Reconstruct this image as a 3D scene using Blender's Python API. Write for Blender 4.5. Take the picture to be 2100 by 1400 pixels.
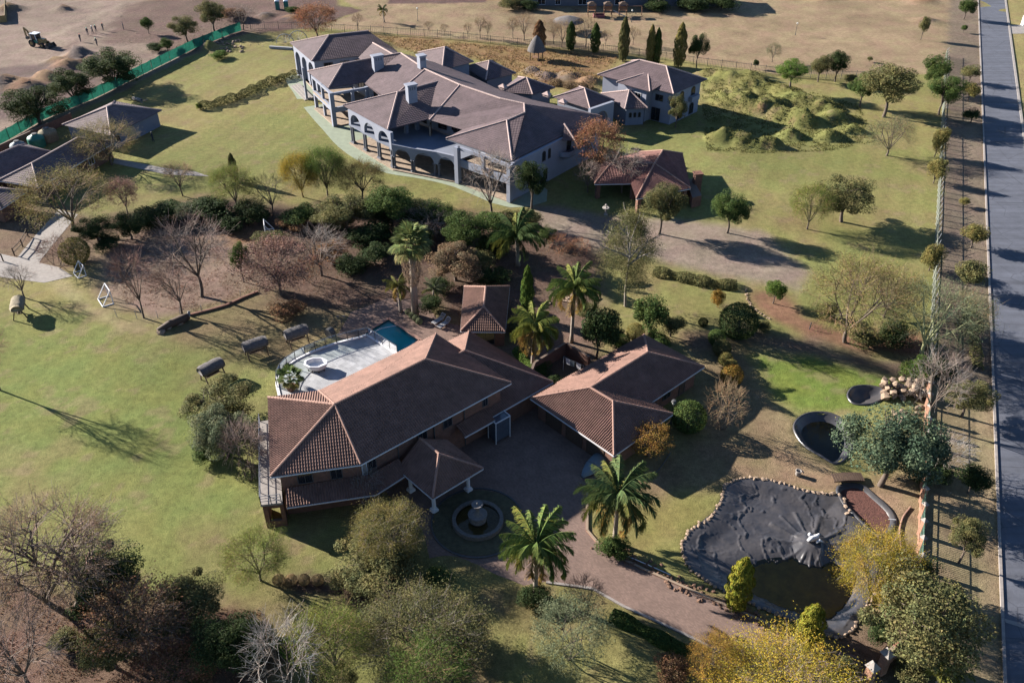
import bpy, bmesh, math, random
import numpy as np
from mathutils import Vector, Matrix
random.seed(7); RNG = np.random.default_rng(7)
for o in list(bpy.data.objects): bpy.data.objects.remove(o)
SC = bpy.context.scene; COL = SC.collection
# ------------------------------------------------------------------ camera, sky, sun, exposure
FPX, PITCH, CAMH = 1800.0, math.radians(35.5), 60.0       # focal length in pixels of a 2100 px wide frame
cam = bpy.data.cameras.new('camera'); camo = bpy.data.objects.new('camera', cam); COL.objects.link(camo)
cam.sensor_width = 36; cam.lens = FPX / 2100 * 36; cam.clip_end = 4000; cam.clip_start = 0.5
camo.location = (0, 0, CAMH); camo.rotation_euler = (math.pi / 2 - PITCH, 0, 0); SC.camera = camo
SUN_EL, SUN_AZ = math.radians(22.0), math.radians(154)     # azimuth counter-clockwise from +X
sd = Vector((math.cos(SUN_AZ) * math.cos(SUN_EL), math.sin(SUN_AZ) * math.cos(SUN_EL), math.sin(SUN_EL)))
W = bpy.data.worlds.new('World'); SC.world = W; W.use_nodes = True
nt = W.node_tree; sky = nt.nodes.new('ShaderNodeTexSky'); sky.sky_type = 'NISHITA'; sky.sun_disc = False
sky.sun_elevation = SUN_EL; sky.sun_rotation = math.pi / 2 - SUN_AZ; sky.altitude = 1400; sky.air_density = 1.0; sky.dust_density = 0.0; sky.ozone_density = 3.0
bg = nt.nodes['Background']; nt.links.new(sky.outputs[0], bg.inputs[0]); bg.inputs[1].default_value = 0.05
sun = bpy.data.lights.new('sun', 'SUN'); suno = bpy.data.objects.new('sun', sun); COL.objects.link(suno)
sun.energy = 5.0; sun.angle = math.radians(0.53); sun.color = (1.0, 0.925, 0.825)
suno.rotation_euler = sd.to_track_quat('Z', 'Y').to_euler()
vs = SC.view_settings; vs.view_transform = 'Standard'; vs.look = 'None'; vs.gamma = 1; vs.use_curve_mapping = False; vs.exposure = 2.08
SC.render.engine = 'CYCLES'
SC.cycles.max_bounces = 5; SC.cycles.diffuse_bounces = 2; SC.cycles.transparent_max_bounces = 12
# ------------------------------------------------------------------ helpers
ST, CT = math.sin(PITCH), math.cos(PITCH)
def P(x, y, z=0.0):
    'point of the place at height z that a survey pixel (2100 x 1400 frame) shows'
    u = (x - 1050) / FPX; v = (y - 700) / FPX
    dx, dy, dz = u, CT - v * ST, -ST - v * CT
    t = (z - CAMH) / dz
    return Vector((dx * t, dy * t, z))
def PX(p):
    x, y, z = p[0], p[1], p[2] - CAMH
    d = y * CT - z * ST
    return 1050 + FPX * x / d, 700 + FPX * (-(y * ST + z * CT)) / d
def ppm(p): return FPX / math.sqrt(p[0] ** 2 + p[1] ** 2 + (CAMH - p[2]) ** 2)
def rise(base, ty):
    'height above the base point of a thing whose top shows at pixel row ty'
    v = (ty - 700) / FPX
    return CAMH + (-ST - v * CT) / (CT - v * ST) * base.y - base.z
def R(a, b): return random.uniform(a, b)
def lk(o): COL.objects.link(o); return o
def off(parent):
    v = Vector((0, 0, 0))
    while parent is not None: v += parent.location; parent = parent.parent
    return v
def tag(o, label, cat, group=None):
    o['label'] = label; o['category'] = cat
    if group: o['group'] = group
    return o
def thing(name, label, cat, loc=(0, 0, 0), group=None):
    o = lk(bpy.data.objects.new(name, None)); o.location = loc; o.empty_display_size = .3
    return tag(o, label, cat, group)
def struct(o): o['kind'] = 'structure'; return o
def np_mesh(name, V, F, mats, smooth=False, mi=None):
    'V (n,3), F list of index arrays with equal row length each'
    me = bpy.data.meshes.new(name); V = np.asarray(V, np.float32)
    if not isinstance(F, (list, tuple)): F = [F]
    F = [np.asarray(f, np.int32) for f in F if len(f)]
    me.vertices.add(len(V)); me.vertices.foreach_set('co', V.ravel())
    tot = np.concatenate([np.full(len(f), f.shape[1], np.int32) for f in F]); lv = np.concatenate([f.ravel() for f in F])
    me.loops.add(len(lv)); me.loops.foreach_set('vertex_index', lv)
    me.polygons.add(len(tot)); me.polygons.foreach_set('loop_start', np.concatenate([[0], np.cumsum(tot)[:-1]]).astype(np.int32))
    if smooth: me.polygons.foreach_set('use_smooth', np.ones(len(tot), bool))
    for m in (mats if isinstance(mats, (list, tuple)) else [mats]): me.materials.append(m)
    if mi is not None: me.polygons.foreach_set('material_index', np.asarray(mi, np.int32))
    me.update(calc_edges=True); return me
class MB:
    def __init__(s): s.v = []; s.f = []; s.m = []
    def add(s, vs, fs, m=0):
        n = len(s.v); s.v += [tuple(v) for v in vs]; s.f += [tuple(i + n for i in f) for f in fs]; s.m += [m] * len(fs); return s
    def box(s, c, d, rz=0, m=0, top=1.0):
        ca, sa = math.cos(rz), math.sin(rz); vs = []
        for z in (-1, 1):
            k = top if z > 0 else 1
            for x, y in ((-1, -1), (1, -1), (1, 1), (-1, 1)):
                a, b = x * d[0] / 2 * k, y * d[1] / 2 * k
                vs.append((c[0] + a * ca - b * sa, c[1] + a * sa + b * ca, c[2] + z * d[2] / 2))
        return s.add(vs, [(0, 3, 2, 1), (4, 5, 6, 7), (0, 1, 5, 4), (1, 2, 6, 5), (2, 3, 7, 6), (3, 0, 4, 7)], m)
    def beam(s, a, b, w, h, m=0, up=(0, 0, 1)):
        a, b = Vector(a), Vector(b); d = (b - a).normalized(); u = Vector(up)
        if abs(d.dot(u)) > .98: u = Vector((1, 0, 0))
        x = d.cross(u).normalized(); y = x.cross(d); vs = []
        for p in (a, b):
            for i, j in ((-1, -1), (1, -1), (1, 1), (-1, 1)): vs.append(p + x * i * w / 2 + y * j * h / 2)
        return s.add(vs, [(3, 2, 1, 0), (4, 5, 6, 7), (0, 1, 5, 4), (1, 2, 6, 5), (2, 3, 7, 6), (3, 0, 4, 7)], m)
    def tube(s, pts, rad, n=6, m=0, cap=True):
        pts = [Vector(p) for p in pts]
        if not isinstance(rad, (list, tuple)): rad = [rad] * len(pts)
        vs = []
        for i, p in enumerate(pts):
            d = (pts[min(i + 1, len(pts) - 1)] - pts[max(i - 1, 0)]).normalized()
            u = Vector((0, 0, 1)) if abs(d.z) < .95 else Vector((1, 0, 0))
            x = d.cross(u).normalized(); y = x.cross(d)
            for k in range(n):
                a = 2 * math.pi * k / n; vs.append(p + (x * math.cos(a) + y * math.sin(a)) * rad[i])
        fs = [(i * n + k, i * n + (k + 1) % n, (i + 1) * n + (k + 1) % n, (i + 1) * n + k) for i in range(len(pts) - 1) for k in range(n)]
        if cap: fs += [tuple(range(n - 1, -1, -1)), tuple((len(pts) - 1) * n + k for k in range(n))]
        return s.add(vs, fs, m)
    def lathe(s, prof, n=16, c=(0, 0, 0), m=0):
        vs = [(c[0] + r * math.cos(2 * math.pi * k / n), c[1] + r * math.sin(2 * math.pi * k / n), c[2] + z) for r, z in prof for k in range(n)]
        fs = [(i * n + k, i * n + (k + 1) % n, (i + 1) * n + (k + 1) % n, (i + 1) * n + k) for i in range(len(prof) - 1) for k in range(n)]
        return s.add(vs, fs, m)
    def prism(s, poly, z0, z1, m=0):
        n = len(poly); poly = [(p[0], p[1]) for p in poly]
        if sum(poly[i][0] * poly[(i + 1) % n][1] - poly[(i + 1) % n][0] * poly[i][1] for i in range(n)) < 0: poly = poly[::-1]
        vs = [(x, y, z0) for x, y in poly] + [(x, y, z1) for x, y in poly]
        return s.add(vs, [tuple(range(n - 1, -1, -1)), tuple(range(n, 2 * n))] + [(i, (i + 1) % n, n + (i + 1) % n, n + i) for i in range(n)], m)
    def build(s, name, mat, parent=None, smooth=False, bevel=0):
        o = off(parent); me = bpy.data.meshes.new(name)
        me.from_pydata([(v[0] - o.x, v[1] - o.y, v[2] - o.z) for v in s.v], [], s.f)
        for m in (mat if isinstance(mat, (list, tuple)) else [mat]): me.materials.append(m)
        if any(s.m): me.polygons.foreach_set('material_index', s.m)
        if smooth: me.polygons.foreach_set('use_smooth', [True] * len(s.f))
        me.update(); ob = lk(bpy.data.objects.new(name, me)); ob.parent = parent
        if bevel:
            b = ob.modifiers.new('b', 'BEVEL'); b.width = bevel; b.segments = 2; b.limit_method = 'ANGLE'
        return ob
def part(name, me, parent, loc=(0, 0, 0), rot=(0, 0, 0), sc=(1, 1, 1)):
    o = lk(bpy.data.objects.new(name, me)); o.parent = parent; o.location = loc; o.rotation_euler = rot; o.scale = sc; return o
def copy_tree(o, parent=None):
    c = lk(o.copy()); c.parent = parent
    for ch in o.children: copy_tree(ch, c)
    return c
# ------------------------------------------------------------------ materials
def mat(name, col, rough=.8, var=.25, scale=6.0, bump=0.0, bscale=20.0, spec=.3, extra=None, metal=0, coord='Object', col2=None):
    m = bpy.data.materials.new(name); m.use_nodes = True; n = m.node_tree.nodes; l = m.node_tree.links
    b = n['Principled BSDF']; b.inputs['Roughness'].default_value = rough; b.inputs['Specular IOR Level'].default_value = spec; b.inputs['Metallic'].default_value = metal
    tc = n.new('ShaderNodeTexCoord')
    t = n.new('ShaderNodeTexNoise'); t.inputs['Scale'].default_value = scale; t.inputs['Detail'].default_value = 6; t.inputs['Roughness'].default_value = .65
    l.new(tc.outputs[coord], t.inputs['Vector'])
    mx = n.new('ShaderNodeMix'); mx.data_type = 'RGBA'
    c2 = col2 or tuple(c * (1 + var) for c in col); c1 = tuple(c * (1 - var) for c in col)
    mr = n.new('ShaderNodeMapRange'); mr.inputs[1].default_value = .3; mr.inputs[2].default_value = .7
    l.new(t.outputs['Fac'], mr.inputs[0]); l.new(mr.outputs[0], mx.inputs['Factor'])
    mx.inputs['A'].default_value = (*c1, 1); mx.inputs['B'].default_value = (*c2, 1)
    l.new(mx.outputs['Result'], b.inputs['Base Color'])
    if bump:
        t2 = n.new('ShaderNodeTexNoise'); t2.inputs['Scale'].default_value = bscale; t2.inputs['Detail'].default_value = 5
        l.new(tc.outputs[coord], t2.inputs['Vector'])
        bp = n.new('ShaderNodeBump'); bp.inputs['Strength'].default_value = bump; bp.inputs['Distance'].default_value = .1
        l.new(t2.outputs['Fac'], bp.inputs['Height']); l.new(bp.outputs[0], b.inputs['Normal'])
    if extra: extra(m, n, l, b, mx, tc)
    return m
def brickify(bw, bh, mortar, mcol=(.2, .17, .14), coordmode='box', off=.5):
    def fn(m, n, l, b, mx, tc):
        br = n.new('ShaderNodeTexBrick'); br.inputs['Scale'].default_value = 1; br.inputs['Brick Width'].default_value = bw; br.inputs['Row Height'].default_value = bh
        br.inputs['Mortar Size'].default_value = mortar; br.inputs['Mortar'].default_value = (*mcol, 1); br.offset = off
        if coordmode == 'box':      # wall: run along the horizontal, rows up
            g = n.new('ShaderNodeNewGeometry'); cr = n.new('ShaderNodeVectorMath'); cr.operation = 'CROSS_PRODUCT'; cr.inputs[0].default_value = (0, 0, 1)
            l.new(g.outputs['True Normal'], cr.inputs[1]); dt = n.new('ShaderNodeVectorMath'); dt.operation = 'DOT_PRODUCT'
            l.new(cr.outputs[0], dt.inputs[0]); l.new(g.outputs['Position'], dt.inputs[1])
            sx = n.new('ShaderNodeSeparateXYZ'); l.new(g.outputs['Position'], sx.inputs[0]); cb = n.new('ShaderNodeCombineXYZ')
            l.new(dt.outputs['Value'], cb.inputs[0]); l.new(sx.outputs[2], cb.inputs[1]); l.new(cb.outputs[0], br.inputs['Vector'])
        else:
            mp = n.new('ShaderNodeMapping'); mp.inputs['Rotation'].default_value = (0, 0, coordmode); g = n.new('ShaderNodeNewGeometry')
            l.new(g.outputs['Position'], mp.inputs[0]); l.new(mp.outputs[0], br.inputs['Vector'])
        l.new(mx.outputs['Result'], br.inputs['Color1']); h = n.new('ShaderNodeHueSaturation'); h.inputs['Value'].default_value = .72
        l.new(mx.outputs['Result'], h.inputs['Color']); l.new(h.outputs[0], br.inputs['Color2'])
        l.new(br.outputs['Color'], b.inputs['Base Color'])
        bp = n.new('ShaderNodeBump'); bp.inputs['Strength'].default_value = .5; bp.inputs['Distance'].default_value = .02; bp.invert = True
        l.new(br.outputs['Fac'], bp.inputs['Height']); l.new(bp.outputs[0], b.inputs['Normal'])
    return fn
def weather(m, n, l, b, mx, tc):
    'tile-to-tile tone changes and rain-washed stains'
    g = n.new('ShaderNodeNewGeometry'); v = n.new('ShaderNodeTexVoronoi'); v.inputs['Scale'].default_value = 3.4; l.new(g.outputs['Position'], v.inputs['Vector'])
    s = n.new('ShaderNodeSeparateColor'); l.new(v.outputs['Color'], s.inputs[0]); r = n.new('ShaderNodeMapRange'); r.inputs[3].default_value = .9; r.inputs[4].default_value = 1.09; l.new(s.outputs[0], r.inputs[0])
    t = n.new('ShaderNodeTexNoise'); t.inputs['Scale'].default_value = .55; t.inputs['Detail'].default_value = 9; t.inputs['Roughness'].default_value = .72; l.new(g.outputs['Position'], t.inputs['Vector'])
    r2 = n.new('ShaderNodeMapRange'); r2.inputs[1].default_value = .35; r2.inputs[2].default_value = .62; r2.inputs[3].default_value = .85; r2.inputs[4].default_value = 1.08; l.new(t.outputs['Fac'], r2.inputs[0])
    ml = n.new('ShaderNodeMath'); ml.operation = 'MULTIPLY'; l.new(r.outputs[0], ml.inputs[0]); l.new(r2.outputs[0], ml.inputs[1])
    h = n.new('ShaderNodeHueSaturation'); l.new(mx.outputs['Result'], h.inputs['Color']); l.new(ml.outputs[0], h.inputs['Value']); l.new(h.outputs[0], b.inputs['Base Color'])
def worn(m, n, l, b, mx, tc):
    'patched, streaked asphalt: streaks run with the traffic'
    g = n.new('ShaderNodeNewGeometry'); mp = n.new('ShaderNodeMapping'); mp.inputs['Rotation'].default_value = (0, 0, -1.19); mp.inputs['Scale'].default_value = (.05, 1.1, 1); l.new(g.outputs['Position'], mp.inputs[0])
    t = n.new('ShaderNodeTexNoise'); t.inputs['Scale'].default_value = 1; t.inputs['Detail'].default_value = 5; l.new(mp.outputs[0], t.inputs['Vector']); r = n.new('ShaderNodeMapRange'); r.inputs[1].default_value = .3; r.inputs[2].default_value = .7; r.inputs[3].default_value = .78; r.inputs[4].default_value = 1.2; l.new(t.outputs['Fac'], r.inputs[0])
    v = n.new('ShaderNodeTexVoronoi'); v.feature = 'DISTANCE_TO_EDGE'; v.inputs['Scale'].default_value = .22; l.new(g.outputs['Position'], v.inputs['Vector']); r2 = n.new('ShaderNodeMapRange'); r2.inputs[1].default_value = .0; r2.inputs[2].default_value = .012; r2.inputs[3].default_value = .55; r2.inputs[4].default_value = 1; l.new(v.outputs['Distance'], r2.inputs[0])
    ml = n.new('ShaderNodeMath'); ml.operation = 'MULTIPLY'; l.new(r.outputs[0], ml.inputs[0]); l.new(r2.outputs[0], ml.inputs[1]); h = n.new('ShaderNodeHueSaturation'); l.new(mx.outputs['Result'], h.inputs['Color']); l.new(ml.outputs[0], h.inputs['Value']); l.new(h.outputs[0], b.inputs['Base Color'])
def rand_island(lo, hi):
    def fn(m, n, l, b, mx, tc):
        g = n.new('ShaderNodeNewGeometry'); mr = n.new('ShaderNodeMapRange'); mr.inputs[3].default_value = lo; mr.inputs[4].default_value = hi
        l.new(g.outputs['Random Per Island'], mr.inputs[0]); h = n.new('ShaderNodeHueSaturation')
        l.new(mr.outputs[0], h.inputs['Value']); l.new(mx.outputs['Result'], h.inputs['Color']); l.new(h.outputs[0], b.inputs['Base Color'])
    return fn
def clear_mat(name, tint, gloss=.9, ior=1.33, rough=.03, bump=0, bs=3):
    m = bpy.data.materials.new(name); m.use_nodes = True; n = m.node_tree.nodes; l = m.node_tree.links; n.remove(n['Principled BSDF'])
    t = n.new('ShaderNodeBsdfTransparent'); t.inputs[0].default_value = (*tint, 1); g = n.new('ShaderNodeBsdfGlossy'); g.inputs['Roughness'].default_value = rough; g.inputs[0].default_value = (gloss, gloss, gloss, 1)
    f = n.new('ShaderNodeFresnel'); f.inputs[0].default_value = ior; mx = n.new('ShaderNodeMixShader')
    l.new(f.outputs[0], mx.inputs[0]); l.new(t.outputs[0], mx.inputs[1]); l.new(g.outputs[0], mx.inputs[2]); l.new(mx.outputs[0], n['Material Output'].inputs[0])
    if bump:
        tx = n.new('ShaderNodeTexNoise'); tx.inputs['Scale'].default_value = bs; tc = n.new('ShaderNodeTexCoord'); l.new(tc.outputs['Object'], tx.inputs['Vector'])
        bp = n.new('ShaderNodeBump'); bp.inputs['Strength'].default_value = bump; bp.inputs['Distance'].default_value = .05; l.new(tx.outputs['Fac'], bp.inputs['Height'])
        l.new(bp.outputs[0], g.inputs['Normal']); l.new(bp.outputs[0], f.inputs['Normal'])
    return m
def foliage_mat(name, trans=.25, dead=0.0):
    m = bpy.data.materials.new(name); m.use_nodes = True; n = m.node_tree.nodes; l = m.node_tree.links; b = n['Principled BSDF']
    b.inputs['Roughness'].default_value = .75; b.inputs['Specular IOR Level'].default_value = .08
    oi = n.new('ShaderNodeObjectInfo'); g = n.new('ShaderNodeNewGeometry')
    h = n.new('ShaderNodeHueSaturation'); mr = n.new('ShaderNodeMapRange'); mr.inputs[3].default_value = .55; mr.inputs[4].default_value = 1.5
    l.new(g.outputs['Random Per Island'], mr.inputs[0]); l.new(mr.outputs[0], h.inputs['Value']); l.new(oi.outputs['Color'], h.inputs['Color'])
    ml = n.new('ShaderNodeMath'); ml.operation = 'MULTIPLY'; ml.inputs[1].default_value = 7.31; fr = n.new('ShaderNodeMath'); fr.operation = 'FRACT'
    l.new(g.outputs['Random Per Island'], ml.inputs[0]); l.new(ml.outputs[0], fr.inputs[0])
    mh = n.new('ShaderNodeMapRange'); mh.inputs[3].default_value = .475; mh.inputs[4].default_value = .52; l.new(fr.outputs[0], mh.inputs[0]); l.new(mh.outputs[0], h.inputs['Hue'])
    tcn = n.new('ShaderNodeTexCoord'); cn = n.new('ShaderNodeTexNoise'); cn.inputs['Scale'].default_value = 6.5; cn.inputs['Detail'].default_value = 2; l.new(tcn.outputs['Object'], cn.inputs['Vector'])
    cr = n.new('ShaderNodeMapRange'); cr.inputs[1].default_value = .35; cr.inputs[2].default_value = .65; l.new(cn.outputs['Fac'], cr.inputs[0]); br = n.new('ShaderNodeMix'); br.data_type = 'RGBA'; br.inputs['A'].default_value = (1.22, 1.06, .95, 1); br.inputs['B'].default_value = (.78, .86, .86, 1); l.new(cr.outputs[0], br.inputs['Factor'])
    mm = n.new('ShaderNodeMix'); mm.data_type = 'RGBA'; mm.blend_type = 'MULTIPLY'; mm.inputs['Factor'].default_value = 1; l.new(oi.outputs['Color'], mm.inputs['A']); l.new(br.outputs['Result'], mm.inputs['B']); l.new(mm.outputs['Result'], h.inputs['Color'])
    tr = n.new('ShaderNodeBsdfTranslucent'); mx = n.new('ShaderNodeMixShader'); mx.inputs[0].default_value = trans
    l.new(h.outputs[0], b.inputs['Base Color']); l.new(h.outputs[0], tr.inputs[0]); l.new(b.outputs[0], mx.inputs[1]); l.new(tr.outputs[0], mx.inputs[2])
    l.new(mx.outputs[0], n['Material Output'].inputs[0]); return m
M = {}
M['asphalt'] = mat('asphalt', (.068, .073, .092), .85, .16, .6, .25, 40, .3, extra=worn)
M['paving'] = mat('brick_paving', (.150, .100, .082), .85, .22, .5, extra=brickify(.22, .11, .008, (.11, .078, .066), .7))
M['poolpave'] = mat('pool_paving', (.15, .095, .075), .85, .2, .8, extra=brickify(.24, .12, .008, (.09, .06, .05), .72))
M['kerb'] = mat('kerb_concrete', (.19, .17, .16), .9, .2, 3)
M['concrete'] = mat('concrete', (.19, .172, .16), .9, .2, 2)
M['terra'] = mat('terracotta_tile', (.140, .079, .062), .8, .2, .9, spec=.2, extra=weather)
M['terrar'] = mat('terracotta_ridge', (.21, .122, .095), .8, .2, 3)
M['brown'] = mat('brown_tile', (.082, .058, .062), .75, .2, .5, spec=.25, extra=weather)
M['brownr'] = mat('pale_ridge', (.27, .20, .185), .8, .2, 3)
M['redtile'] = mat('red_tile', (.145, .068, .058), .8, .2, 1.5, extra=weather)
M['cottile'] = mat('cottage_tile', (.105, .076, .077), .8, .18, 1.2, extra=weather)
M['brick'] = mat('brick_wall', (.155, .072, .050), .9, .3, 1.5, extra=brickify(.24, .085, .010, (.11, .08, .065)))
M['plaster'] = mat('grey_plaster', (.17, .182, .225), .85, .07, .7)
M['plaster2'] = mat('blue_grey_plaster', (.12, .135, .175), .85, .08, .7)
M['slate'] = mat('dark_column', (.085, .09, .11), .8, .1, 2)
M['white'] = mat('white_paint', (.48, .48, .50), .6, .06, 2)
M['deck'] = mat('deck_tile', (.285, .29, .305), .7, .10, .5, extra=brickify(.6, .6, .01, (.262, .266, .28), .73, 0))
M['tan'] = mat('terrace_floor', (.26, .20, .15), .8, .12, .8, extra=brickify(.5, .5, .012, (.2, .15, .11), .75, 0))
M['apron'] = mat('green_apron', (.17, .195, .145), .9, .15, 1)
M['glass'] = mat('window_glass', (.012, .014, .018), .08, .2, 2, spec=.6)
M['bayglass'] = mat('bay_glass', (.055, .065, .085), .12, .2, 1, spec=.6)
M['frame'] = mat('window_frame', (.06, .055, .055), .6, .1, 3)
M['wframe'] = mat('white_frame', (.42, .42, .44), .6, .05, 3)
M['clear'] = clear_mat('clear_glass', (.93, .97, .95), .9, 1.45)
M['water'] = clear_mat('pool_water', (.70, .96, .97), .9, 1.33, .03, .12, 3)
M['murk'] = clear_mat('pond_water', (.82, .72, .46), .9, 1.33, .03, .05, 2)
M['poolshell'] = mat('pool_shell', (.03, .42, .42), .7, .12, .6)
M['liner'] = mat('pond_liner', (.032, .034, .043), .34, .4, .5, .12, 3.0, .5, col2=(.055, .050, .050))
M['algae'] = mat('pond_silt', (.25, .19, .07), .9, .3, 1)
M['gravel'] = mat('red_gravel', (.075, .032, .025), .95, .4, 4, .6, 8)
M['stone'] = mat('edging_stone', (.20, .145, .105), .9, .35, 2.0, .4, 6, extra=None)
M['thatch'] = mat('thatch', (.085, .078, .078), .95, .35, 5, .9, 14)
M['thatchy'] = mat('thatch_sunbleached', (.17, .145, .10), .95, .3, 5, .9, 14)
M['wood'] = mat('dark_wood', (.055, .035, .025), .8, .3, 5)
M['woodm'] = mat('brown_wood', (.14, .075, .045), .8, .3, 5)
M['steel'] = mat('dark_steel', (.05, .05, .052), .6, .2, 5)
M['galv'] = mat('galvanised_steel', (.24, .24, .25), .5, .15, 5)
def see_through(m, n, l, b, mx, tc):
    tr = n.new('ShaderNodeBsdfTranslucent'); ms = n.new('ShaderNodeMixShader'); ms.inputs[0].default_value = .2; h = n.new('ShaderNodeHueSaturation'); h.inputs['Value'].default_value = 1.0; l.new(mx.outputs['Result'], h.inputs['Color']); l.new(h.outputs[0], tr.inputs[0]); l.new(b.outputs[0], ms.inputs[1]); l.new(tr.outputs[0], ms.inputs[2]); l.new(ms.outputs[0], n['Material Output'].inputs[0])
M['net'] = mat('green_shade_net', (.018, .115, .078), .85, .3, 2, extra=see_through)
M['tank'] = mat('green_tank', (.02, .12, .09), .5, .15, 2)
M['greenfence'] = mat('green_fence', (.07, .13, .10), .7, .2, 2)
M['greyfence'] = mat('concrete_fence', (.135, .145, .12), .9, .25, 2)
M['pier'] = mat('orange_brick', (.27, .13, .085), .9, .2, 3, extra=brickify(.24, .085, .012, (.2, .15, .11)))
M['bark'] = mat('bark', (.085, .065, .052), .9, .35, 8, .5, 20)
M['barkp'] = mat('pale_bark', (.20, .175, .15), .9, .3, 8)
M['barky'] = mat('fever_bark', (.23, .235, .12), .8, .25, 6)
M['palmbark'] = mat('palm_bark', (.20, .165, .135), .9, .3, 6, .5, 18)
M['twig'] = foliage_mat('twig', 0.0)
M['leaf'] = foliage_mat('leaf', .28)
M['yellow'] = mat('machine_yellow', (.19, .13, .055), .5, .2, 2)
M['rubber'] = mat('rubber', (.02, .02, .02), .8, .2, 5)
M['canvas'] = mat('blue_grey_cover', (.10, .13, .15), .7, .15, 2)
M['skin'] = mat('skin', (.12, .065, .04), .6, .05)
M['vestg'] = mat('green_vest', (.16, .50, .30), .7, .05)
M['vestr'] = mat('red_vest', (.50, .11, .08), .7, .05)
M['shirt'] = mat('dark_shirt', (.03, .035, .06), .8, .05)
M['shirtw'] = mat('white_shirt', (.45, .45, .47), .8, .05)
M['trouser'] = mat('dark_trousers', (.028, .03, .045), .85, .05)
M['soilm'] = mat('soil', (.12, .07, .048), .95, .3, 1.5, .6, 6)
M['lamp'] = mat('lamp_globe', (.55, .54, .5), .4, .02)
M['tubin'] = mat('tub_shell', (.40, .40, .43), .35, .05)
M['plastic'] = mat('white_plastic', (.5, .5, .52), .4, .05)
# ------------------------------------------------------------------ terrain
def PW(s, z=0): return [P(*map(float, t.split(',')), z) for t in s.split()]
def sdist(poly, X, Y):
    'signed distance to polygon, negative inside'
    n = len(poly); d = np.full(X.shape, 1e9); ins = np.zeros(X.shape, bool)
    for i in range(n):
        ax, ay = poly[i][0], poly[i][1]; bx, by = poly[(i + 1) % n][0], poly[(i + 1) % n][1]
        ex, ey = bx - ax, by - ay; L = ex * ex + ey * ey + 1e-9
        t = np.clip(((X - ax) * ex + (Y - ay) * ey) / L, 0, 1)
        d = np.minimum(d, np.hypot(X - ax - t * ex, Y - ay - t * ey))
        c = ((ay > Y) != (by > Y)) & (X < ex * (Y - ay) / (ey if abs(ey) > 1e-9 else 1e-9) + ax); ins ^= c
    return np.where(ins, -d, d)
def vnoise(X, Y, s, seed=0):
    'value noise, 4 octaves'
    out = 0; amp = 1; tot = 0
    for o in range(4):
        r = np.random.default_rng(seed + o * 17).random((64, 64)); x = X * s * 2 ** o + 1000.3; y = Y * s * 2 ** o + 1000.7
        xi = np.floor(x).astype(int); yi = np.floor(y).astype(int); fx = x - xi; fy = y - yi; fx = fx * fx * (3 - 2 * fx); fy = fy * fy * (3 - 2 * fy)
        a = r[xi % 64, yi % 64]; b = r[(xi + 1) % 64, yi % 64]; c = r[xi % 64, (yi + 1) % 64]; e = r[(xi + 1) % 64, (yi + 1) % 64]
        out = out + amp * ((a * (1 - fx) + b * fx) * (1 - fy) + (c * (1 - fx) + e * fx) * fy); tot += amp; amp *= .5
    return out / tot
def sstep(x): x = np.clip(x, 0, 1); return x * x * (3 - 2 * x)
POND = PW('1490,1000 1512,988 1545,983 1590,990 1640,1005 1690,1015 1722,1020 1740,1050 1765,1078 1797,1097 1815,1140 1800,1190 1775,1240 1745,1290 1705,1302 1640,1275 1560,1243 1500,1216 1450,1190 1412,1155 1403,1122 1415,1092 1440,1075 1466,1055 1481,1030')
BOWL = PW('1630,880 1640,858 1668,847 1705,850 1735,868 1750,900 1740,930 1715,950 1685,935 1650,912')
BOWL2 = PW('1740,812 1748,797 1768,792 1795,794 1812,802 1806,818 1780,828 1752,827')
POOL = PW('745,684 797,653 863,698 811,731')
STREAM = PW('1722,1000 1762,995 1795,1020 1822,1045 1832,1068 1822,1090 1802,1096 1775,1075 1750,1050 1728,1025')
ISLE = P(1665, 1112)
MOUNDS = [(1470, 160, 1.2, 5), (1530, 172, 1.6, 4), (1590, 190, 1.5, 4), (1500, 205, 1.5, 4), (1560, 222, 1.8, 3.6), (1640, 212, 1.5, 3.6), (1690, 222, 1.4, 3.2), (1610, 240, 1.3, 3), (1660, 252, 1.5, 3.2), (1725, 245, 1.3, 3.0), (1480, 285, 1.7, 2.6), (1530, 296, 1.4, 2.4), (1580, 300, 1.0, 2.2), (1700, 283, 1.1, 2.6), (1750, 268, .9, 2.6), (1620, 280, .9, 2.4), (1475, 250, 1.0, 2.4),
          (165, 117, 2.6, 3.0), (140, 138, 2.2, 3.4), (120, 128, 1.5, 2.5), (100, 165, 2.2, 3.5), (60, 185, 2.6, 4.2), (15, 180, 2.4, 4.5), (190, 128, 1.6, 2.5), (130, 20, 1.2, 2.2), (430, 100, 1.7, 2.2), (600, 40, .9, 4), (545, 35, 1.2, 2.6), (500, 40, 1, 2.4), (20, 20, 1.6, 3),
          (1120, 160, 1.5, 3.2), (1165, 162, 1.7, 3.4), (1205, 170, 1.4, 3), (1090, 150, 1.2, 2.5), (1900, 45, 1.0, 3.2), (1690, 0, .9, 4), (1890, 5, 1.2, 4)]
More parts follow.
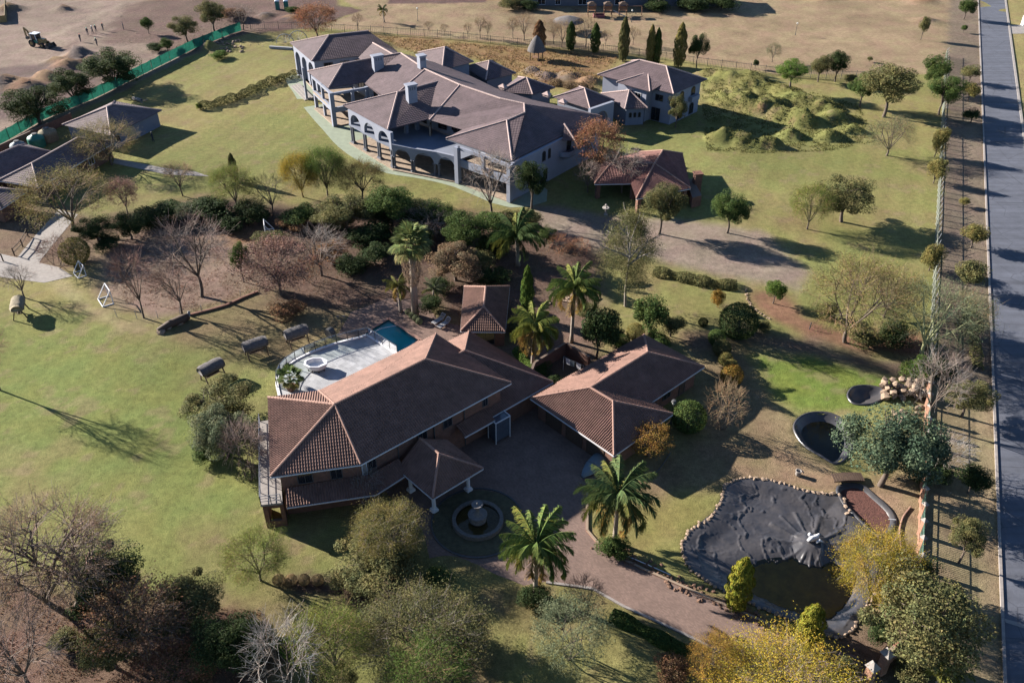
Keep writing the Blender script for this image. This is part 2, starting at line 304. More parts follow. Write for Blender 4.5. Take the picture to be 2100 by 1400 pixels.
def terrain(X, Y):
    Z = (vnoise(X, Y, .05, 3) - .5) * .12
    S = np.zeros_like(Z); T = np.zeros_like(Z)
    for (px, py, h, r) in MOUNDS:
        c = P(px, py); gr = px > 1440 and py > 150 and px < 1800; k = 1.35 if gr else 1.0; d2 = ((X - c.x) ** 2 + ((Y - c.y) * (1.25 if gr else 1)) ** 2) / (r * r * k * k)
        if (d2 < 6).any():
            q = np.where(d2 < 6, np.exp(-d2 * 1.5) * h, 0)
            if gr: T = T + q
            else: S = np.maximum(S, q)
    n1 = vnoise(X, Y, .32, 9); n2 = vnoise(X, Y, .8, 19)
    T = 2.9 * (1 - np.exp(-T / 1.5)); T = np.maximum(T * (.35 + 1.3 * n1) - .7, 0) * 1.35; st = .55; tt = T / st; T = np.where(T > .15, st * (np.floor(tt) + sstep((tt - np.floor(tt)) * 2.2 - .5)) * .6 + T * .4 + (n2 - .5) * .35 * np.clip(T, 0, 1), T)
    Z = Z + np.maximum(T, 0) + S * (.35 + 1.0 * n1 + .35 * n2)
    return Z
def pond_z(X, Y):
    d = -sdist(POND, X, Y); wc = P(1645, 1196); dw = np.hypot((X - wc.x) * .66, (Y - wc.y) * 1.15); z = -(.42 + .75 * np.exp(-(dw / 3.9) ** 4)) * sstep(d / 2.2) + .06
    di = np.hypot(X - ISLE.x, Y - ISLE.y); return np.maximum(z, -1.6 + 1.9 * np.exp(-(di / 2.6) ** 2))
def ground_sink(X, Y, Z):
    for poly, depth, ramp in ((POND, 1.9, 1.2), (BOWL, 1.6, .8), (BOWL2, 1.1, .6), (STREAM, .7, .5)):
        Z = Z - depth * sstep((-sdist(poly, X, Y) + .05) / ramp)
    Z = np.where(sdist(POOL, X, Y) < .25, -2.2, Z)
    return Z
def hz(p): return float(terrain(np.array([p[0]]), np.array([p[1]]))[0])
def gaxis(dense, mids, far):
    return np.unique(np.round(np.concatenate([dense, mids, far]), 3))
gx = gaxis(np.arange(-78, 78.1, .5), np.concatenate([np.arange(-160, -78, 1.5), np.arange(79, 160, 1.5)]), np.concatenate([-np.geomspace(165, 2500, 22), np.geomspace(165, 2500, 22)]))
gy = gaxis(np.arange(28, 165, .5), np.arange(165, 270, 1.0), np.concatenate([np.geomspace(275, 2600, 20), 28 - np.geomspace(2, 900, 16)]))
GX, GY = np.meshgrid(gx, gy); gX, gY = GX.ravel(), GY.ravel()
GZ = ground_sink(gX, gY, terrain(gX, gY))
Yl, Gl, Gd = (.165, .146, .060), (.117, .133, .043), (.186, .138, .088)
ZONES = [  # pixel outline, albedo, softness in metres
    ('-900,560 120,650 330,665 480,720 565,760 575,1010 600,1090 700,1120 700,1190 430,1210 320,1130 230,1020 -900,1000', Gl, 7),
    ('0,400 130,430 280,455 345,430 200,535 110,560 -300,560 -300,400', (.125, .088, .062), 2.5),
    ('-1500,-250 700,-250 640,10 560,45 500,68 370,124 250,188 0,300 -900,640', (.165, .125, .102), .8),
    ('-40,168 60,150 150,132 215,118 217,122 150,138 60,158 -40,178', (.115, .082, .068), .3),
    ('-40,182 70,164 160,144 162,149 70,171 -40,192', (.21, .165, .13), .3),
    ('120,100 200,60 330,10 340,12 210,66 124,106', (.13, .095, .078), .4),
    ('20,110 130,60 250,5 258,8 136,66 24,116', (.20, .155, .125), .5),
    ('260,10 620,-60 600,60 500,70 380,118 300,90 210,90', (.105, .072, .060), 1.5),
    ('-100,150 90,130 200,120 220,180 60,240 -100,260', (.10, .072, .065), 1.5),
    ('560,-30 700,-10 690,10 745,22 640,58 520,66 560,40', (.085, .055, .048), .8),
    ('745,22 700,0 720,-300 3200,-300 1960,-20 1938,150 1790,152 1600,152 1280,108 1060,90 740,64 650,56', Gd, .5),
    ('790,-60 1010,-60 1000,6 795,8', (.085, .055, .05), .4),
    ('750,68 1060,94 1280,112 1240,150 1215,185 1120,185 1000,125 840,105', (.155, .098, .050), 2.5),
    ('190,550 250,480 380,445 500,440 600,470 640,560 530,605 400,645 300,655 215,620', (.158, .112, .088), 2.0),
    ('430,455 560,455 570,490 480,500', (.13, .075, .038), 1.5),
    ('330,690 400,640 520,600 640,620 745,660 650,740 560,745 450,720', (.13, .102, .056), 3),
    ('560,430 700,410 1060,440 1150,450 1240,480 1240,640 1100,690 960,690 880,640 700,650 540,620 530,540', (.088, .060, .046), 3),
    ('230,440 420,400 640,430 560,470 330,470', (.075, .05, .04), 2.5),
    ('1090,420 1250,440 1560,470 1660,560 1640,590 1500,572 1330,530 1240,515 1130,500', (.175, .138, .112), 1.6),
    ('1530,600 1590,590 1650,640 1700,670 1890,680 1920,740 1740,722 1650,690 1560,648', (.15, .085, .056), 1.6),
    ('1440,690 1560,670 1740,720 1900,745 1900,790 1700,745 1560,715', (.12, .09, .066), 1.8),
    ('1370,690 1480,680 1540,740 1590,810 1650,860 1640,940 1500,1000 1300,1060 1290,960 1420,880 1420,760', (.150, .115, .068), 2.5),
    ('1550,735 1660,728 1840,785 1760,835 1690,842 1630,850 1590,810', (.098, .128, .030), 1.2),
    ('1480,960 1620,905 1700,955 1730,1000 1850,960 1890,780 1905,790 1900,1210 1800,1260 1800,1110 1720,1015 1500,985', (.172, .122, .078), 1.5),
    ('70,560 125,560 170,610 230,650 330,678 345,692 240,672 150,625', (.19, .162, .085), .8),
    ('735,170 745,185 760,215 790,245 800,262 780,240 750,205', (.18, .155, .10), .3),
    ('1300,1030 1480,1000 1480,1060 1400,1110 1400,1160 1290,1110', (.145, .132, .048), 2),
    ('1950,-40 2012,-40 2045,800 1915,800 1940,150', (.128, .100, .076), .5),
    ('1915,790 2045,790 2062,1420 1860,1420 1900,1000', (.175, .138, .085), .4),
    ('2060,-60 2900,-60 2900,800 2150,800', (.185, .158, .070), .6),
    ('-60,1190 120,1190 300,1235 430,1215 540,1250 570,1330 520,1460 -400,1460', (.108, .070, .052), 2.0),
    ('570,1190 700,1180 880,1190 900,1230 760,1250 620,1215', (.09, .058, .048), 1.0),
    ('820,1300 960,1240 1000,1400 860,1420', (.12, .078, .055), 1.5),
    ('1204,1085 1255,1130 1420,1200 1560,1262 1660,1310 1640,1335 1500,1280 1380,1215 1240,1150', (.125, .070, .048), .35),
    ('1700,1290 1900,1250 1900,1420 1720,1420', (.11, .08, .055), 1.2),
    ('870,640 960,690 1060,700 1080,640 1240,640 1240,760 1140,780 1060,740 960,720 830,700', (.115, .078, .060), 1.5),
    ('1140,760 1420,690 1480,690 1440,720 1330,680', (.12, .085, .058), 1.2),
]
GC = np.tile(np.array(Yl), (len(gX), 1)); jit = (vnoise(gX, gY, .35, 31) - .5) * 3.0
gp = sstep((vnoise(gX, gY, .035, 5) - .38) / .3)[:, None]; GC = GC * (1 - gp * .55) + np.array(Gl) * gp * .55
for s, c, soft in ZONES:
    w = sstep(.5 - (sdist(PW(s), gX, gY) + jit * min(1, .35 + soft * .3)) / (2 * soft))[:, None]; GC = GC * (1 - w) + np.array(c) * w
gpatch = sstep((vnoise(gX, gY, .16, 77) - .52) / .2)[:, None]; isg = (GC[:, 1:2] > GC[:, 0:1] * .8)
GC = np.where(isg, GC * (1 - gpatch * .35) + np.array((.16, .115, .066)) * gpatch * .35, GC)
TZ = terrain(gX, gY).reshape(GX.shape); sl = np.hypot(np.gradient(TZ, axis=1) / np.gradient(gx)[None, :], np.gradient(TZ, axis=0) / np.gradient(gy)[:, None]).ravel()
mnd = np.clip(TZ.ravel() * 1.6 - .2, 0, 1)[:, None] * ((GC[:, 1:2] > GC[:, 0:1] * .82)); GC = GC * (1 - mnd * .7) + np.array((.086, .088, .030)) * mnd * .7
bare = (sstep((sl - .75) / .5) * sstep((vnoise(gX, gY, .3, 88) - .5) / .1))[:, None] * (mnd > .2); GC = GC * (1 - bare * .8) + np.array((.17, .10, .062)) * bare * .8
heap = sstep((TZ.ravel() - .3) / .5)[:, None] * (~isg); hc = sstep((vnoise(gX, gY, .22, 71) - .42) / .15)[:, None]; GC = GC * (1 - heap * .85) + (np.array((.165, .105, .066)) * hc + np.array((.095, .078, .074)) * (1 - hc)) * heap * .85
GC = np.where(isg, GC, GC * (.74 + .52 * vnoise(gX, gY, .42, 72))[:, None])
spot = sstep((vnoise(gX, gY, .55, 90) - .66) / .05)[:, None] * isg; GC = GC * (1 - spot * .4) + np.array((.17, .125, .08)) * spot * .4
GC = GC * (.78 + .44 * vnoise(gX, gY, .09, 44))[:, None]
stk = np.sin((gX * .93 - gY * .37) * 1.9 + 5 * vnoise(gX, gY, .08, 61)); GC = GC * (1 + .045 * stk * isg[:, 0])[:, None]
nx_, ny_ = len(gx), len(gy); ii = (np.arange(ny_ - 1)[:, None] * nx_ + np.arange(nx_ - 1)[None, :]).ravel()
def ground_extra(m, n, l, b, mx, tc):
    a = n.new('ShaderNodeVertexColor'); a.layer_name = 'earth'; g = n.new('ShaderNodeNewGeometry')
    t1 = n.new('ShaderNodeTexNoise'); t1.inputs['Scale'].default_value = 1.3; t1.inputs['Detail'].default_value = 8; t1.inputs['Roughness'].default_value = .78
    t2 = n.new('ShaderNodeTexNoise'); t2.inputs['Scale'].default_value = 9; t2.inputs['Detail'].default_value = 5; t2.inputs['Roughness'].default_value = .8
    l.new(g.outputs['Position'], t1.inputs['Vector']); l.new(g.outputs['Position'], t2.inputs['Vector'])
    r1 = n.new('ShaderNodeMapRange'); r1.inputs[1].default_value = .28; r1.inputs[2].default_value = .72; r1.inputs[3].default_value = .62; r1.inputs[4].default_value = 1.36
    l.new(t1.outputs['Fac'], r1.inputs[0]); h = n.new('ShaderNodeHueSaturation'); l.new(a.outputs['Color'], h.inputs['Color']); l.new(r1.outputs[0], h.inputs['Value'])
    r2 = n.new('ShaderNodeMapRange'); r2.inputs[1].default_value = .3; r2.inputs[2].default_value = .7; r2.inputs[3].default_value = .6; r2.inputs[4].default_value = 1.4
    l.new(t2.outputs['Fac'], r2.inputs[0]); h2 = n.new('ShaderNodeHueSaturation'); l.new(h.outputs[0], h2.inputs['Color']); l.new(r2.outputs[0], h2.inputs['Value'])
    r3 = n.new('ShaderNodeMapRange'); r3.inputs[1].default_value = .35; r3.inputs[2].default_value = .65; r3.inputs[3].default_value = .485; r3.inputs[4].default_value = .515
    t3 = n.new('ShaderNodeTexNoise'); t3.inputs['Scale'].default_value = .25; t3.inputs['Detail'].default_value = 6; l.new(g.outputs['Position'], t3.inputs['Vector']); l.new(t3.outputs['Fac'], r3.inputs[0]); l.new(r3.outputs[0], h2.inputs['Hue'])
    l.new(h2.outputs[0], b.inputs['Base Color'])
    ad = n.new('ShaderNodeMath'); l.new(t1.outputs['Fac'], ad.inputs[0]); l.new(t2.outputs['Fac'], ad.inputs[1])
    bp = n.new('ShaderNodeBump'); bp.inputs['Strength'].default_value = .8; bp.inputs['Distance'].default_value = .16; l.new(ad.outputs[0], bp.inputs['Height']); l.new(bp.outputs[0], b.inputs['Normal'])
M['ground'] = mat('ground', (.1, .1, .05), .95, extra=ground_extra, spec=.05)
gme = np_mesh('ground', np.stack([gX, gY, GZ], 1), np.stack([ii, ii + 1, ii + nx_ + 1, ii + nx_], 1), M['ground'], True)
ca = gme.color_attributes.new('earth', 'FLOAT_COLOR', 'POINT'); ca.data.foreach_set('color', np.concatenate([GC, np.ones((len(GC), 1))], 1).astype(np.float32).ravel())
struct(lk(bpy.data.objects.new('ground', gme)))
# ------------------------------------------------------------------ paved sheets, road
def sheet(name, poly, z, m, parent=None, hole=None):
    bm = bmesh.new(); vs = [bm.verts.new((p[0], p[1], z)) for p in poly]
    es = [bm.edges.new((vs[i], vs[(i + 1) % len(vs)])) for i in range(len(vs))]
    if hole:
        hs = [bm.verts.new((p[0], p[1], z)) for p in hole]; es += [bm.edges.new((hs[i], hs[(i + 1) % len(hs)])) for i in range(len(hs))]
    bmesh.ops.triangle_fill(bm, use_beauty=True, use_dissolve=False, edges=es)
    for f in bm.faces:
        f.normal_update()
        if f.normal.z < 0: f.normal_flip()
    me = bpy.data.meshes.new(name); bm.to_mesh(me); bm.free(); me.materials.append(m)
    o = lk(bpy.data.objects.new(name, me)); o.parent = parent; return o
def smooth_poly(pts, n=4, closed=True):
    out = []; N = len(pts)
    for i in range(N if closed else N - 1):
        g = lambda k: pts[k % N] if closed else pts[min(max(k, 0), N - 1)]
        a, b, c, d = g(i - 1), g(i), g(i + 1), g(i + 2)
        for k in range(n):
            t = k / n; out.append(tuple(.5 * (2 * b[j] + (c[j] - a[j]) * t + (2 * a[j] - 5 * b[j] + 4 * c[j] - d[j]) * t * t + (3 * b[j] - a[j] - 3 * c[j] + d[j]) * t ** 3) for j in range(2)))
    if not closed: out.append(tuple(pts[-1][:2]))
    return out
r0, r1 = P(2007, 0), P(2058.6, 1263); rd = (r0 - r1).normalized(); rn = Vector((rd.y, -rd.x, 0)); RW = 6.2
ra, rb = r1 - rd * 60, r1 + rd * 700
struct(sheet('road', [ra, ra + rn * RW, rb + rn * RW, rb], .022, M['asphalt']))
mb = MB(); mb.beam(ra - rn * .12 + Vector((0, 0, .05)), rb - rn * .12 + Vector((0, 0, .05)), .24, .2); struct(mb.build('kerb', M['kerb']))
mb = MB(); mb.beam(ra + rn * (RW + .2) + Vector((0, 0, .05)), rb + rn * (RW + .2) + Vector((0, 0, .05)), .4, .2); struct(mb.build('kerb', M['concrete']))
f0, f1 = P(1945, 0), P(1883, 1131); fd = (f0 - f1).normalized(); fn_ = Vector((fd.y, -fd.x, 0))
va = f1 - fd * 22 + fn_ * .5; vb = f1 + fd * 27 + fn_ * .5
struct(sheet('kerb_apron', PW('2060,1268 2140,1290 2140,1300 2062,1276'), .03, M['concrete']))
drv = PW('860,905 960,880 1010,860 1085,826 1170,880 1262,940 1225,975 1205,1010 1204,1088 1240,1130 1330,1172 1450,1225 1560,1272 1640,1318 1760,1345 1790,1440 1560,1440 1480,1335 1390,1292 1280,1242 1215,1205 1120,1192 1050,1205 990,1212 930,1195 885,1180 880,1140 868,1090 840,1050 790,1010 770,960')
struct(sheet('driveway', drv, .024, M['paving']))
def kerb_line(pts, w, h, m, name='kerb'):
    mb = MB()
    for a, b in zip(pts, pts[1:]): mb.beam((a[0], a[1], h / 2), (b[0], b[1], h / 2), w, h)
    return struct(mb.build(name, m))
kerb_line(PW('1204,1000 1204,1088 1240,1130 1330,1172 1450,1225 1560,1272 1640,1318'), .22, .14, M['pier'])
kerb_line(PW('1480,1337 1390,1294 1280,1244 1215,1207 1120,1194'), .22, .12, M['kerb'])
struct(sheet('pool_pavement', PW('690,690 720,640 795,612 870,615 900,660 960,670 965,720 905,760 850,770 790,750'), .02, M['poolpave'], hole=POOL))
struct(sheet('path', PW('0,520 120,548 150,566 90,580 -60,560 -60,510'), .015, M['concrete']))
struct(sheet('path', PW('30,535 75,480 120,430 160,440 110,500 75,545'), .02, M['concrete']))
struct(sheet('path', PW('235,325 340,345 400,352 430,362 340,358 232,335'), .02, M['concrete']))
struct(sheet('side_driveway', PW('2068,52 2180,50 2180,68 2072,70'), .03, M['concrete']))
mb = MB()
# pool: shell, coping, water, hose
pool = thing('swimming_pool', 'turquoise swimming pool behind the brick house beside the white deck', 'pool', (sum(p.x for p in POOL) / 4, sum(p.y for p in POOL) / 4, 0))
mb = MB(); n = 4; vs = [(p.x, p.y, .03) for p in POOL] + [(p.x, p.y, -.42) for p in POOL]
mb.add(vs, [(i, (i + 1) % 4, 4 + (i + 1) % 4, 4 + i) for i in range(4)] + [(4, 5, 6, 7)]); mb.build('pool_shell', M['poolshell'], pool)
sheet('water', [p - pool.location for p in POOL], -.08, M['water'], pool)
mb = MB()
for i in range(4):
    a, b = POOL[i], POOL[(i + 1) % 4]; mb.beam((a.x, a.y, .05), (b.x, b.y, .05), .34, .08)
mb.build('coping', M['terrar'], pool)
hp = [P(*q, -.1) for q in ((765, 690), (772, 678), (790, 672), (810, 668), (826, 664))]
mb = MB(); mb.tube([(x, y, -.10) for x, y in smooth_poly(hp, 5, False)], .045, 6); mb.build('cleaner_hose', M['plastic'], pool)
# ------------------------------------------------------------------ roofs and walls
TILE = {'roll': ((0, 0), (.14, .05), (.34, .085), (.54, .05), (.68, 0), (1, 0)), 'flat': ((0, 0), (.12, .02), (.55, .012), (1, 0))}
def tri_tiles(acc, A, B, C, style, tw, tl, lift):
    n = (B - A).cross(C - A)
    if n.length < 1e-4: return
    n.normalize()
    if n.z < 0: n = -n; B, C = C, B
    u = Vector((0, 0, 1)).cross(n)
    if u.length < 1e-3: u = Vector((1, 0, 0))
    u.normalize(); v = n.cross(u)
    pts = [A, B, C]; us = [p.dot(u) for p in pts]; vv = [p.dot(v) for p in pts]
    i0, i1 = math.floor(min(us) / tw), math.ceil(max(us) / tw); j0, j1 = math.floor(min(vv) / tl), math.ceil(max(vv) / tl)
    prof = TILE[style]; cu = []
    for i in range(i0, i1): cu += [((i + f) * tw, h) for f, h in prof[:-1]]
    cu.append((i1 * tw, 0)); cu = np.array(cu); k = len(cu); J = np.arange(j0, j1)
    base = A - u * A.dot(u) - v * A.dot(v); base = np.array(base); un, vn, nn = map(np.array, (u, v, n))
    # cull columns per row to the triangle's extent
    V = []; F = []; cnt = 0
    for j in J:
        lo, hi = j * tl, (j + 1) * tl; xs = []
        for a in range(3):
            p, q = (us[a], vv[a]), (us[(a + 1) % 3], vv[(a + 1) % 3])
            for (uu, ww) in (p, q):
                if lo <= ww <= hi: xs.append(uu)
            for L in (lo, hi):
                if (p[1] - L) * (q[1] - L) < 0: xs.append(p[0] + (q[0] - p[0]) * (L - p[1]) / (q[1] - p[1]))
        if not xs: continue
        m = np.where((cu[:, 0] >= min(xs) - tw * .6) & (cu[:, 0] <= max(xs) + tw * .6))[0]
        if len(m) < 2: continue
        c = cu[m]; kk = len(c)
        off_u = 0.0
        r = base[None] + (c[:, 0:1] + off_u) * un
        low = r + lo * vn + (c[:, 1:2] + lift + .03) * nn; up = r + (hi + .02) * vn + (c[:, 1:2] * .9 + lift) * nn; und = r + lo * vn + (lift - .02) * nn
        V += [und, low, up]; a = cnt + np.arange(kk - 1)
        F.append(np.stack([a, a + 1, a + kk + 1, a + kk], 1)); F.append(np.stack([a + kk, a + kk + 1, a + 2 * kk + 1, a + 2 * kk], 1)); cnt += 3 * kk
    if not V: return
    bm = bmesh.new(); V = np.concatenate(V); bv = [bm.verts.new(p) for p in V]
    for f in np.concatenate(F):
        try: bm.faces.new([bv[i] for i in f])
        except ValueError: pass
    for a in range(3):
        p, q = pts[a], pts[(a + 1) % 3]; side = (q - p).cross(n).normalized()
        bmesh.ops.bisect_plane(bm, geom=bm.verts[:] + bm.edges[:] + bm.faces[:], plane_co=p + side * .004, plane_no=side, clear_outer=True)
    bm.verts.index_update(); acc.append(([tuple(w.co) for w in bm.verts], [[w.index for w in f.verts] for f in bm.faces])); bm.free()
def roof(parent, faces, m, style='roll', tw=.24, tl=.33, ridges=(), rm=None, rr=.13, gut=(), gm=None, name='roof'):
    acc = []; mb = MB()
    for f in faces:
        f = [Vector(p) for p in f]
        for i in range(1, len(f) - 1): tri_tiles(acc, f[0], f[i], f[i + 1], style, tw, tl, .03)
        for i in range(1, len(f) - 1): mb.add([f[0] - Vector((0, 0, .03)), f[i] - Vector((0, 0, .03)), f[i + 1] - Vector((0, 0, .03))], [(0, 1, 2)])
    for v, q in acc: mb.add(v, q)
    o = mb.build(name, m, parent); o['kind'] = 'stuff' if False else 'thing'
    del o['kind']
    for pts in ridges:
        pts = [Vector(p) + Vector((0, 0, .07)) for p in pts]; r = MB(); L = sum((b - a).length for a, b in zip(pts, pts[1:])); seg = []
        for a, b in zip(pts, pts[1:]):
            k = max(1, int((b - a).length / .42))
            for i in range(k): seg.append((a.lerp(b, i / k), a.lerp(b, (i + 1.12) / k)))
        for a, b in seg: r.tube([a, b], [rr * .92, rr * 1.08], 7)
        r.build('ridge_cap', rm or m, o)
    for a, b in gut:
        g = MB(); a, b = Vector(a), Vector(b); g.beam(a - Vector((0, 0, .09)), b - Vector((0, 0, .09)), .12, .13); g.build('gutter', gm or M['wframe'], o)
    return o
def hip(parent, A, B, C, D, ze, zr, m, gut=True, **kw):
    'rectangular hip roof, A-B and C-D are the long eaves (A,B,C,D in order round)'
    A, B, C, D = [Vector((p[0], p[1], ze)) for p in (A, B, C, D)]
    w = ((D - A).length + (C - B).length) / 4; d = ((B - A) + (C - D)).normalized()
    m1 = (A + D) / 2 + d * w; m2 = (B + C) / 2 - d * w
    if (m2 - m1).dot(d) < .05: m1 = m2 = (m1 + m2) / 2
    m1.z = m2.z = zr
    fs = [[A, B, m2, m1], [B, C, m2], [C, D, m1, m2], [D, A, m1]]
    if (m1 - m2).length < .1: fs = [[A, B, m1], [B, C, m1], [C, D, m1], [D, A, m1]]
    rid = [[A, m1], [D, m1], [B, m2], [C, m2]] + ([[m1, m2]] if (m1 - m2).length > .1 else [])
    return roof(parent, fs, m, ridges=rid, gut=[(A, B), (B, C), (C, D), (D, A)] if gut else (), **kw)
def wall_run(mb, p, q, z0, z1, ops=(), th=.28, m=0):
    p, q = Vector((p[0], p[1], 0)), Vector((q[0], q[1], 0)); L = (q - p).length; d = (q - p) / L; nrm = Vector((d.y, -d.x, 0))
    Q = []; u = 0.0
    for (a, b, zb, zt, arch) in sorted(ops):
        if a > u: Q.append([(u, z0), (a, z0), (a, z1), (u, z1)])
        if zb > z0: Q.append([(a, z0), (b, z0), (b, zb), (a, zb)])
        if arch:
            r = (b - a) / 2; zs = max(zt - r, zb); N = 10
            pt = [((a + b) / 2 - r * math.cos(math.pi * k / N), zs + (zt - zs) * math.sin(math.pi * k / N)) for k in range(N + 1)]
            for k in range(N): Q.append([pt[k], pt[k + 1], (pt[k + 1][0], z1), (pt[k][0], z1)])
        else: Q.append([(a, zt), (b, zt), (b, z1), (a, z1)])
        u = b
    if u < L - 1e-4: Q.append([(u, z0), (L, z0), (L, z1), (u, z1)])
    bm = bmesh.new()
    for qd in Q:
        vs = [bm.verts.new(p + d * a + Vector((0, 0, z))) for a, z in qd]
        try: bm.faces.new(vs)
        except ValueError: pass
    bmesh.ops.remove_doubles(bm, verts=bm.verts[:], dist=1e-3)
    ret = bmesh.ops.extrude_face_region(bm, geom=bm.faces[:])
    vv = [g for g in ret['geom'] if isinstance(g, bmesh.types.BMVert)]; bmesh.ops.translate(bm, verts=vv, vec=-nrm * th)
    bmesh.ops.recalc_face_normals(bm, faces=bm.faces[:]); bm.verts.index_update()
    mb.add([tuple(v.co) for v in bm.verts], [[v.index for v in f.verts] for f in bm.faces], m); bm.free(); return mb
def lerp2(p, q, t): return Vector((p[0] + (q[0] - p[0]) * t, p[1] + (q[1] - p[1]) * t, 0))
def window(parent, p, q, t, w, zb, zt, arch=False, fm=None, name='window', gm=None, bars=1):
    'on the right-hand side of the wall line p->q at fraction t'
    c = lerp2(p, q, t); d = Vector((q[0] - p[0], q[1] - p[1], 0)).normalized(); n = Vector((d.y, -d.x, 0)); up = Vector((0, 0, 1))
    def outl(w, zt, zb):
        if not arch: return [(-w / 2, zb), (w / 2, zb), (w / 2, zt), (-w / 2, zt)]
        r = w / 2; return [(-r, zb), (r, zb)] + [(r * math.cos(math.pi * k / 8), zt - r + r * math.sin(math.pi * k / 8)) for k in range(9)]
    o1 = outl(w, zt, zb); o2 = outl(w - .16, zt - .08, zb + .08); k = len(o1); mb = MB()
    W3 = lambda a, z, e: c + d * a + up * z + n * e
    vs = [W3(a, z, .07) for a, z in o1] + [W3(a, z, .07) for a, z in o2] + [W3(a, z, -.02) for a, z in o1] + [W3(a, z, .0) for a, z in o2]
    fs = []
    for i in range(k):
        j = (i + 1) % k; fs += [(i, j, k + j, k + i), (2 * k + i, 2 * k + j, j, i), (k + i, k + j, 3 * k + j, 3 * k + i)]
    mb.add(vs, fs)
    for b in range(bars):
        a = (b + 1) / (bars + 1) * (w - .16) - (w - .16) / 2; mb.beam(W3(a, zb + .06, .045), W3(a, zt - .1, .045), .05, .04, up=n)
    f = mb.build(name, fm or M['frame'], parent)
    g = MB(); g.add([W3(a, z, .025) for a, z in o2], [tuple(range(k))]); g.build('pane', gm or M['glass'], f); return f
# ------------------------------------------------------------------ brick house
def V3(x, y, z): return Vector((x, y, z))
H1 = thing('brick_house', 'two-storey brick house with long terracotta hip roof beside the white deck', 'house', (-10, 66, 0))
e = [V3(-13.5, 57.4, 5.6), V3(-.1, 69.1, 5.6), V3(-8.2, 77.6, 5.6), V3(-19.1, 67.8, 5.6), V3(-23.9, 66.8, 5.6), V3(-21.2, 55.8, 5.6)]
k1, k2 = V3(-16.35, 62.5, 8.25), V3(-8.55, 69.45, 8.25)
roof(H1, [[e[0], e[1], k2, k1], [e[1], e[2], k2], [e[2], e[3], k1, k2], [e[3], e[4], k1], [e[4], e[5], k1], [e[5], e[0], k1]], M['terra'], 'roll',
     ridges=[[k1, k2], [e[0], k1], [e[1], k2], [e[2], k2], [e[3], k1], [e[4], k1], [e[5], k1]], rm=M['terrar'],
     gut=[(e[0], e[1]), (e[5], e[0]), (e[1], e[2]), (e[2], e[3]), (e[3], e[4])])
def inset(poly, d):
    c = sum((Vector((p[0], p[1], 0)) for p in poly), Vector()) / len(poly); out = []
    n = len(poly); ccw = sum(poly[i][0] * poly[(i + 1) % n][1] - poly[(i + 1) % n][0] * poly[i][1] for i in range(n)) > 0
    for i in range(n):
        a, b, cc = [Vector((poly[k % n][0], poly[k % n][1], 0)) for k in (i - 1, i, i + 1)]
        e1 = (b - a).normalized(); e2 = (cc - b).normalized(); n1 = Vector((-e1.y, e1.x, 0)); n2 = Vector((-e2.y, e2.x, 0))
        if not ccw: n1, n2 = -n1, -n2
        k = n1 + n2; k = k / max(k.dot(n1), .3); out.append(b + k * d)
    return out
wl = inset(e, .75); mb = MB(); mb.prism(wl, 0, 5.62); mb.build('wall', M['brick'], H1)
mb = MB(); mb.prism(inset(e, .04), 5.44, 5.52); mb.build('soffit', M['wframe'], H1)
# front wall e0-e1 (in shade): windows and downpipes
for t, w, zb, zt in ((.08, .9, 3.6, 5.0), (.42, 1.1, 3.7, 5.0), (.60, 1.1, 3.6, 5.0), (.88, .7, 3.7, 4.9)): window(H1, wl[0], wl[1], t, w, zb, zt)
for t, w, zb, zt in ((.30, 1.4, 3.6, 5.0), (.70, 1.1, 3.6, 5.0), (.45, 1.2, .9, 2.2)): window(H1, wl[5], wl[0], t, w, zb, zt)
for t in (.25, .5, .72): 
    c = lerp2(wl[0], wl[1], t); mb = MB(); mb.tube([c + V3(.06, -.07, .1), c + V3(.06, -.07, 5.4)], .06, 6); mb.build('downpipe', M['frame'], H1)
window(H1, wl[0], wl[1], .03, .55, 3.3, 5.2, fm=M['wframe'], gm=M['concrete'], name='quoin', bars=0)
# skirt roof along the south-west facade and entrance canopy roof
a, b = V3(-20.0, 54.9, 2.75), V3(-12.3, 56.5, 2.75); ai, bi = V3(-20.3, 56.5, 3.5), V3(-12.9, 58.3, 3.5); c_ = V3(-9.8, 59.0, 2.75); ci = V3(-10.6, 60.4, 3.5)
roof(H1, [[a, b, bi, ai], [b, c_, ci, bi]], M['terra'], 'roll', gut=[(a, b), (b, c_)], name='skirt_roof')
pe = [V3(-7.1, 55.8, 2.9), V3(-2.7, 59.7, 2.9), V3(-6.3, 63.6, 2.9), V3(-10.7, 59.7, 2.9)]; pa = V3(-6.7, 59.6, 4.75); pb = V3(-8.6, 61.7, 4.75)
roof(H1, [[pe[0], pe[1], pa], [pe[1], pe[2], pb, pa], [pe[3], pe[0], pa, pb]], M['terra'], 'roll', ridges=[[pe[0], pa], [pe[1], pa], [pa, pb]], rm=M['terrar'], gut=[(pe[0], pe[1]), (pe[1], pe[2]), (pe[3], pe[0])], name='porch_roof')
mb = MB(); mb.prism(inset(pe, .06), 2.72, 2.8); mb.build('porch_ceiling', M['wframe'], H1)
for c in ((-7.2, 57.1), (-4.15, 59.75), (-9.6, 59.7), (-6.3, 62.3)):
    mb = MB(); mb.box((*c, .14), (.62, .62, .28), .72); mb.box((*c, .34), (.5, .5, .14), .72); mb.lathe([(.19, .4), (.185, 1.4), (.16, 2.5), (.22, 2.55)], 12, (*c, 0)); mb.box((*c, 2.62), (.44, .44, .18), .72); mb.build('porch_column', M['white'], H1)
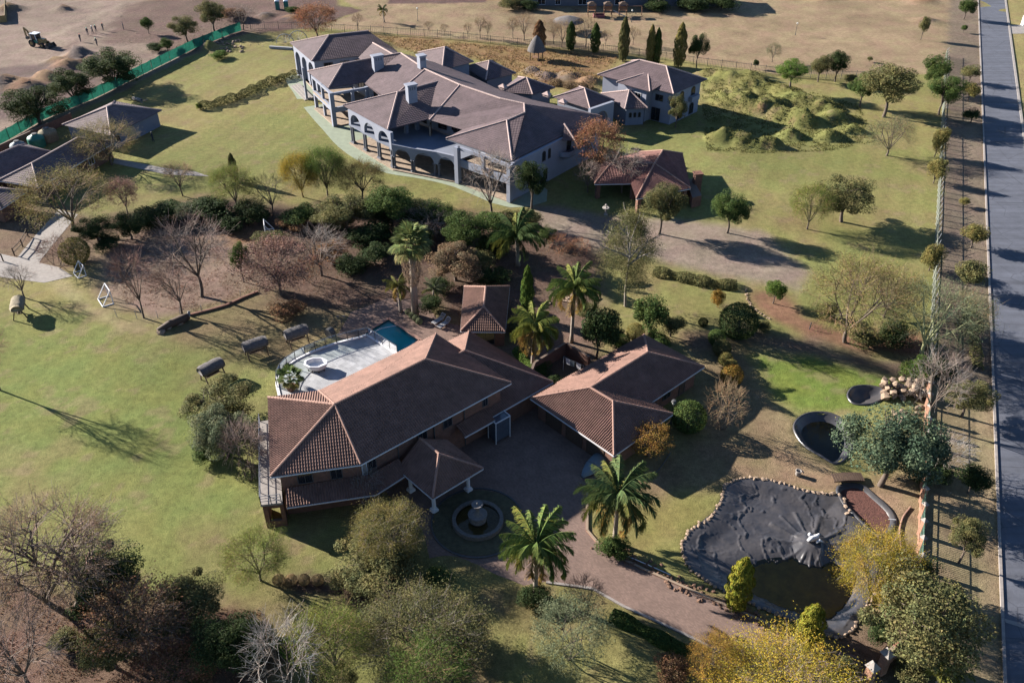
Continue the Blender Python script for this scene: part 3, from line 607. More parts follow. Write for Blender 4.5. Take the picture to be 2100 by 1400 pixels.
# entrance bay: canopy and conservatory glass
a, b = V3(-4.6, 64.2, 2.8), V3(-1.7, 66.7, 2.8); ai, bi = V3(-5.5, 65.2, 3.4), V3(-2.7, 67.8, 3.4)
roof(H1, [[a, b, bi, ai]], M['terra'], 'roll', gut=[(a, b)], name='canopy_roof')
cb = [V3(-1.6, 66.2, 0), V3(-.2, 67.4, 0), V3(-1.0, 68.4, 0), V3(-2.4, 67.2, 0)]; mb = MB(); mb.prism(cb, .3, 2.7); mb.build('conservatory_glass', M['bayglass'], H1)
for i in range(4):
    mb = MB(); mb.beam(cb[i], cb[i] + V3(0, 0, 2.8), .09, .09); mb.beam(cb[i] + V3(0, 0, 2.76), cb[(i + 1) % 4] + V3(0, 0, 2.76), .1, .09); mb.build('conservatory_frame', M['wframe'], H1)
# balcony with rail on brick piers at the west corner
bp_ = [V3(-22.3, 54.9, 0), V3(-20.4, 55.2, 0), V3(-21.0, 57.5, 0), V3(-23.9, 66.5, 0), V3(-25.0, 66.2, 0)]
mb = MB(); mb.prism(bp_, 2.82, 3.05); mb.build('balcony_floor', M['concrete'], H1)
mb = MB(); mb.prism([V3(-22.2, 55.0, 0), V3(-21.8, 55.05, 0), V3(-22.3, 57.3, 0), V3(-22.7, 57.2, 0)], 0, 2.82)
mb.prism([V3(-20.75, 55.25, 0), V3(-20.4, 55.3, 0), V3(-20.9, 57.3, 0), V3(-21.2, 57.2, 0)], 0, 2.82)
mb.beam(V3(-22.2, 55.15, .4), V3(-20.5, 55.4, .4), .25, .8); mb.beam(V3(-22.2, 55.15, 2.6), V3(-20.5, 55.4, 2.6), .25, .44); mb.build('balcony_pier', M['brick'], H1)
mb = MB()
rp = [V3(-20.5, 55.25, 0), V3(-22.25, 54.95, 0), V3(-24.95, 66.2, 0)]
for zz in (3.4, 3.75, 4.05):
    for p, q in zip(rp, rp[1:]): mb.beam(p + V3(0, 0, zz), q + V3(0, 0, zz), .045, .045)
for t in np.linspace(0, 1, 3): c = rp[0].lerp(rp[1], t); mb.beam(c + V3(0, 0, 3.05), c + V3(0, 0, 4.05), .06, .06)
for t in np.linspace(0, 1, 9): c = rp[1].lerp(rp[2], t); mb.beam(c + V3(0, 0, 3.05), c + V3(0, 0, 4.05), .06, .06)
mb.build('balcony_rail', M['slate'], H1)
# lower wing roof (single storey, east end)
q = [V3(-10.6, 59.9, 2.8), V3(4.3, 72.8, 2.8), V3(-4.9, 82.1, 2.8), V3(-12.0, 75.9, 2.8)]; qr = V3(-4.95, 74.1, 5.9); qs = V3(-9, 70.5, 5.9)
roof(H1, [[V3(-2.1, 67.1, 2.8), q[1], qr, V3(-6.8, 72.5, 5.9)], [q[1], q[2], qr], [q[2], V3(-8.6, 78.9, 2.8), V3(-6.8, 72.5, 5.9), qr]], M['terra'], 'roll', ridges=[[q[1], qr], [q[2], qr], [V3(-6.8, 72.5, 5.9), qr]], rm=M['terrar'], gut=[(V3(-2.1, 67.1, 2.8), q[1]), (q[1], q[2])], name='wing_roof')
mb = MB(); mb.prism(inset([V3(-2.1, 67.1, 0), q[1], q[2], V3(-8.6, 78.9, 0)], .6), 0, 2.8); mb.build('wing_wall', M['brick'], H1)
# ------------------------------------------------------------------ garage wing
H2 = thing('garage_block', 'single-storey brick garage block with L-shaped terracotta roof beside the dark courtyard', 'garage', (10, 70, 0))
A, B_, C_ = V3(9.7, 61.7, 2.65), V3(1.9, 70.3, 2.65), V3(16.2, 67.8, 2.65); I = V3(14.3, 69.7, 2.65); Dg, Eg = V3(20.8, 75.7, 2.65), V3(15, 81.7, 2.65); g1, g2, g3 = V3(10.0, 67.25, 4.72), V3(7.9, 69.4, 4.72), V3(14.45, 75.45, 4.72)
Bb = V3(2.6, 71.0, 2.65)
roof(H2, [[A, g1, g2, B_], [A, C_, g1], [C_, I, g2, g1], [I, Dg, g3, g2], [Dg, Eg, g3], [Eg, Bb, g2, g3], [Bb, B_, g2]], M['terra'], 'roll',
     ridges=[[g1, g2], [g2, g3], [A, g1], [C_, g1], [B_, g2], [Dg, g3], [Eg, g3]], rm=M['terrar'], gut=[(A, B_), (A, C_), (I, Dg), (Dg, Eg), (Eg, Bb)])
gw = inset([A, C_, I, Dg, Eg, Bb, B_], .6); mb = MB(); mb.prism(gw, 0, 2.64); mb.build('wall', M['brick'], H2)
for t in (.25, .5, .75): window(H2, B_ + (V3(.45, .4, 0)), A + V3(.45, .4, 0), t, 2.3, .05, 2.2, name='garage_door', fm=M['wood'], gm=M['wood'], bars=0)
window(H2, gw[2], gw[3], .45, 1.3, .9, 2.1); window(H2, gw[2], gw[3], .75, 1.0, .05, 2.1, name='door', gm=M['wood'], bars=0)
# yard wall between the houses with a washing line
yw = thing('yard_wall', 'low brick wall round the drying yard between house and garage', 'wall', (*P(1150, 745)[:2], 0)); mb = MB()
for p, qq in zip(PW('1090,790 1098,768 1160,728'), PW('1098,768 1160,728 1205,757')): wall_run(mb, p, qq, 0, 1.7)
mb.build('wall', M['brick'], yw)
wln = thing('washing_line', 'washing line with white and blue laundry in the brick yard', 'washing line', P(1175, 765))
a, b = P(1155, 760), P(1195, 778); mb = MB(); mb.tube([a, a + V3(0, 0, 2)], .04); mb.tube([b, b + V3(0, 0, 2)], .04); mb.tube([a + V3(0, 0, 1.95), b + V3(0, 0, 1.95)], .012, 4); mb.build('line_frame', M['galv'], wln)
for t, m in ((.2, 'shirtw'), (.42, 'canvas'), (.75, 'shirtw')):
    c = a.lerp(b, t); mb = MB(); d = (b - a).normalized() * .3; mb.add([c + d + V3(0, 0, 1.94), c - d + V3(0, 0, 1.94), c - d * 1.1 + V3(.1, 0, 1.1), c + d * .9 + V3(.06, 0, 1.15)], [(0, 1, 2, 3)]); o = mb.build('cloth', M[m], wln); s = o.modifiers.new('s', 'SOLIDIFY'); s.thickness = .02
# pool pavilion
H3 = thing('pool_pavilion', 'small pavilion with terracotta hip roof behind the brick house', 'pavilion', (-3, 87.5, 0))
hip(H3, (-5.9, 82.75), (-5.9, 92.4), (-.3, 92.4), (-.8, 82.65), 2.4, 4.0, M['terra'], rm=M['terrar'])
mb = MB(); mb.prism([(-5.3, 83.3), (-.9, 83.2), (-.8, 91.8), (-5.3, 91.8)], 0, 2.35); mb.build('wall', M['brick'], H3)
window(H3, (-5.3, 83.3), (-.9, 83.2), .5, 2.2, .3, 2.0)
# ------------------------------------------------------------------ grey mansion
MH = thing('grey_mansion', 'sprawling two-storey grey mansion with brown tile roofs and arched terraces', 'house', (-12, 148, 0))
BR = dict(style='flat', tw=.42, tl=.42, rm=M['brownr'], rr=.15)
def eav(x, y, z=6.2): return P(x, y, z)
R1, R2, R3, R4, R5 = V3(-20.4, 162, 9.4), V3(-15.2, 152.9, 9.4), V3(-8.75, 145, 9.4), V3(-1.85, 138.5, 9.4), V3(1.95, 136.2, 9.4)
S1, S2, S3, Fc = V3(-10.3, 129.8, 6.2), V3(-.8, 130.9, 8.7), V3(2.0, 132.7, 9.3), V3(0, 121.5, 6.2)
Ya, Xa, Eb, Ea, Ec = V3(-13.4, 137.5, 6.2), V3(-21.0, 146.6, 6.2), V3(-23.2, 149.2, 6.2), V3(-26.7, 155.4, 6.2), V3(-7.9, 133.4, 6.2)
B1e, B2e, B3e, B4e, B0e = V3(-8, 159.4, 6.2), V3(-2.9, 152.5, 6.2), V3(3.6, 146.6, 6.2), V3(15, 139.4, 6.2), V3(-14.5, 166.5, 6.2)
m2a, m2b, m2c, m2d, m2r, m2s = V3(-37.9, 161.5, 6.2), V3(-32.5, 152.5, 6.2), V3(-26.6, 155.6, 6.2), V3(-28, 167, 6.2), V3(-30.6, 158.4, 8.6), V3(-24.2, 161.6, 8.9)
p2a, p2b, p2c, p2d, p2r, p2s = V3(-28.6, 144.1, 6.2), V3(-19.8, 133.4, 6.2), V3(-13.6, 137.9, 6.2), V3(-22.4, 148.6, 6.2), V3(-19.1, 143.4, 8.7), V3(-12.8, 148.0, 8.9)
m1a, m1b, m1c, m1d, m1e, m1r, m1s = V3(-44.7, 178.8, 6.2), V3(-38.2, 167.4, 6.2), V3(-27.8, 171.4, 6.2), V3(-22.6, 173.6, 6.2), V3(-29.5, 185.2, 6.2), V3(-36, 175.5, 8.7), V3(-28.7, 178.3, 8.7)
roof(MH, [[Ea, Eb, Xa, R2, R1], [Xa, Ya, R3, R2], [Ya, Ec, S3, R5, R4, R3]], M['brown'], ridges=[[R1, R2], [R2, R3], [R3, R4], [R4, R5], [R2, Xa], [R3, Ya], [R5, S3]], **BR)
roof(MH, [[R1, R2, B1e, B0e], [R2, R3, B2e, B1e], [R3, R4, B3e, B2e], [R4, R5, B4e, B3e]], M['brown'], name='rear_roof', **BR)
roof(MH, [[S1, Fc, S2], [Fc, B4e, R5, S3, S2], [S1, S2, S3, Ec]], M['brown'], ridges=[[S1, S2], [S2, S3], [Fc, S2]], name='corner_roof', gut=[(S1, Fc)], gm=M['slate'], **BR)
roof(MH, [[m2a, m2b, m2r], [m2b, m2c, m2s, m2r], [m2a, m2r, m2s, m2d], [m2c, Ea, R1, m2s]], M['brown'], ridges=[[m2b, m2r], [m2a, m2r], [m2r, m2s, R1]], name='pavilion_roof', **BR)
roof(MH, [[p2a, p2b, p2r], [p2b, p2c, p2s, p2r], [p2a, p2r, p2s, p2d]], M['brown'], ridges=[[p2b, p2r], [p2a, p2r], [p2r, p2s]], name='pavilion_roof', **BR)
roof(MH, [[m1a, m1b, m1r], [m1b, m1c, m1d, m1s, m1r], [m1d, m1e, m1s], [m1e, m1a, m1r, m1s]], M['brown'], ridges=[[m1b, m1r], [m1a, m1r], [m1r, m1s]], name='wing_roof', **BR)
l0, l1, l2, l3, l4 = V3(-27.0, 172.2, 8.2), V3(-22.1, 164.8, 8.2), V3(-25.8, 163.5, 6.2), V3(-29.6, 169.5, 6.2), V3(-20.5, 171, 6.2)
roof(MH, [[l3, l2, l1, l0], [l0, l1, V3(-17.5, 167.5, 6.2), l4]], M['brown'], ridges=[[l0, l1]], name='link_roof', **BR)
hip(MH, (-18.4, 172.6), (-12.8, 176), (-7.3, 167), (-13.0, 162.5), 6.2, 8.2, M['brown'], False, name='rear_wing_roof', **BR)
hip(MH, (-5.0, 164.8), (.8, 168.8), (-3.9, 176.5), (-9.6, 172.5), 3.4, 5.2, M['brown'], False, name='rear_wing_roof', **BR)
hip(MH, (-2.5, 158.0), (3.8, 156.6), (8.0, 160.0), (1.2, 166.2), 3.6, 5.4, M['brown'], False, name='rear_wing_roof', **BR)
hip(MH, (13.7, 148.6), (18.4, 153.1), (12.5, 160.2), (7.4, 154.6), 3.8, 5.6, M['brown'], False, name='rear_wing_roof', **BR)
# small roof lantern pyramids seen on the rear slope
for c in ((-1.6, 151, 7.1), (6.0, 147.5, 7.0), (8.4, 141.2, 8.0)):
    mb = MB(); mb.box((c[0], c[1], c[2] - .2), (1.2, .8, .4), -.7); mb.box((c[0], c[1], c[2] + .2), (1.5, 1.1, .45), -.7, top=.15); mb.build('roof_vent', M['brownr'], MH)
# solid storeys behind the terraces
core = [(-26, 156), (-22.6, 150.2), (-19.6, 146.8), (-13.0, 140.4), (-7.2, 136.6), (-4.2, 130.5), (-1.5, 128.0), (5.3, 128.6), (14.3, 139.4), (3.0, 145.6), (-3.4, 151.6), (-8.6, 158.5), (-15, 165)]
mb = MB(); mb.prism(core, 0, 6.15); mb.prism([(-37.2, 168.4), (-27.8, 172.0), (-23.4, 173.8), (-29.8, 184.3), (-43.6, 178.6), (-41.6, 175)], 0, 6.15); mb.prism([(-29.5, 160.5), (-25.8, 156.6), (-21, 164), (-22, 172), (-28, 172)], 0, 6.15); mb.build('wall', M['plaster'], MH)
mb = MB(); mb.prism(inset([(-18.4, 172.6), (-12.8, 176), (-7.3, 167), (-13.0, 162.5)], .7), 0, 6.15); mb.prism(inset([(-5.0, 164.8), (.8, 168.8), (-3.9, 176.5), (-9.6, 172.5)], .6), 0, 3.35); mb.prism(inset([(-2.5, 158.0), (3.8, 156.6), (8.0, 160.0), (1.2, 166.2)], .6), 0, 3.55); mb.prism(inset([(13.7, 148.6), (18.4, 153.1), (12.5, 160.2), (7.4, 154.6)], .6), 0, 3.75); mb.build('rear_wall', M['plaster2'], MH)
# apron and terrace floors
sheet('apron', [Vector((*p[:2], 0)) - MH.location for p in smooth_poly([V3(*q, 0) for q in ((-45, 178), (-42.8, 168), (-37.8, 157), (-33.5, 148.6), (-29.5, 141), (-24.6, 134.5), (-20, 130.6), (-15, 128.8), (-9, 125.6), (-.3, 118.6), (5.5, 124.5), (-10, 150), (-25, 175))], 3)], .02, M['apron'], MH)
mb = MB(); mb.prism([(-37, 158.8), (-31.6, 149.9), (-25, 154), (-30, 163)], .02, .22); mb.prism([(-28, 142.6), (-19.2, 131.6), (-8.4, 126.8), (-6, 131), (-12, 140), (-22, 147)], .02, .2); mb.prism([(-8.5, 126.9), (-.1, 119.9), (4.5, 127.6), (-4, 130)], .02, .18); mb.prism([(-42.8, 176.5), (-38.3, 167.6), (-35.5, 169), (-40.5, 178)], .02, .3); mb.build('terrace_floor', M['tan'], MH)
mb = MB(); mb.prism([(-36.9, 159.2), (-31.7, 150.3), (-25.6, 154.2), (-30, 161)], 3.02, 3.3); mb.build('balcony_floor', M['tan'], MH)
mb = MB(); mb.prism([(-27.7, 142.7), (-21.5, 135.1), (-18.9, 132.4), (-8.5, 127.6), (-5, 131), (-13, 140), (-20, 146)], 3.3, 3.6); mb.build('roof_terrace', M['plaster2'], MH)
mb = MB(); mb.prism([(-8.2, 127.2), (-.4, 120.6), (5, 128.5), (-4, 130.5)], 3.0, 3.3); mb.build('balcony_floor', M['tan'], MH)
mb = MB(); mb.prism([(-24, 146), (-27.3, 150), (-27.2, 154), (-23, 150)], 3.0, 3.3); mb.build('balcony_floor', M['plaster2'], MH)
mb = MB(); wall_run(mb, (-26.5, 153.0), (-23.6, 148.2), 3.3, 4.3); mb.build('parapet', M['plaster'], MH)
# west wing: tall arches
mb = MB(); wall_run(mb, (-44.0, 178.0), (-37.9, 167.9), .1, 6.1, [(.6, 3.6, .3, 5.2, True), (4.3, 7.3, .3, 5.2, True), (8.0, 11.0, .3, 5.2, True)], .5); wall_run(mb, (-37.9, 167.9), (-28, 171.8), .1, 6.1, [], .4); mb.build('arcade_wall', M['plaster'], MH)
for t, w in ((.25, 1.8), (.55, 1.8), (.8, 1.2)): window(MH, (-37.9, 167.9), (-28, 171.8), t, w, 4.4, 5.5)
for k in range(3): mb = MB(); mb.prism([(-42.9 - k * .5, 171.5 - k * .2), (-38.6 - k * .5, 163.6 - k * .2), (-38 - k * .5, 164 - k * .2), (-42.3 - k * .5, 171.9 - k * .2)], .02, .42 - k * .13); mb.build('step', M['concrete'], MH)
# pavilion 1: square columns on two storeys
for i, (a, b) in enumerate((((-36.6, 159.6), .55), ((-34.2, 155.2), .45), ((-31.75, 150.5), .75), ((-28.3, 152.2), .5), ((-25.9, 153.6), .6), ((-39.3, 163.9), .4))):
    mb = MB(); mb.box((a[0], a[1], 3.1), (b, b, 6.1), .5); mb.build('column', M['plaster'], MH)
mb = MB(); mb.beam((-36.7, 159.6, 3.0), (-31.6, 150.4, 3.0), .4, .9); mb.beam((-31.6, 150.4, 3.0), (-25.8, 153.6, 3.0), .4, .9); mb.beam((-36.7, 159.6, 5.9), (-31.6, 150.4, 5.9), .4, .4); mb.beam((-31.6, 150.4, 5.9), (-25.8, 153.6, 5.9), .4, .4); mb.build('spandrel', M['plaster'], MH)
# pavilion 2: three tall arches on paired dark columns
pA, pB = V3(-27.6, 142.6, 0), V3(-19.3, 132.4, 0); L2 = (pB - pA).length; mb = MB(); sp = L2 / 3
wall_run(mb, pA, pB, 3.3, 6.1, [(sp * i + .55, sp * (i + 1) - .55, 3.3, 5.7, True) for i in range(3)], .55); mb.build('arcade_wall', M['plaster'], MH)
def colpair(c, d, z0, z1, m='slate', r=.2, sep=.32, base=True):
    for s in (-1, 1):
        mb = MB(); q = Vector(c) + Vector(d) * sep * s; mb.lathe([(r, z0), (r * .92, z1)], 10, (q.x, q.y, 0)); mb.box((q.x, q.y, z1 - .08), (r * 2.6, r * 2.6, .2), .7)
        if base: mb.box((q.x, q.y, z0 + .15), (r * 2.7, r * 2.7, .3), .7)
        mb.build('column', M[m], MH)
dd = (pB - pA).normalized(); nn2 = Vector((dd.y, -dd.x, 0))
for i in range(4): colpair(pA + dd * (sp * i + (.3 if i == 0 else -.3 if i == 3 else 0)) - nn2 * .28, dd, .2, 3.3, sep=.27)
# roof terrace arcade: three low arches, curved parapet
pts = [V3(-19.2, 132.2, 0), V3(-15.9, 130.6, 0), V3(-12.0, 129.2, 0), V3(-8.6, 127.3, 0)]; mb = MB()
for a, b in zip(pts, pts[1:]):
    L = (b - a).length; wall_run(mb, a, b, 2.2, 4.3, [(.35, L - .35, 2.2, 3.75, True)], .45)
mb.build('arcade_wall', M['plaster'], MH)
for i, c in enumerate(pts): 
    d = (pts[min(i + 1, 3)] - pts[max(i - 1, 0)]).normalized(); colpair(c - Vector((d.y, -d.x, 0)) * .22, d, .2, 2.25, sep=.2 if i in (0, 1) else .38, r=.19)
mb = MB(); wall_run(mb, (-13.6, 139.2), (-13.6, 139.2 - 2), 3.6, 5.2); mb.build('parapet', M['tan'], MH)
for t in (.3, .62, .9): window(MH, (-13.0, 140.4), (-7.2, 136.6), t, 1.3, 4.2, 5.7, True)
for c in ((-17.5, 138.5), (-15.8, 140.0)):
    mb = MB(); mb.box((c[0], c[1], 4.9), (.6, .6, 2.6), .7); mb.build('column', M['plaster2'], MH)
# corner block: columns, balcony parapet
for c, w in (((-8.45, 126.95), .75), ((-4.3, 123.4), .45), ((-.35, 120.4), .7)):
    mb = MB(); mb.box((c[0], c[1], 3.1 if w > .5 else 4.9), (w, w, 6.0 if w > .5 else 2.4), -.7); mb.build('column', M['plaster'], MH)
mb = MB(); wall_run(mb, (-8.4, 127.0), (-.3, 120.3), 2.9, 4.1, th=.35); wall_run(mb, (-8.4, 127.0), (-.3, 120.3), 5.6, 6.1, th=.35); mb.build('parapet', M['plaster'], MH)
mb = MB(); wall_run(mb, (-.1, 120.5), (14.6, 138.4), .1, 6.1, th=.5); mb.build('side_wall', M['plaster'], MH)
for t, zb, zt, w in ((.14, 3.9, 5.6, .9), (.34, 3.9, 5.6, .9), (.40, 3.9, 5.6, .7), (.36, .6, 2.6, 1.0), (.62, 3.6, 5.5, 1.2), (.2, .6, 2.6, 1.0)): window(MH, (-.1, 120.5), (14.6, 138.4), t, w, zb, zt, True)
mb = MB(); c = lerp2((-.1, 120.5), (14.6, 138.4), .58); mb.lathe([(.2, 2.5), (1.5, 3.2), (1.6, 3.3), (1.6, 4.1), (1.45, 4.1), (1.45, 3.3)], 16, (c.x, c.y, 0)); mb.build('round_balcony', M['plaster'], MH)
t0 = lerp2((-.1, 120.5), (14.6, 138.4), .5)
roof(MH, [[t0 + V3(.6, .2, 6.0), t0 + V3(2.6, .1, 6.0), t0 + V3(1.0, 2.8, 7.6)], [t0 + V3(2.6, .1, 6.0), t0 + V3(4.2, 3.2, 6.0), t0 + V3(1.0, 2.8, 7.6)]], M['brown'], ridges=[[t0 + V3(2.6, .1, 6.0), t0 + V3(1.0, 2.8, 7.6)]], name='bay_roof', **BR)
# interior ground-floor fronts behind the terraces
for (a, b), ts in ((((-13.0, 140.4), (-7.2, 136.6)), (.25, .7)), (((-7.2, 136.6), (-4.2, 130.5)), (.5,)), (((-19.6, 146.8), (-13.0, 140.4)), (.3, .7)), (((-26, 156), (-22.6, 150.2)), (.5,)), (((-29.5, 160.5), (-25.8, 156.6)), (.5,))):
    for t in ts: window(MH, a, b, t, 2.2, .3, 2.6, name='glass_door'); window(MH, a, b, t, 1.8, 3.9, 5.5)
for (x, y, zb, w, l, h) in ((-24.3, 158.6, 6.6, 1.1, 1.9, 3.4), (-15.9, 154.2, 8.2, 1.2, 1.2, 3.2), (-16.6, 141.6, 6.6, 1.1, 1.6, 4.0)):
    ch = MB(); a = .55; ch.box((x, y, zb + h / 2), (l, w, h), a); ch.box((x, y, zb + h + .1), (l + .3, w + .3, .25), a); o = ch.build('chimney', M['plaster'], MH)
    for k in (-1, 0, 1):
        for s in (-1, 1):
            q = V3(x, y, zb + h - .45) + Vector((math.cos(a), math.sin(a), 0)) * k * l * .26 + Vector((-math.sin(a), math.cos(a), 0)) * s * (w / 2 + .004)
            v = MB(); v.box(q, (.22, .03, .5), a); v.build('flue_slot', M['slate'], o)
# wagon wheel arch sculpture west of the wing
WS = thing('wagon_wheel_frame', 'pair of big half wheels with pale timber beside the mansion west wing', 'wheel', P(590, 88))
for px, py, r in ((585, 88, 1.9), (612, 82, 2.0)):
    c = P(px, py, .2); mb = MB(); mb.tube([c + V3(r * math.cos(t), .3 * math.cos(t), r * math.sin(t)) for t in np.linspace(0, math.pi, 14)], .09, 6)
    for t in np.linspace(.2, math.pi - .2, 8): mb.tube([c, c + V3(r * math.cos(t), .3 * math.cos(t), r * math.sin(t))], .035, 4)
    mb.build('half_wheel', M['galv'], WS)
mb = MB(); mb.beam(P(553, 97, .3), P(600, 100, .3), .5, .5); mb.beam(P(596, 100, .1), P(596, 100, 1.8), .3, .3); mb.build('timber', M['galv'], WS)
# ------------------------------------------------------------------ guest house
GH = thing('guest_house', 'two-storey grey guest house with brown hip roof east of the mansion', 'house', (25, 159, 0))
ge = [(15.7, 160.2), (28.3, 150.2), (35.5, 157.7), (22.9, 168.2)]
hip(GH, ge[0], ge[1], ge[2], ge[3], 6.0, 8.5, M['brown'], False, **BR)
gi = inset(ge, .75); mb = MB(); mb.prism(gi, 0, 6.0); mb.build('wall', M['plaster'], GH)
roof(GH, [[V3(18.9, 156.3, 5.95), V3(24.3, 151.4, 5.95), V3(24.6, 157.4, 7.35)], [V3(24.3, 151.4, 5.95), V3(27.6, 154, 6.9), V3(24.6, 157.4, 7.35)]], M['brown'], ridges=[[V3(18.9, 156.3, 5.95), V3(24.6, 157.4, 7.35)], [V3(24.3, 151.4, 5.95), V3(24.6, 157.4, 7.35)]], name='bay_roof', **BR)
mb = MB(); mb.prism([(19.3, 157.0), (23.9, 152.6), (25, 153.8), (20.6, 158)], 0, 5.95); mb.build('bay_wall', M['plaster'], GH)
for t, w in ((.35, .7), (.72, 1.4)): window(GH, (19.3, 157.0), (23.9, 152.6), t, w, 4.0, 5.0, fm=M['wframe'])
window(GH, gi[0], gi[1], .83, 1.6, 3.8, 5.0); window(GH, gi[0], gi[1], .80, 1.8, .1, 2.5, name='door', bars=1)
for t in (.35, .75): window(GH, gi[1], gi[2], t, 1.3, 3.2, 5.4, True); window(GH, gi[1], gi[2], t, 1.4, .2, 2.4, True)
mb = MB(); c = lerp2(gi[1], gi[2], .75); mb.box((c.x, c.y, 3.3), (2.4, 1.6, .9), .8); mb.build('balcony', M['plaster'], GH)
hip(GH, (20.0, 150.3), (24.1, 150.9), (23.6, 157.2), (16.4, 158.2), 3.2, 5.2, M['brown'], False, name='lean_roof', **BR)
lw = inset([(20.0, 150.3), (24.1, 150.9), (23.6, 157.2), (16.4, 158.2)], .5); mb = MB(); mb.prism(lw, 0, 3.2); mb.build('lean_wall', M['plaster2'], GH)
for t in (.25, .5, .75): window(GH, lw[0], lw[1], t, .55, 1.4, 2.4, True, bars=0)
mb = MB(); wall_run(mb, (13.6, 146.6), (18.0, 150.4), 0, 4.6, [(1.2, 4.4, 0, 3.6, True)], .6); mb.build('arch_portal', M['plaster'], GH)
# ------------------------------------------------------------------ red-roofed lapa
LP = thing('braai_pavilion', 'red-tiled open pavilion with brick piers between bare trees near the mansion', 'pavilion', (20, 124, 0))
ap, ap2, la, lb = V3(21.6, 124.0, 4.6), V3(23.6, 129.2, 4.5), V3(12.4, 121.2, 2.6), V3(17.9, 121.4, 2.6)
lf, lr, lbk, lbl, lk1, lwl = V3(18.1, 116.2, 2.6), V3(26.6, 119.7, 2.6), V3(27.4, 132.4, 2.6), V3(20.6, 133, 2.6), V3(15.0, 124.6, 4.3), V3(12.2, 128.2, 2.6)
roof(LP, [[lf, lr, ap], [lr, lbk, ap2, ap], [lbk, lbl, ap2], [lf, ap, lb], [la, lb, ap, lk1], [lwl, la, lk1], [lbl, lwl, lk1, ap, ap2]], M['redtile'], 'roll', ridges=[[lf, ap], [lr, ap], [ap, ap2], [ap2, lbk], [ap2, lbl], [la, lk1], [lk1, ap]], rm=M['terrar'], gut=[(lf, lr), (la, lb)])
for c in ((18.6, 117.0), (25.8, 120.1), (18.3, 121.6), (13.0, 121.8), (26.5, 131.6)): mb = MB(); mb.box((c[0], c[1], 1.3), (.6, .6, 2.6), .4); mb.build('pier', M['brick'], LP)
mb = MB(); mb.prism([(20.5, 126), (26.6, 126), (26.8, 131.8), (20.8, 132)], 0, 2.55); mb.prism([(26.8, 118.4), (28.3, 119.2), (28.0, 125), (26.8, 125)], 0, 1.7); mb.build('wall', M['brick'], LP)
mb = MB(); mb.box((28.3, 123.5, 1.6), (1.1, 1.1, 3.2), .2); mb.box((28.3, 123.5, 3.3), (1.3, 1.3, .25), .2); mb.build('chimney', M['brick'], LP)
# ------------------------------------------------------------------ west outbuildings
OG = thing('grey_garage', 'low grey garage with brown hip roof beside the green net fence', 'garage', (-69.6, 147.5, 0))
oc = [(-67, 139.3), (-62.2, 150.8), (-72.3, 155.4), (-77.1, 144.0)]; hip(OG, oc[0], oc[1], oc[2], oc[3], 2.8, 4.9, M['cottile'], False, style='flat', tw=.4, tl=.4, rm=M['brownr'], rr=.15)
oi_ = inset(oc, .6); mb = MB(); mb.prism(oi_, 0, 2.8); mb.build('wall', M['plaster2'], OG); window(OG, oi_[0], oi_[1], .1, 1.0, 1.0, 2.1)
OC = thing('brick_cottage', 'long brick cottage with brown hip roof at the left edge', 'cottage', (-72, 129, 0))
kc = dict(style='flat', tw=.36, tl=.38, rm=M['brownr'], rr=.14)
cc = [(-70.8, 120.2), (-65.6, 137.2), (-72.6, 139.3), (-77.8, 122.4)]; hip(OC, *cc, 2.6, 4.3, M['cottile'], **kc)
mb = MB(); mb.prism(inset(cc, .6), 0, 2.6); mb.build('wall', M['brick'], OC); ci_ = inset(cc, .6)
for t in (.2, .45, .7): window(OC, ci_[0], ci_[1], t, 1.3, .9, 2.1, fm=M['wframe'])
OD = thing('brick_annex', 'brown-roofed annex behind the cottage beside the green water tanks', 'annex', (-81, 129, 0))
cd = [(-79.5, 121.5), (-74.3, 133.3), (-80, 136.5), (-86, 124)]; hip(OD, *cd, 2.5, 4.2, M['cottile'], **kc); mb = MB(); mb.prism(inset(cd, .6), 0, 2.5); mb.build('wall', M['brick'], OD)
OE = thing('brick_store', 'small brick store with plum roof in the left corner below the cottage', 'store', (-77, 116, 0))
ce = [(-73.0, 113.0), (-71.9, 118.9), (-79.5, 121.0), (-82, 115.5)]; hip(OE, *ce, 2.6, 3.9, M['cottile'], **kc); mb = MB(); mb.prism(inset(ce, .7), 0, 2.6); mb.build('wall', M['brick'], OE); window(OE, inset(ce, .7)[3], inset(ce, .7)[0], .7, 1.2, .9, 2.0)
bw = thing('boundary_wall', 'low brown boundary wall behind the cottage and water tanks', 'wall', (*P(80, 285)[:2], 0)); mb = MB(); wall_run(mb, P(-60, 345), P(150, 248), 0, 1.5); mb.build('wall', M['brick'], bw)
# house at the top edge
TH = thing('far_house', 'shaded house front with white door frames at the top edge of the park', 'house', P(1230, 10))
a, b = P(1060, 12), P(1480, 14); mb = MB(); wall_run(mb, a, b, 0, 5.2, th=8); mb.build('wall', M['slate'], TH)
for t, w in ((.12, 2.0), (.20, 1.4), (.32, 2.2), (.5, 2.4), (.65, 1.6), (.8, 2.4)): window(TH, a, b, t, w, .3, 2.6, fm=M['wframe'])
nb = Vector((-(b - a).normalized().y, (b - a).normalized().x, 0)); hip(TH, a - nb * .7, b - nb * .7, b + nb * 9, a + nb * 9, 5.2, 7.6, M['brown'], False, **BR)
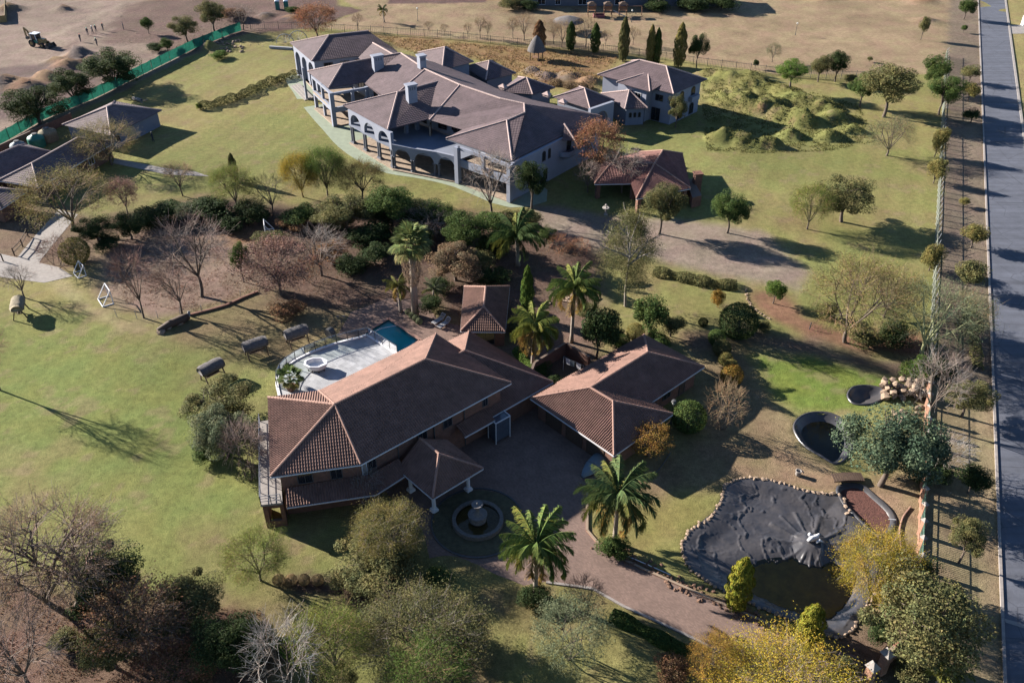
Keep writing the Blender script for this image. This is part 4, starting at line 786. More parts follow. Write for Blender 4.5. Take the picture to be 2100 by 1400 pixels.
# ------------------------------------------------------------------ vegetation
def unit(v): return v / np.maximum(np.linalg.norm(v, axis=1, keepdims=True), 1e-9)
def rnd_dirs(n): return unit(RNG.normal(size=(n, 3)))
def leaf_arrays(p, nrm, size, asp=.55, wild=.8):
    n = len(p); nn = unit(nrm + RNG.normal(size=(n, 3)) * wild); t = unit(np.cross(nn, rnd_dirs(n))); b = np.cross(nn, t)
    s = (size * RNG.uniform(.6, 1.35, n))[:, None]; mid = nn * s * .25
    V = np.stack([p + t * s, p + b * s * asp + mid, p - t * s, p - b * s * asp + mid], 1).reshape(-1, 3)
    return V, np.arange(4 * n).reshape(-1, 4)
def frusta(S, n):
    'S: (k,8) p0 p1 r0 r1'
    k = len(S); a, b = S[:, :3], S[:, 3:6]; d = unit(b - a); x = unit(np.cross(d, np.where(np.abs(d[:, 2:3]) < .9, [[0, 0, 1.]], [[1., 0, 0]]))); y = np.cross(x, d)
    ang = np.arange(n) * 2 * np.pi / n; ring = x[:, None] * np.cos(ang)[None, :, None] + y[:, None] * np.sin(ang)[None, :, None]
    V = np.concatenate([a[:, None] + ring * S[:, 6][:, None, None], b[:, None] + ring * S[:, 7][:, None, None]], 1).reshape(-1, 3)
    i = np.arange(n); q = np.stack([i, (i + 1) % n, n + (i + 1) % n, n + i], 1); return V, (np.arange(k)[:, None, None] * 2 * n + q[None]).reshape(-1, 4)
def skeleton(levels=3, kids=(6, 6, 5), trunk=.3, stems=1, spread=.7, upb=.25, ratio=.62, r0=.035, wig=.18, seg=3, lean=.06, twig_r=.0016):
    segs = [[] for _ in range(levels + 1)]
    def grow(p, d, L, r, lv):
        pts = [p]; dirs = [d]
        for i in range(seg):
            d = d + RNG.normal(size=3) * wig + np.array([0, 0, upb * (.4 if lv else .8)]); d /= np.linalg.norm(d); q = p + d * L / seg
            ra = r * (1 - .55 * i / seg); rb = r * (1 - .55 * (i + 1) / seg); segs[lv].append([*p, *q, max(ra, twig_r), max(rb, twig_r)]); p = q; pts.append(p); dirs.append(d)
        if lv >= levels: return
        for k in range(kids[lv]):
            t = RNG.uniform(.3 if lv else .75, 1.0) if k else 1.0; i = min(int(t * seg), seg - 1); f = t * seg - i; s = pts[i] + (pts[i + 1] - pts[i]) * f; dd = dirs[i + 1]
            ax = np.cross(dd, RNG.normal(size=3)); ax /= np.linalg.norm(ax); a = RNG.uniform(.35, 1.0) * spread * (1 if k else .3)
            nd = dd * math.cos(a) + ax * math.sin(a); nd[2] += upb * .3; grow(s, nd / np.linalg.norm(nd), L * ratio * RNG.uniform(.75, 1.15) * (1.6 if lv == 0 else 1), r * .45 * (1.25 if lv == 0 else 1), lv + 1)
    for s in range(stems):
        a = 2 * math.pi * s / stems + RNG.uniform(0, 1); sp = .0 if stems == 1 else .45
        grow(np.array([.02 * math.cos(a) * (stems > 1), .02 * math.sin(a) * (stems > 1), 0]), np.array([math.cos(a) * sp + RNG.normal() * lean, math.sin(a) * sp + RNG.normal() * lean, 1.0]), trunk, r0, 0)
    S = [np.array(x) for x in segs]; allp = np.concatenate([np.concatenate([x[:, :3], x[:, 3:6]]) for x in S])
    zs = 1 / np.percentile(allp[:, 2], 99.5); c = np.median(allp[:, :2], 0) * 0; rs = .5 / np.percentile(np.hypot(allp[:, 0], allp[:, 1]), 97)
    for x in S:
        x[:, [0, 1, 3, 4]] *= rs; x[:, [2, 5]] *= zs
    return S
def skeleton2(n=(8, 6, 6, 3), fb=.3, stems=1, r0=.03, twig=.0013, flat=1.0, jag=.12, open_=1.0):
    'branching skeleton that fills a rounded crown: limbs, boughs, branches and twigs out to the envelope'
    c = np.array([0, 0, (1 + fb) / 2]); rad = np.array([.5, .5, (1 - fb) / 2]); S = [[] for _ in range(5)]
    def br(p, q, ra, rb, lv, k=3, sag=.04):
        L = np.linalg.norm(q - p); m = (p + q) / 2 + RNG.normal(size=3) * L * jag * .5 + np.array([0, 0, sag * L]); pts = [(1 - t) ** 2 * p + 2 * t * (1 - t) * m + t * t * q for t in np.linspace(0, 1, k + 1)]
        for i in range(k): S[lv].append([*pts[i], *pts[i + 1], ra + (rb - ra) * i / k, ra + (rb - ra) * (i + 1) / k])
        return pts
    def pick(pts): t = RNG.uniform(.45, 1) * (len(pts) - 1); i = min(int(t), len(pts) - 2); return pts[i] + (pts[i + 1] - pts[i]) * (t - i)
    forks = []
    for s in range(stems):
        a = 2 * math.pi * s / stems + RNG.uniform(0, 1); w = .0 if stems == 1 else .13; f = np.array([math.cos(a) * w, math.sin(a) * w, max(fb, .12) * RNG.uniform(.75, 1.0)]) + RNG.normal(size=3) * .012; forks.append(br(np.array([math.cos(a) * .012 * (stems > 1), math.sin(a) * .012 * (stems > 1), 0]), f, r0 / stems ** .4, r0 * .72 / stems ** .4, 0)[-1])
    for i in range(n[0]):
        zz = 1 - 1.15 * (i + .5) / n[0]; a = i * 2.399 + RNG.uniform(-.3, .3); h = math.sqrt(max(0, 1 - zz * zz)); d1 = np.array([h * math.cos(a), h * math.sin(a), zz]); q1 = c + d1 * rad * RNG.uniform(.42, .6); b1 = br(forks[i % stems], q1, r0 * .5, r0 * .26, 1, 4)
        for j in range(n[1]):
            d2 = d1 + RNG.normal(size=3) * .5; d2 /= np.linalg.norm(d2); b2 = br(pick(b1), c + d2 * rad * RNG.uniform(.62, .8), r0 * .22, r0 * .11, 2)
            for k in range(n[2]):
                d3 = d2 + RNG.normal(size=3) * .36; d3 /= np.linalg.norm(d3); q3 = c + d3 * rad * RNG.uniform(.78, .98) * open_; b3 = br(pick(b2), q3, max(r0 * .085, twig * 1.5), twig * 1.2, 3, 2)
                for l in range(n[3]):
                    d4 = d3 * .7 + RNG.normal(size=3) * .6 + np.array([0, 0, .3]); br(pick(b3), q3 + d4 * .085 * RNG.uniform(.5, 1.2), twig * 1.2, twig * .8, 4, 2)
    S = [np.array(x) for x in S]
    for x in S: x[:, 2] = np.maximum(x[:, 2], 0); x[:, 5] = np.maximum(x[:, 5], .01)
    return S
def skel_mesh(name, S, lv, m, sides=(6, 4, 3, 3, 3)):
    V = []; F = []; n = 0
    for i in lv:
        v, f = frusta(S[i], sides[i]); V.append(v); F.append(f + n); n += len(v)
    return np_mesh(name, np.concatenate(V), np.concatenate(F), m, True)
def clump_points(nc, nl, fb=.35, r=(.13, .24), flat=1.0, top=0.0, shape='ell', fill=.25):
    'leaf points and normals of a crown in the unit tree (height 1, width 1)'
    P_, N_ = [], []; cz, a = (1 + fb) / 2, (1 - fb) / 2
    for i in range(nc):
        while True:
            d = rnd_dirs(1)[0]
            if d[2] > -.55 - RNG.uniform(0, .4): break
        rr = RNG.uniform(*r); s = RNG.uniform(.55, 1.0) if i % 4 else RNG.uniform(.1, .6)
        c = np.array([d[0] * (.5 - rr * .75) * s, d[1] * (.5 - rr * .75) * s, cz + d[2] * (a - rr * .55) * s]); k = int(nl / nc)
        e = rnd_dirs(k); rad = rr * np.where(RNG.random(k) < fill, RNG.uniform(.3, .9, k), RNG.normal(1, .09, k))[:, None]; pt = c + e * rad * np.array([1, 1, .8 * flat])
        keep = pt[:, 2] > .02; P_.append(pt[keep]); N_.append((e + np.array([0, 0, .5]))[keep])
    return np.concatenate(P_), np.concatenate(N_)
def leaf_mesh(name, p, n, size, asp=.55, wild=.8): v, f = leaf_arrays(p, n, size, asp, wild); return np_mesh(name, v, f, M['leaf'])
PROTO = {}
def proto(kind, fn, k=3): PROTO[kind] = [fn(i) for i in range(k)]
def p_dense(nl, size, nc=18, fb=.3, rr=(.13, .24), th=.45, r0=.03):
    def f(i):
        S = skeleton2((6, 3, 1, 1), max(fb, .12), r0=r0)[:3]
        for x in S[1:]: x[:, [0, 1, 3, 4]] *= .8
        p, n = clump_points(nc + i * 2, nl, fb, rr); return {'crown': leaf_mesh('crown', p, n, size), 'trunk': skel_mesh('trunk', S, (0, 1, 2), M['bark']), 'fb': fb}
    return f
proto('dense', p_dense(20000, .0115, 34, .26, (.06, .18)))
proto('shrub', p_dense(8000, .021, 18, .0, (.13, .25)))
proto('bigshrub', p_dense(22000, .0115, 40, .0, (.07, .15)))
proto('smalltree', p_dense(7000, .021, 16, .25, (.12, .24)))
def p_sparse(nl, size, n=(8, 6, 6, 3), fb=.3, stems=1, bark='bark', asp=.3, droop=0.0, r0=.03, jit=.03, m2='twig', twig=.0013, open_=1.0):
    def f(i):
        S = skeleton2(n, fb, stems, r0, twig, open_=open_); tips = np.concatenate([S[4][:, 3:6], S[4][:, :3], S[3][:, 3:6]])
        d = {'trunk': skel_mesh('trunk', S, range(0, 3), M[bark]), 'twigs': skel_mesh('twigs', S, (3, 4), M[m2]), 'fb': fb}
        if nl:
            w = tips[RNG.integers(0, len(tips), nl)]; p = w + RNG.normal(size=(nl, 3)) * jit; p[:, 2] -= np.abs(RNG.normal(size=nl)) * droop; p[:, 2] = np.clip(p[:, 2], .02, 1.05)
            d['crown'] = leaf_mesh('crown', p, rnd_dirs(nl), size, asp, 1.0)
        return d
    return f
proto('feather', p_sparse(11000, .0085, (8, 5, 5, 2), jit=.035, fb=.2, r0=.022))
proto('airy', p_sparse(20000, .0095, (8, 6, 5, 2), jit=.038, fb=.22, r0=.022))
proto('fluffy', p_sparse(42000, .0088, (9, 6, 5, 2), jit=.045, fb=.2, r0=.022), 2)
proto('feathershrub', p_sparse(9000, .013, (9, 6, 4, 2), .05, 4, r0=.016))
proto('fever', p_sparse(6500, .008, (6, 5, 5, 2), fb=.2, bark='barky', jit=.04, r0=.026), 1)
proto('bare', p_sparse(500, .006, (7, 5, 5, 3), .26, jit=.02, twig=.0014, r0=.024))
proto('bareshrub', p_sparse(500, .008, (8, 5, 5, 3), .04, 5, r0=.014, twig=.0018))
proto('dry', p_sparse(7500, .012, (8, 6, 5, 2), .24, asp=.6, r0=.024))
proto('willow', p_sparse(17000, .0066, (9, 6, 6, 3), .26, 2, jit=.024, twig=.0012, r0=.034), 2)
def p_cyp(i):
    nl = 7000; t = RNG.random(nl) ** .8; a = RNG.uniform(0, 2 * np.pi, nl); prof = .5 * np.sin(np.pi * np.clip(t * .86 + .14, 0, 1)) ** .6 * (1 + .16 * np.sin(a * 3 + t * 23) + .10 * np.sin(a * 7 - t * 31)) * np.where(RNG.random(nl) < .8, 1, .6)
    p = np.stack([np.cos(a) * prof, np.sin(a) * prof, .03 + t * .97], 1); n = np.stack([np.cos(a), np.sin(a), .6 + 0 * a], 1)
    S = np.array([[0, 0, 0, 0, 0, .5, .07, .05]]); v, f = frusta(S, 6); vv, ff = leaf_arrays(p, n, .045, .3, .5); vv = vv.reshape(-1, 4, 3)
    return {'crown': np_mesh('crown', vv.reshape(-1, 3) * np.array([1, 1, 1]), ff, M['leaf']), 'trunk': np_mesh('trunk', v, f, M['bark']), 'fb': 0}
proto('cypress', p_cyp)
def p_ball(i):
    nl = 6500; e = rnd_dirs(nl); p = e * RNG.normal(.47, .018, nl)[:, None] + np.array([0, 0, .5]); p[:, 2] = np.clip(p[:, 2], .01, 2)
    S = np.array([[0, 0, -.02, 0, 0, .5, .05, .05]]); v, f = frusta(S, 6); return {'crown': leaf_mesh('crown', p, e, .022, .6, .6), 'trunk': np_mesh('trunk', v, f, M['bark']), 'fb': 0}
proto('ball', p_ball, 2)
def p_euc(i):
    S = skeleton(2, (9, 5), trunk=.85, r0=.022, spread=.9, twig_r=.003, ratio=.3); P_, N_ = [], []
    for k in range(46):
        z = RNG.uniform(.28, .97); r = (.5 * math.sin(math.pi * min(1, (z - .15) / .85)) ** .7) * RNG.uniform(.2, .85); a = RNG.uniform(0, 6.28); c = np.array([r * math.cos(a), r * math.sin(a), z]); m = 420
        q = RNG.normal(size=(m, 3)) * np.array([.075, .075, .05]); q[:, 2] -= np.abs(RNG.normal(size=m)) * .03; P_.append(c + q); N_.append(q)
    return {'crown': leaf_mesh('crown', np.concatenate(P_), np.concatenate(N_), .0105, .28, 1.0), 'trunk': skel_mesh('trunk', S, (0, 1, 2), M['barkp']), 'fb': .25}
proto('euc', p_euc, 2)
COLR = dict(deep=(.040, .056, .022), bale=(.21, .165, .095), goldc=(.17, .175, .028), dark=(.030, .048, .018), green=(.050, .080, .024), olive=(.100, .102, .044), yolive=(.145, .135, .048), bright=(.075, .125, .028), lime=(.12, .150, .035), yellow=(.25, .20, .03), gold=(.21, .135, .032), brown=(.150, .090, .050), rust=(.20, .105, .062), tan=(.17, .125, .078), grey=(.17, .148, .138), purple=(.155, .122, .112), pale=(.22, .205, .20), sage=(.105, .125, .075), blue=(.062, .092, .058), pink=(.155, .10, .085))
def tree(kind, bx, by, ty, wpx, col, label, name='tree', group=None, twig='grey', cat='tree', lean=0):
    b = P(bx, by); b.z = max(hz(b), 0) - .03; k = ppm(b); w = wpx / k; ha = rise(b, ty); r = w / 2; pr = PROTO[kind]; pr = pr[random.randrange(len(pr))]
    tphi = CAMH / math.hypot(b.x, b.y); fb = pr['fb']; lo, hi = .05, ha + .05
    for _ in range(40):
        h = (lo + hi) / 2; f = h * (1 + fb) / 2 + math.sqrt((h * (1 - fb) / 2) ** 2 + (r * tphi) ** 2 * .75)
        lo, hi = (h, hi) if f < ha else (lo, h)
    if kind in ('feather', 'airy', 'fluffy', 'bare', 'bareshrub', 'dry', 'willow', 'fever', 'feathershrub'): w *= .88; h *= .95
    h = max(h, w * (.66 if kind == 'dense' else .42) if kind not in ('cypress', 'ball') else w * .9)
    if kind == 'ball': h = w * .95
    t = thing(name, label, cat, b, group); t.rotation_euler = (0, lean, R(0, 6.28)); t.scale = (w, w, h); c = COLR[col] if isinstance(col, str) else col; v = R(.9, 1.12)
    for nm in ('trunk', 'twigs', 'crown'):
        if nm in pr:
            o = part(nm, pr[nm], t)
            if nm == 'twigs': o['kind'] = 'stuff'
            o.color = tuple(q * v for q in (COLR[twig] if nm == 'twigs' else c)) + (1,)
    return t
def ts(s, name, group, cat='tree', twig='grey'):
    for ln in s.strip().splitlines():
        f = [x.strip() for x in ln.split('|')]; n = list(map(float, f[1].split()))
        tree(f[0], n[0], n[1], n[2], n[3], f[2], f[3], f[5] if len(f) > 5 and f[5] else name, group, f[4] if len(f) > 4 and f[4] else twig, cat)
ts('''
willow|150 1262 1003 262|tan|large half-bare tree with purple-brown twigs at the left edge above leaf litter|purple
dense|238 1245 1118 165|dark|dark evergreen tree right of the large half-bare tree at lower left
dry|300 1335 1180 210|brown|brown-leaved tree below the dark evergreen at lower left|purple
dense|405 1290 1172 150|olive|olive tree right of the brown-leaved tree at lower left
dry|345 1440 1318 200|rust|rust-leaved tree cut by the bottom edge at lower left|brown
dense|240 1370 1262 130|olive|olive bush-like tree left of the rust-leaved tree near the bottom edge
bare|70 1410 1245 190|purple|bare purple-twigged tree in the bottom left corner|purple
dense|480 1370 1240 150|dark|dark shaded tree between the rust-leaved tree and the dead white one
bare|600 1440 1240 170|pale|dead silvery white tree cut by the bottom edge|pale
airy|535 1190 1075 140|lime|lone feathery green tree on the lawn left of the clipped bales|tan
bigshrub|775 1192 1085 205|olive|dense olive thicket left of the circular fountain drive
fluffy|800 1140 1022 160|yolive|yellow-olive tree in front of the porch columns
fluffy|870 1365 1178 280|olive|broad olive tree at the bottom between lawn and drive
airy|690 1385 1225 160|lime|feathery lime tree left of the broad olive tree at the bottom|tan
airy|880 1450 1285 190|bright|feathery bright green tree cut by the bottom edge under the broad olive tree|tan
fluffy|1600 1480 1283 310|yellow|large yellow-green tree over the end of the drive at the bottom edge
feather|1450 1400 1285 110|gold|small golden sparse tree left of the large yellow tree by the drive|gold
fluffy|1779 1236 1084 165|yellow|golden yellow tree beside the lined pond
dense|1868 1345 1150 235|olive|dense grey-olive tree beside the gate at lower right
dense|1850 1215 1140 130|dark|dark green tree behind the golden tree by the street fence
dense|1805 995 805 215|blue|broad blue-green tree beside the small round pond
bare|1895 870 715 130|grey|bare grey tree behind the rockery by the street fence|grey
bare|1930 960 880 110|pale|pale leafless tree leaning over the street fence|pale
feather|1732 702 515 225|yolive|wide feathery acacia with dark forked trunk right of the clipped dome|tan
feather|1812 650 535 150|yolive|feathery acacia behind the wide forked acacia|tan
fever|1888 730 562 190|sage|fever tree with pale yellow bark near the street fence|sage
feather|1965 700 590 110|sage|sage green feathery tree between fever tree and street|tan
dense|1725 455 355 130|olive|broad olive tree on the lawn left of the street fence
airy|1655 470 375 95|lime|light green loose tree leaning against the broad olive tree on the lawn|tan
dense|1491 478 383 84|green|round green lollipop tree on the drive east of the red pavilion
dense|1352 480 366 98|olive|olive tree in front of the red pavilion right pier
dense|1090 428 325 78|dark|dark conical tree at the mansion front corner
bare|1008 447 295 130|grey|tall bare multi-stemmed tree in front of the mansion corner balcony|grey
dry|1225 365 240 110|rust|rust-leaved tree against the mansion side wall|brown
bare|1205 395 325 70|purple|small bare purple tree left of the red pavilion roof|purple
bare|1275 395 292 105|grey|bare grey tree standing over the red pavilion roof|grey
dense|1385 262 190 46|olive|slim olive tree at the guest house corner
euc|1282 628 425 130|olive|tall drooping eucalyptus on the garden path north of the garage
smalltree|1222 735 622 95|dark|dark glossy tree behind the garage block roof
smalltree|1332 695 605 85|green|green tree with yellow flecks east of the eucalyptus
smalltree|1375 690 640 70|olive|olive shrubby tree right of the yellow-flecked tree
''', 'garden_tree', 'garden trees')
ts('''
feather|152 472 335 190|yolive|large feathery olive tree over the cottage roof at left|tan
feather|230 338 240 130|yolive|feathery olive tree between cottage and grey garage|tan
dry|262 438 362 66|pink|small dry pink-leaved tree right of the cottage trees|pink
bare|375 402 325 72|tan|small bare tan tree on the mansion lawn edge|tan
airy|485 428 335 105|lime|feathery lime tree below the mansion lawn|tan
bare|560 442 350 100|olive|bare olive-twigged tree between lime tree and yellow tree|olive
fluffy|622 404 312 84|yellow|yellow-leaved tree in front of the mansion arches
fluffy|672 402 298 95|bright|bright green tree right of the yellow-leaved tree|tan
airy|742 408 325 112|yolive|thin yellow-olive tree under the mansion arcade|brown
dense|805 470 368 120|green|dense green tree in the shrub belt below the arcade
dense|715 480 390 120|olive|olive tree in the shrub belt left of the dense green one
dense|905 475 405 75|green|rounded green tree in the shrub belt above the tall palm
dense|960 520 430 110|green|spreading green tree right of the tall fan palm crown
bare|880 490 420 110|grey|bare grey tree between the shrub belt trees|grey
bare|295 652 500 90|pink|thin bare tree left of the three on the play court|pink
bare|414 608 432 175|purple|large bare tree with pale trunk in the middle of the play court|purple
bare|373 643 535 105|pink|small bare tree at the play court stone edge|pink
dry|577 605 480 165|pink|pinkish dry tree right of the play court|pink
bare|660 565 455 140|grey|bare grey tree behind the pinkish dry tree|grey
dense|500 578 492 46|green|slim green tree at the right end of the play court
bare|50 610 540 75|grey|bare leaning tree beside the left swing seat|grey
bare|0 800 630 95|tan|bare yellowish tree cut by the left edge on the green lawn|tan
dense|205 500 440 80|dark|dark tree right of the cottage path
dense|270 490 430 80|dark|dark tree above the shaded play court corner
dry|385 455 415 50|sage|pale sage round-topped tree behind the play court
smalltree|1085 470 425 60|olive|olive tree behind the dark date palm
''', 'garden_tree', 'garden trees')
ts('''
bigshrub|82 255 170 118|deep|dark green tree outside the net fence, nearest the left edge
bigshrub|155 210 135 98|deep|second dark green tree along the net fence
bigshrub|238 178 95 130|deep|widest dark green tree along the net fence below the soil heap
dense|385 86 30 62|olive|tall green tree outside the net fence near its upper end
dense|345 108 76 32|green|small round tree outside the net fence right of the widest one
dense|440 66 0 66|olive|olive tree at the top edge above the net fence
bare|500 62 10 70|purple|bare purple tree beside the fence corner at the top|purple
smalltree|306 70 33 26|green|young green tree on the construction rubble
dry|652 78 5 92|rust|reddish dry tree behind the mansion west wing|rust
dense|1912 190 106 64|green|dense green tree left of the street fence at upper right
dense|1925 236 146 72|green|largest dense tree on the street fence line at upper right
dense|1812 240 122 125|olive|broad dark olive tree above the grass mounds
dense|1763 220 146 62|green|green tree left of the broad dark olive tree
dense|1617 194 120 75|bright|leaning bright green tree by the park fence
dense|1677 168 112 48|olive|olive tree right of the leaning bright green tree
dense|1712 168 102 50|dark|dark upright tree at the park fence
feather|1818 319 236 105|sage|loose sage tree alone below the grass mounds|tan
dense|1428 140 63 44|dark|broad dark tree right of the cypress row
smalltree|1548 142 120 14|dark|tiny dark conifer on the park fence line
feather|1583 128 86 34|sage|young tree with pale stem in the dry park|tan
smalltree|1888 82 30 22|olive|young tree beside a mound in the dry park
smalltree|1783 128 116 12|olive|small bush tree behind the park fence
''', 'boundary_tree', 'trees along the boundaries')
ts('''
smalltree|1976 40 -4 34|green|verge tree by the street nearest the top edge
smalltree|1975 68 50 12|green|tiny verge sapling second from the top by the street
smalltree|1986 170 132 40|olive|verge tree by the street level with the park fence end
smalltree|1984 208 166 38|yolive|yellowish verge tree just below the olive one
smalltree|1990 252 222 38|dark|dark low verge tree by the street
smalltree|1976 424 404 24|yolive|small verge sapling alone on brown ground
smalltree|1990 508 456 54|yolive|yellow-olive verge tree in tree shade
smalltree|1978 595 528 70|olive|olive verge tree beside the green grass strip
dense|1972 855 772 98|olive|verge tree beside the rockery bend of the fence
dense|1966 1154 1056 76|olive|verge tree on the striped paving beside the brick fence piers
smalltree|1985 1010 950 70|dark|dark verge tree in shade above the striped paving
smalltree|1980 690 635 60|dark|dark verge bush tree behind the fever tree
''', 'verge_tree', 'trees on the street verge')
ts('''
cypress|1170 103 45 17|green|slim cypress, leftmost of the row by the park fence
cypress|1220 108 48 17|green|slim cypress, second in the row by the park fence
cypress|1277 126 36 19|olive|cypress with brown tip, third in the row by the park fence
cypress|1332 133 52 16|yolive|yellowish cypress, left of the twin pair in the row
cypress|1345 133 58 15|green|cypress, right of the twin pair in the row
cypress|1391 138 48 22|yolive|tall golden cypress, rightmost of the row by the park fence
cypress|1081 652 546 24|bright|tall pencil cypress beside the pool pavilion
cypress|1508 1245 1142 44|goldc|golden cone cypress between drive and pond
cypress|1652 1322 1238 44|goldc|smaller golden cypress at the pond south tip
cypress|483 372 315 15|olive|thin cypress spire above the lime tree
cypress|1106 100 42 22|brown|dead brown conifer behind the thatched hut
''', 'cypress', 'cypresses and cone conifers')
ts('''
ball|1441 668 646 20|dark|small dark clipped ball on a stem beside the big dome|
ball|1510 690 632 78|dark|big dark clipped dome on the lawn edge|
ball|1302 695 652 38|yolive|clipped round bush beside the garage roof peak|
ball|1275 712 672 32|green|clipped ball with stem left of the clipped round bush|
ball|1468 706 675 36|green|clipped ball, uppermost of the bush row|
ball|1478 728 698 38|olive|clipped ball, second of the bush row|
ball|1486 748 722 30|yolive|small clipped ball, third of the bush row|
ball|1497 762 732 30|yolive|small clipped ball, fourth of the bush row|
ball|1498 786 738 46|gold|golden clipped ball at the lower end of the bush row|
ball|160 540 468 54|yolive|yellow-green ball shrub beside the cottage path|
ball|1410 880 815 70|green|dark round shrub beside the garage lamp post|
''', 'clipped_bush', 'clipped bushes', 'bush')
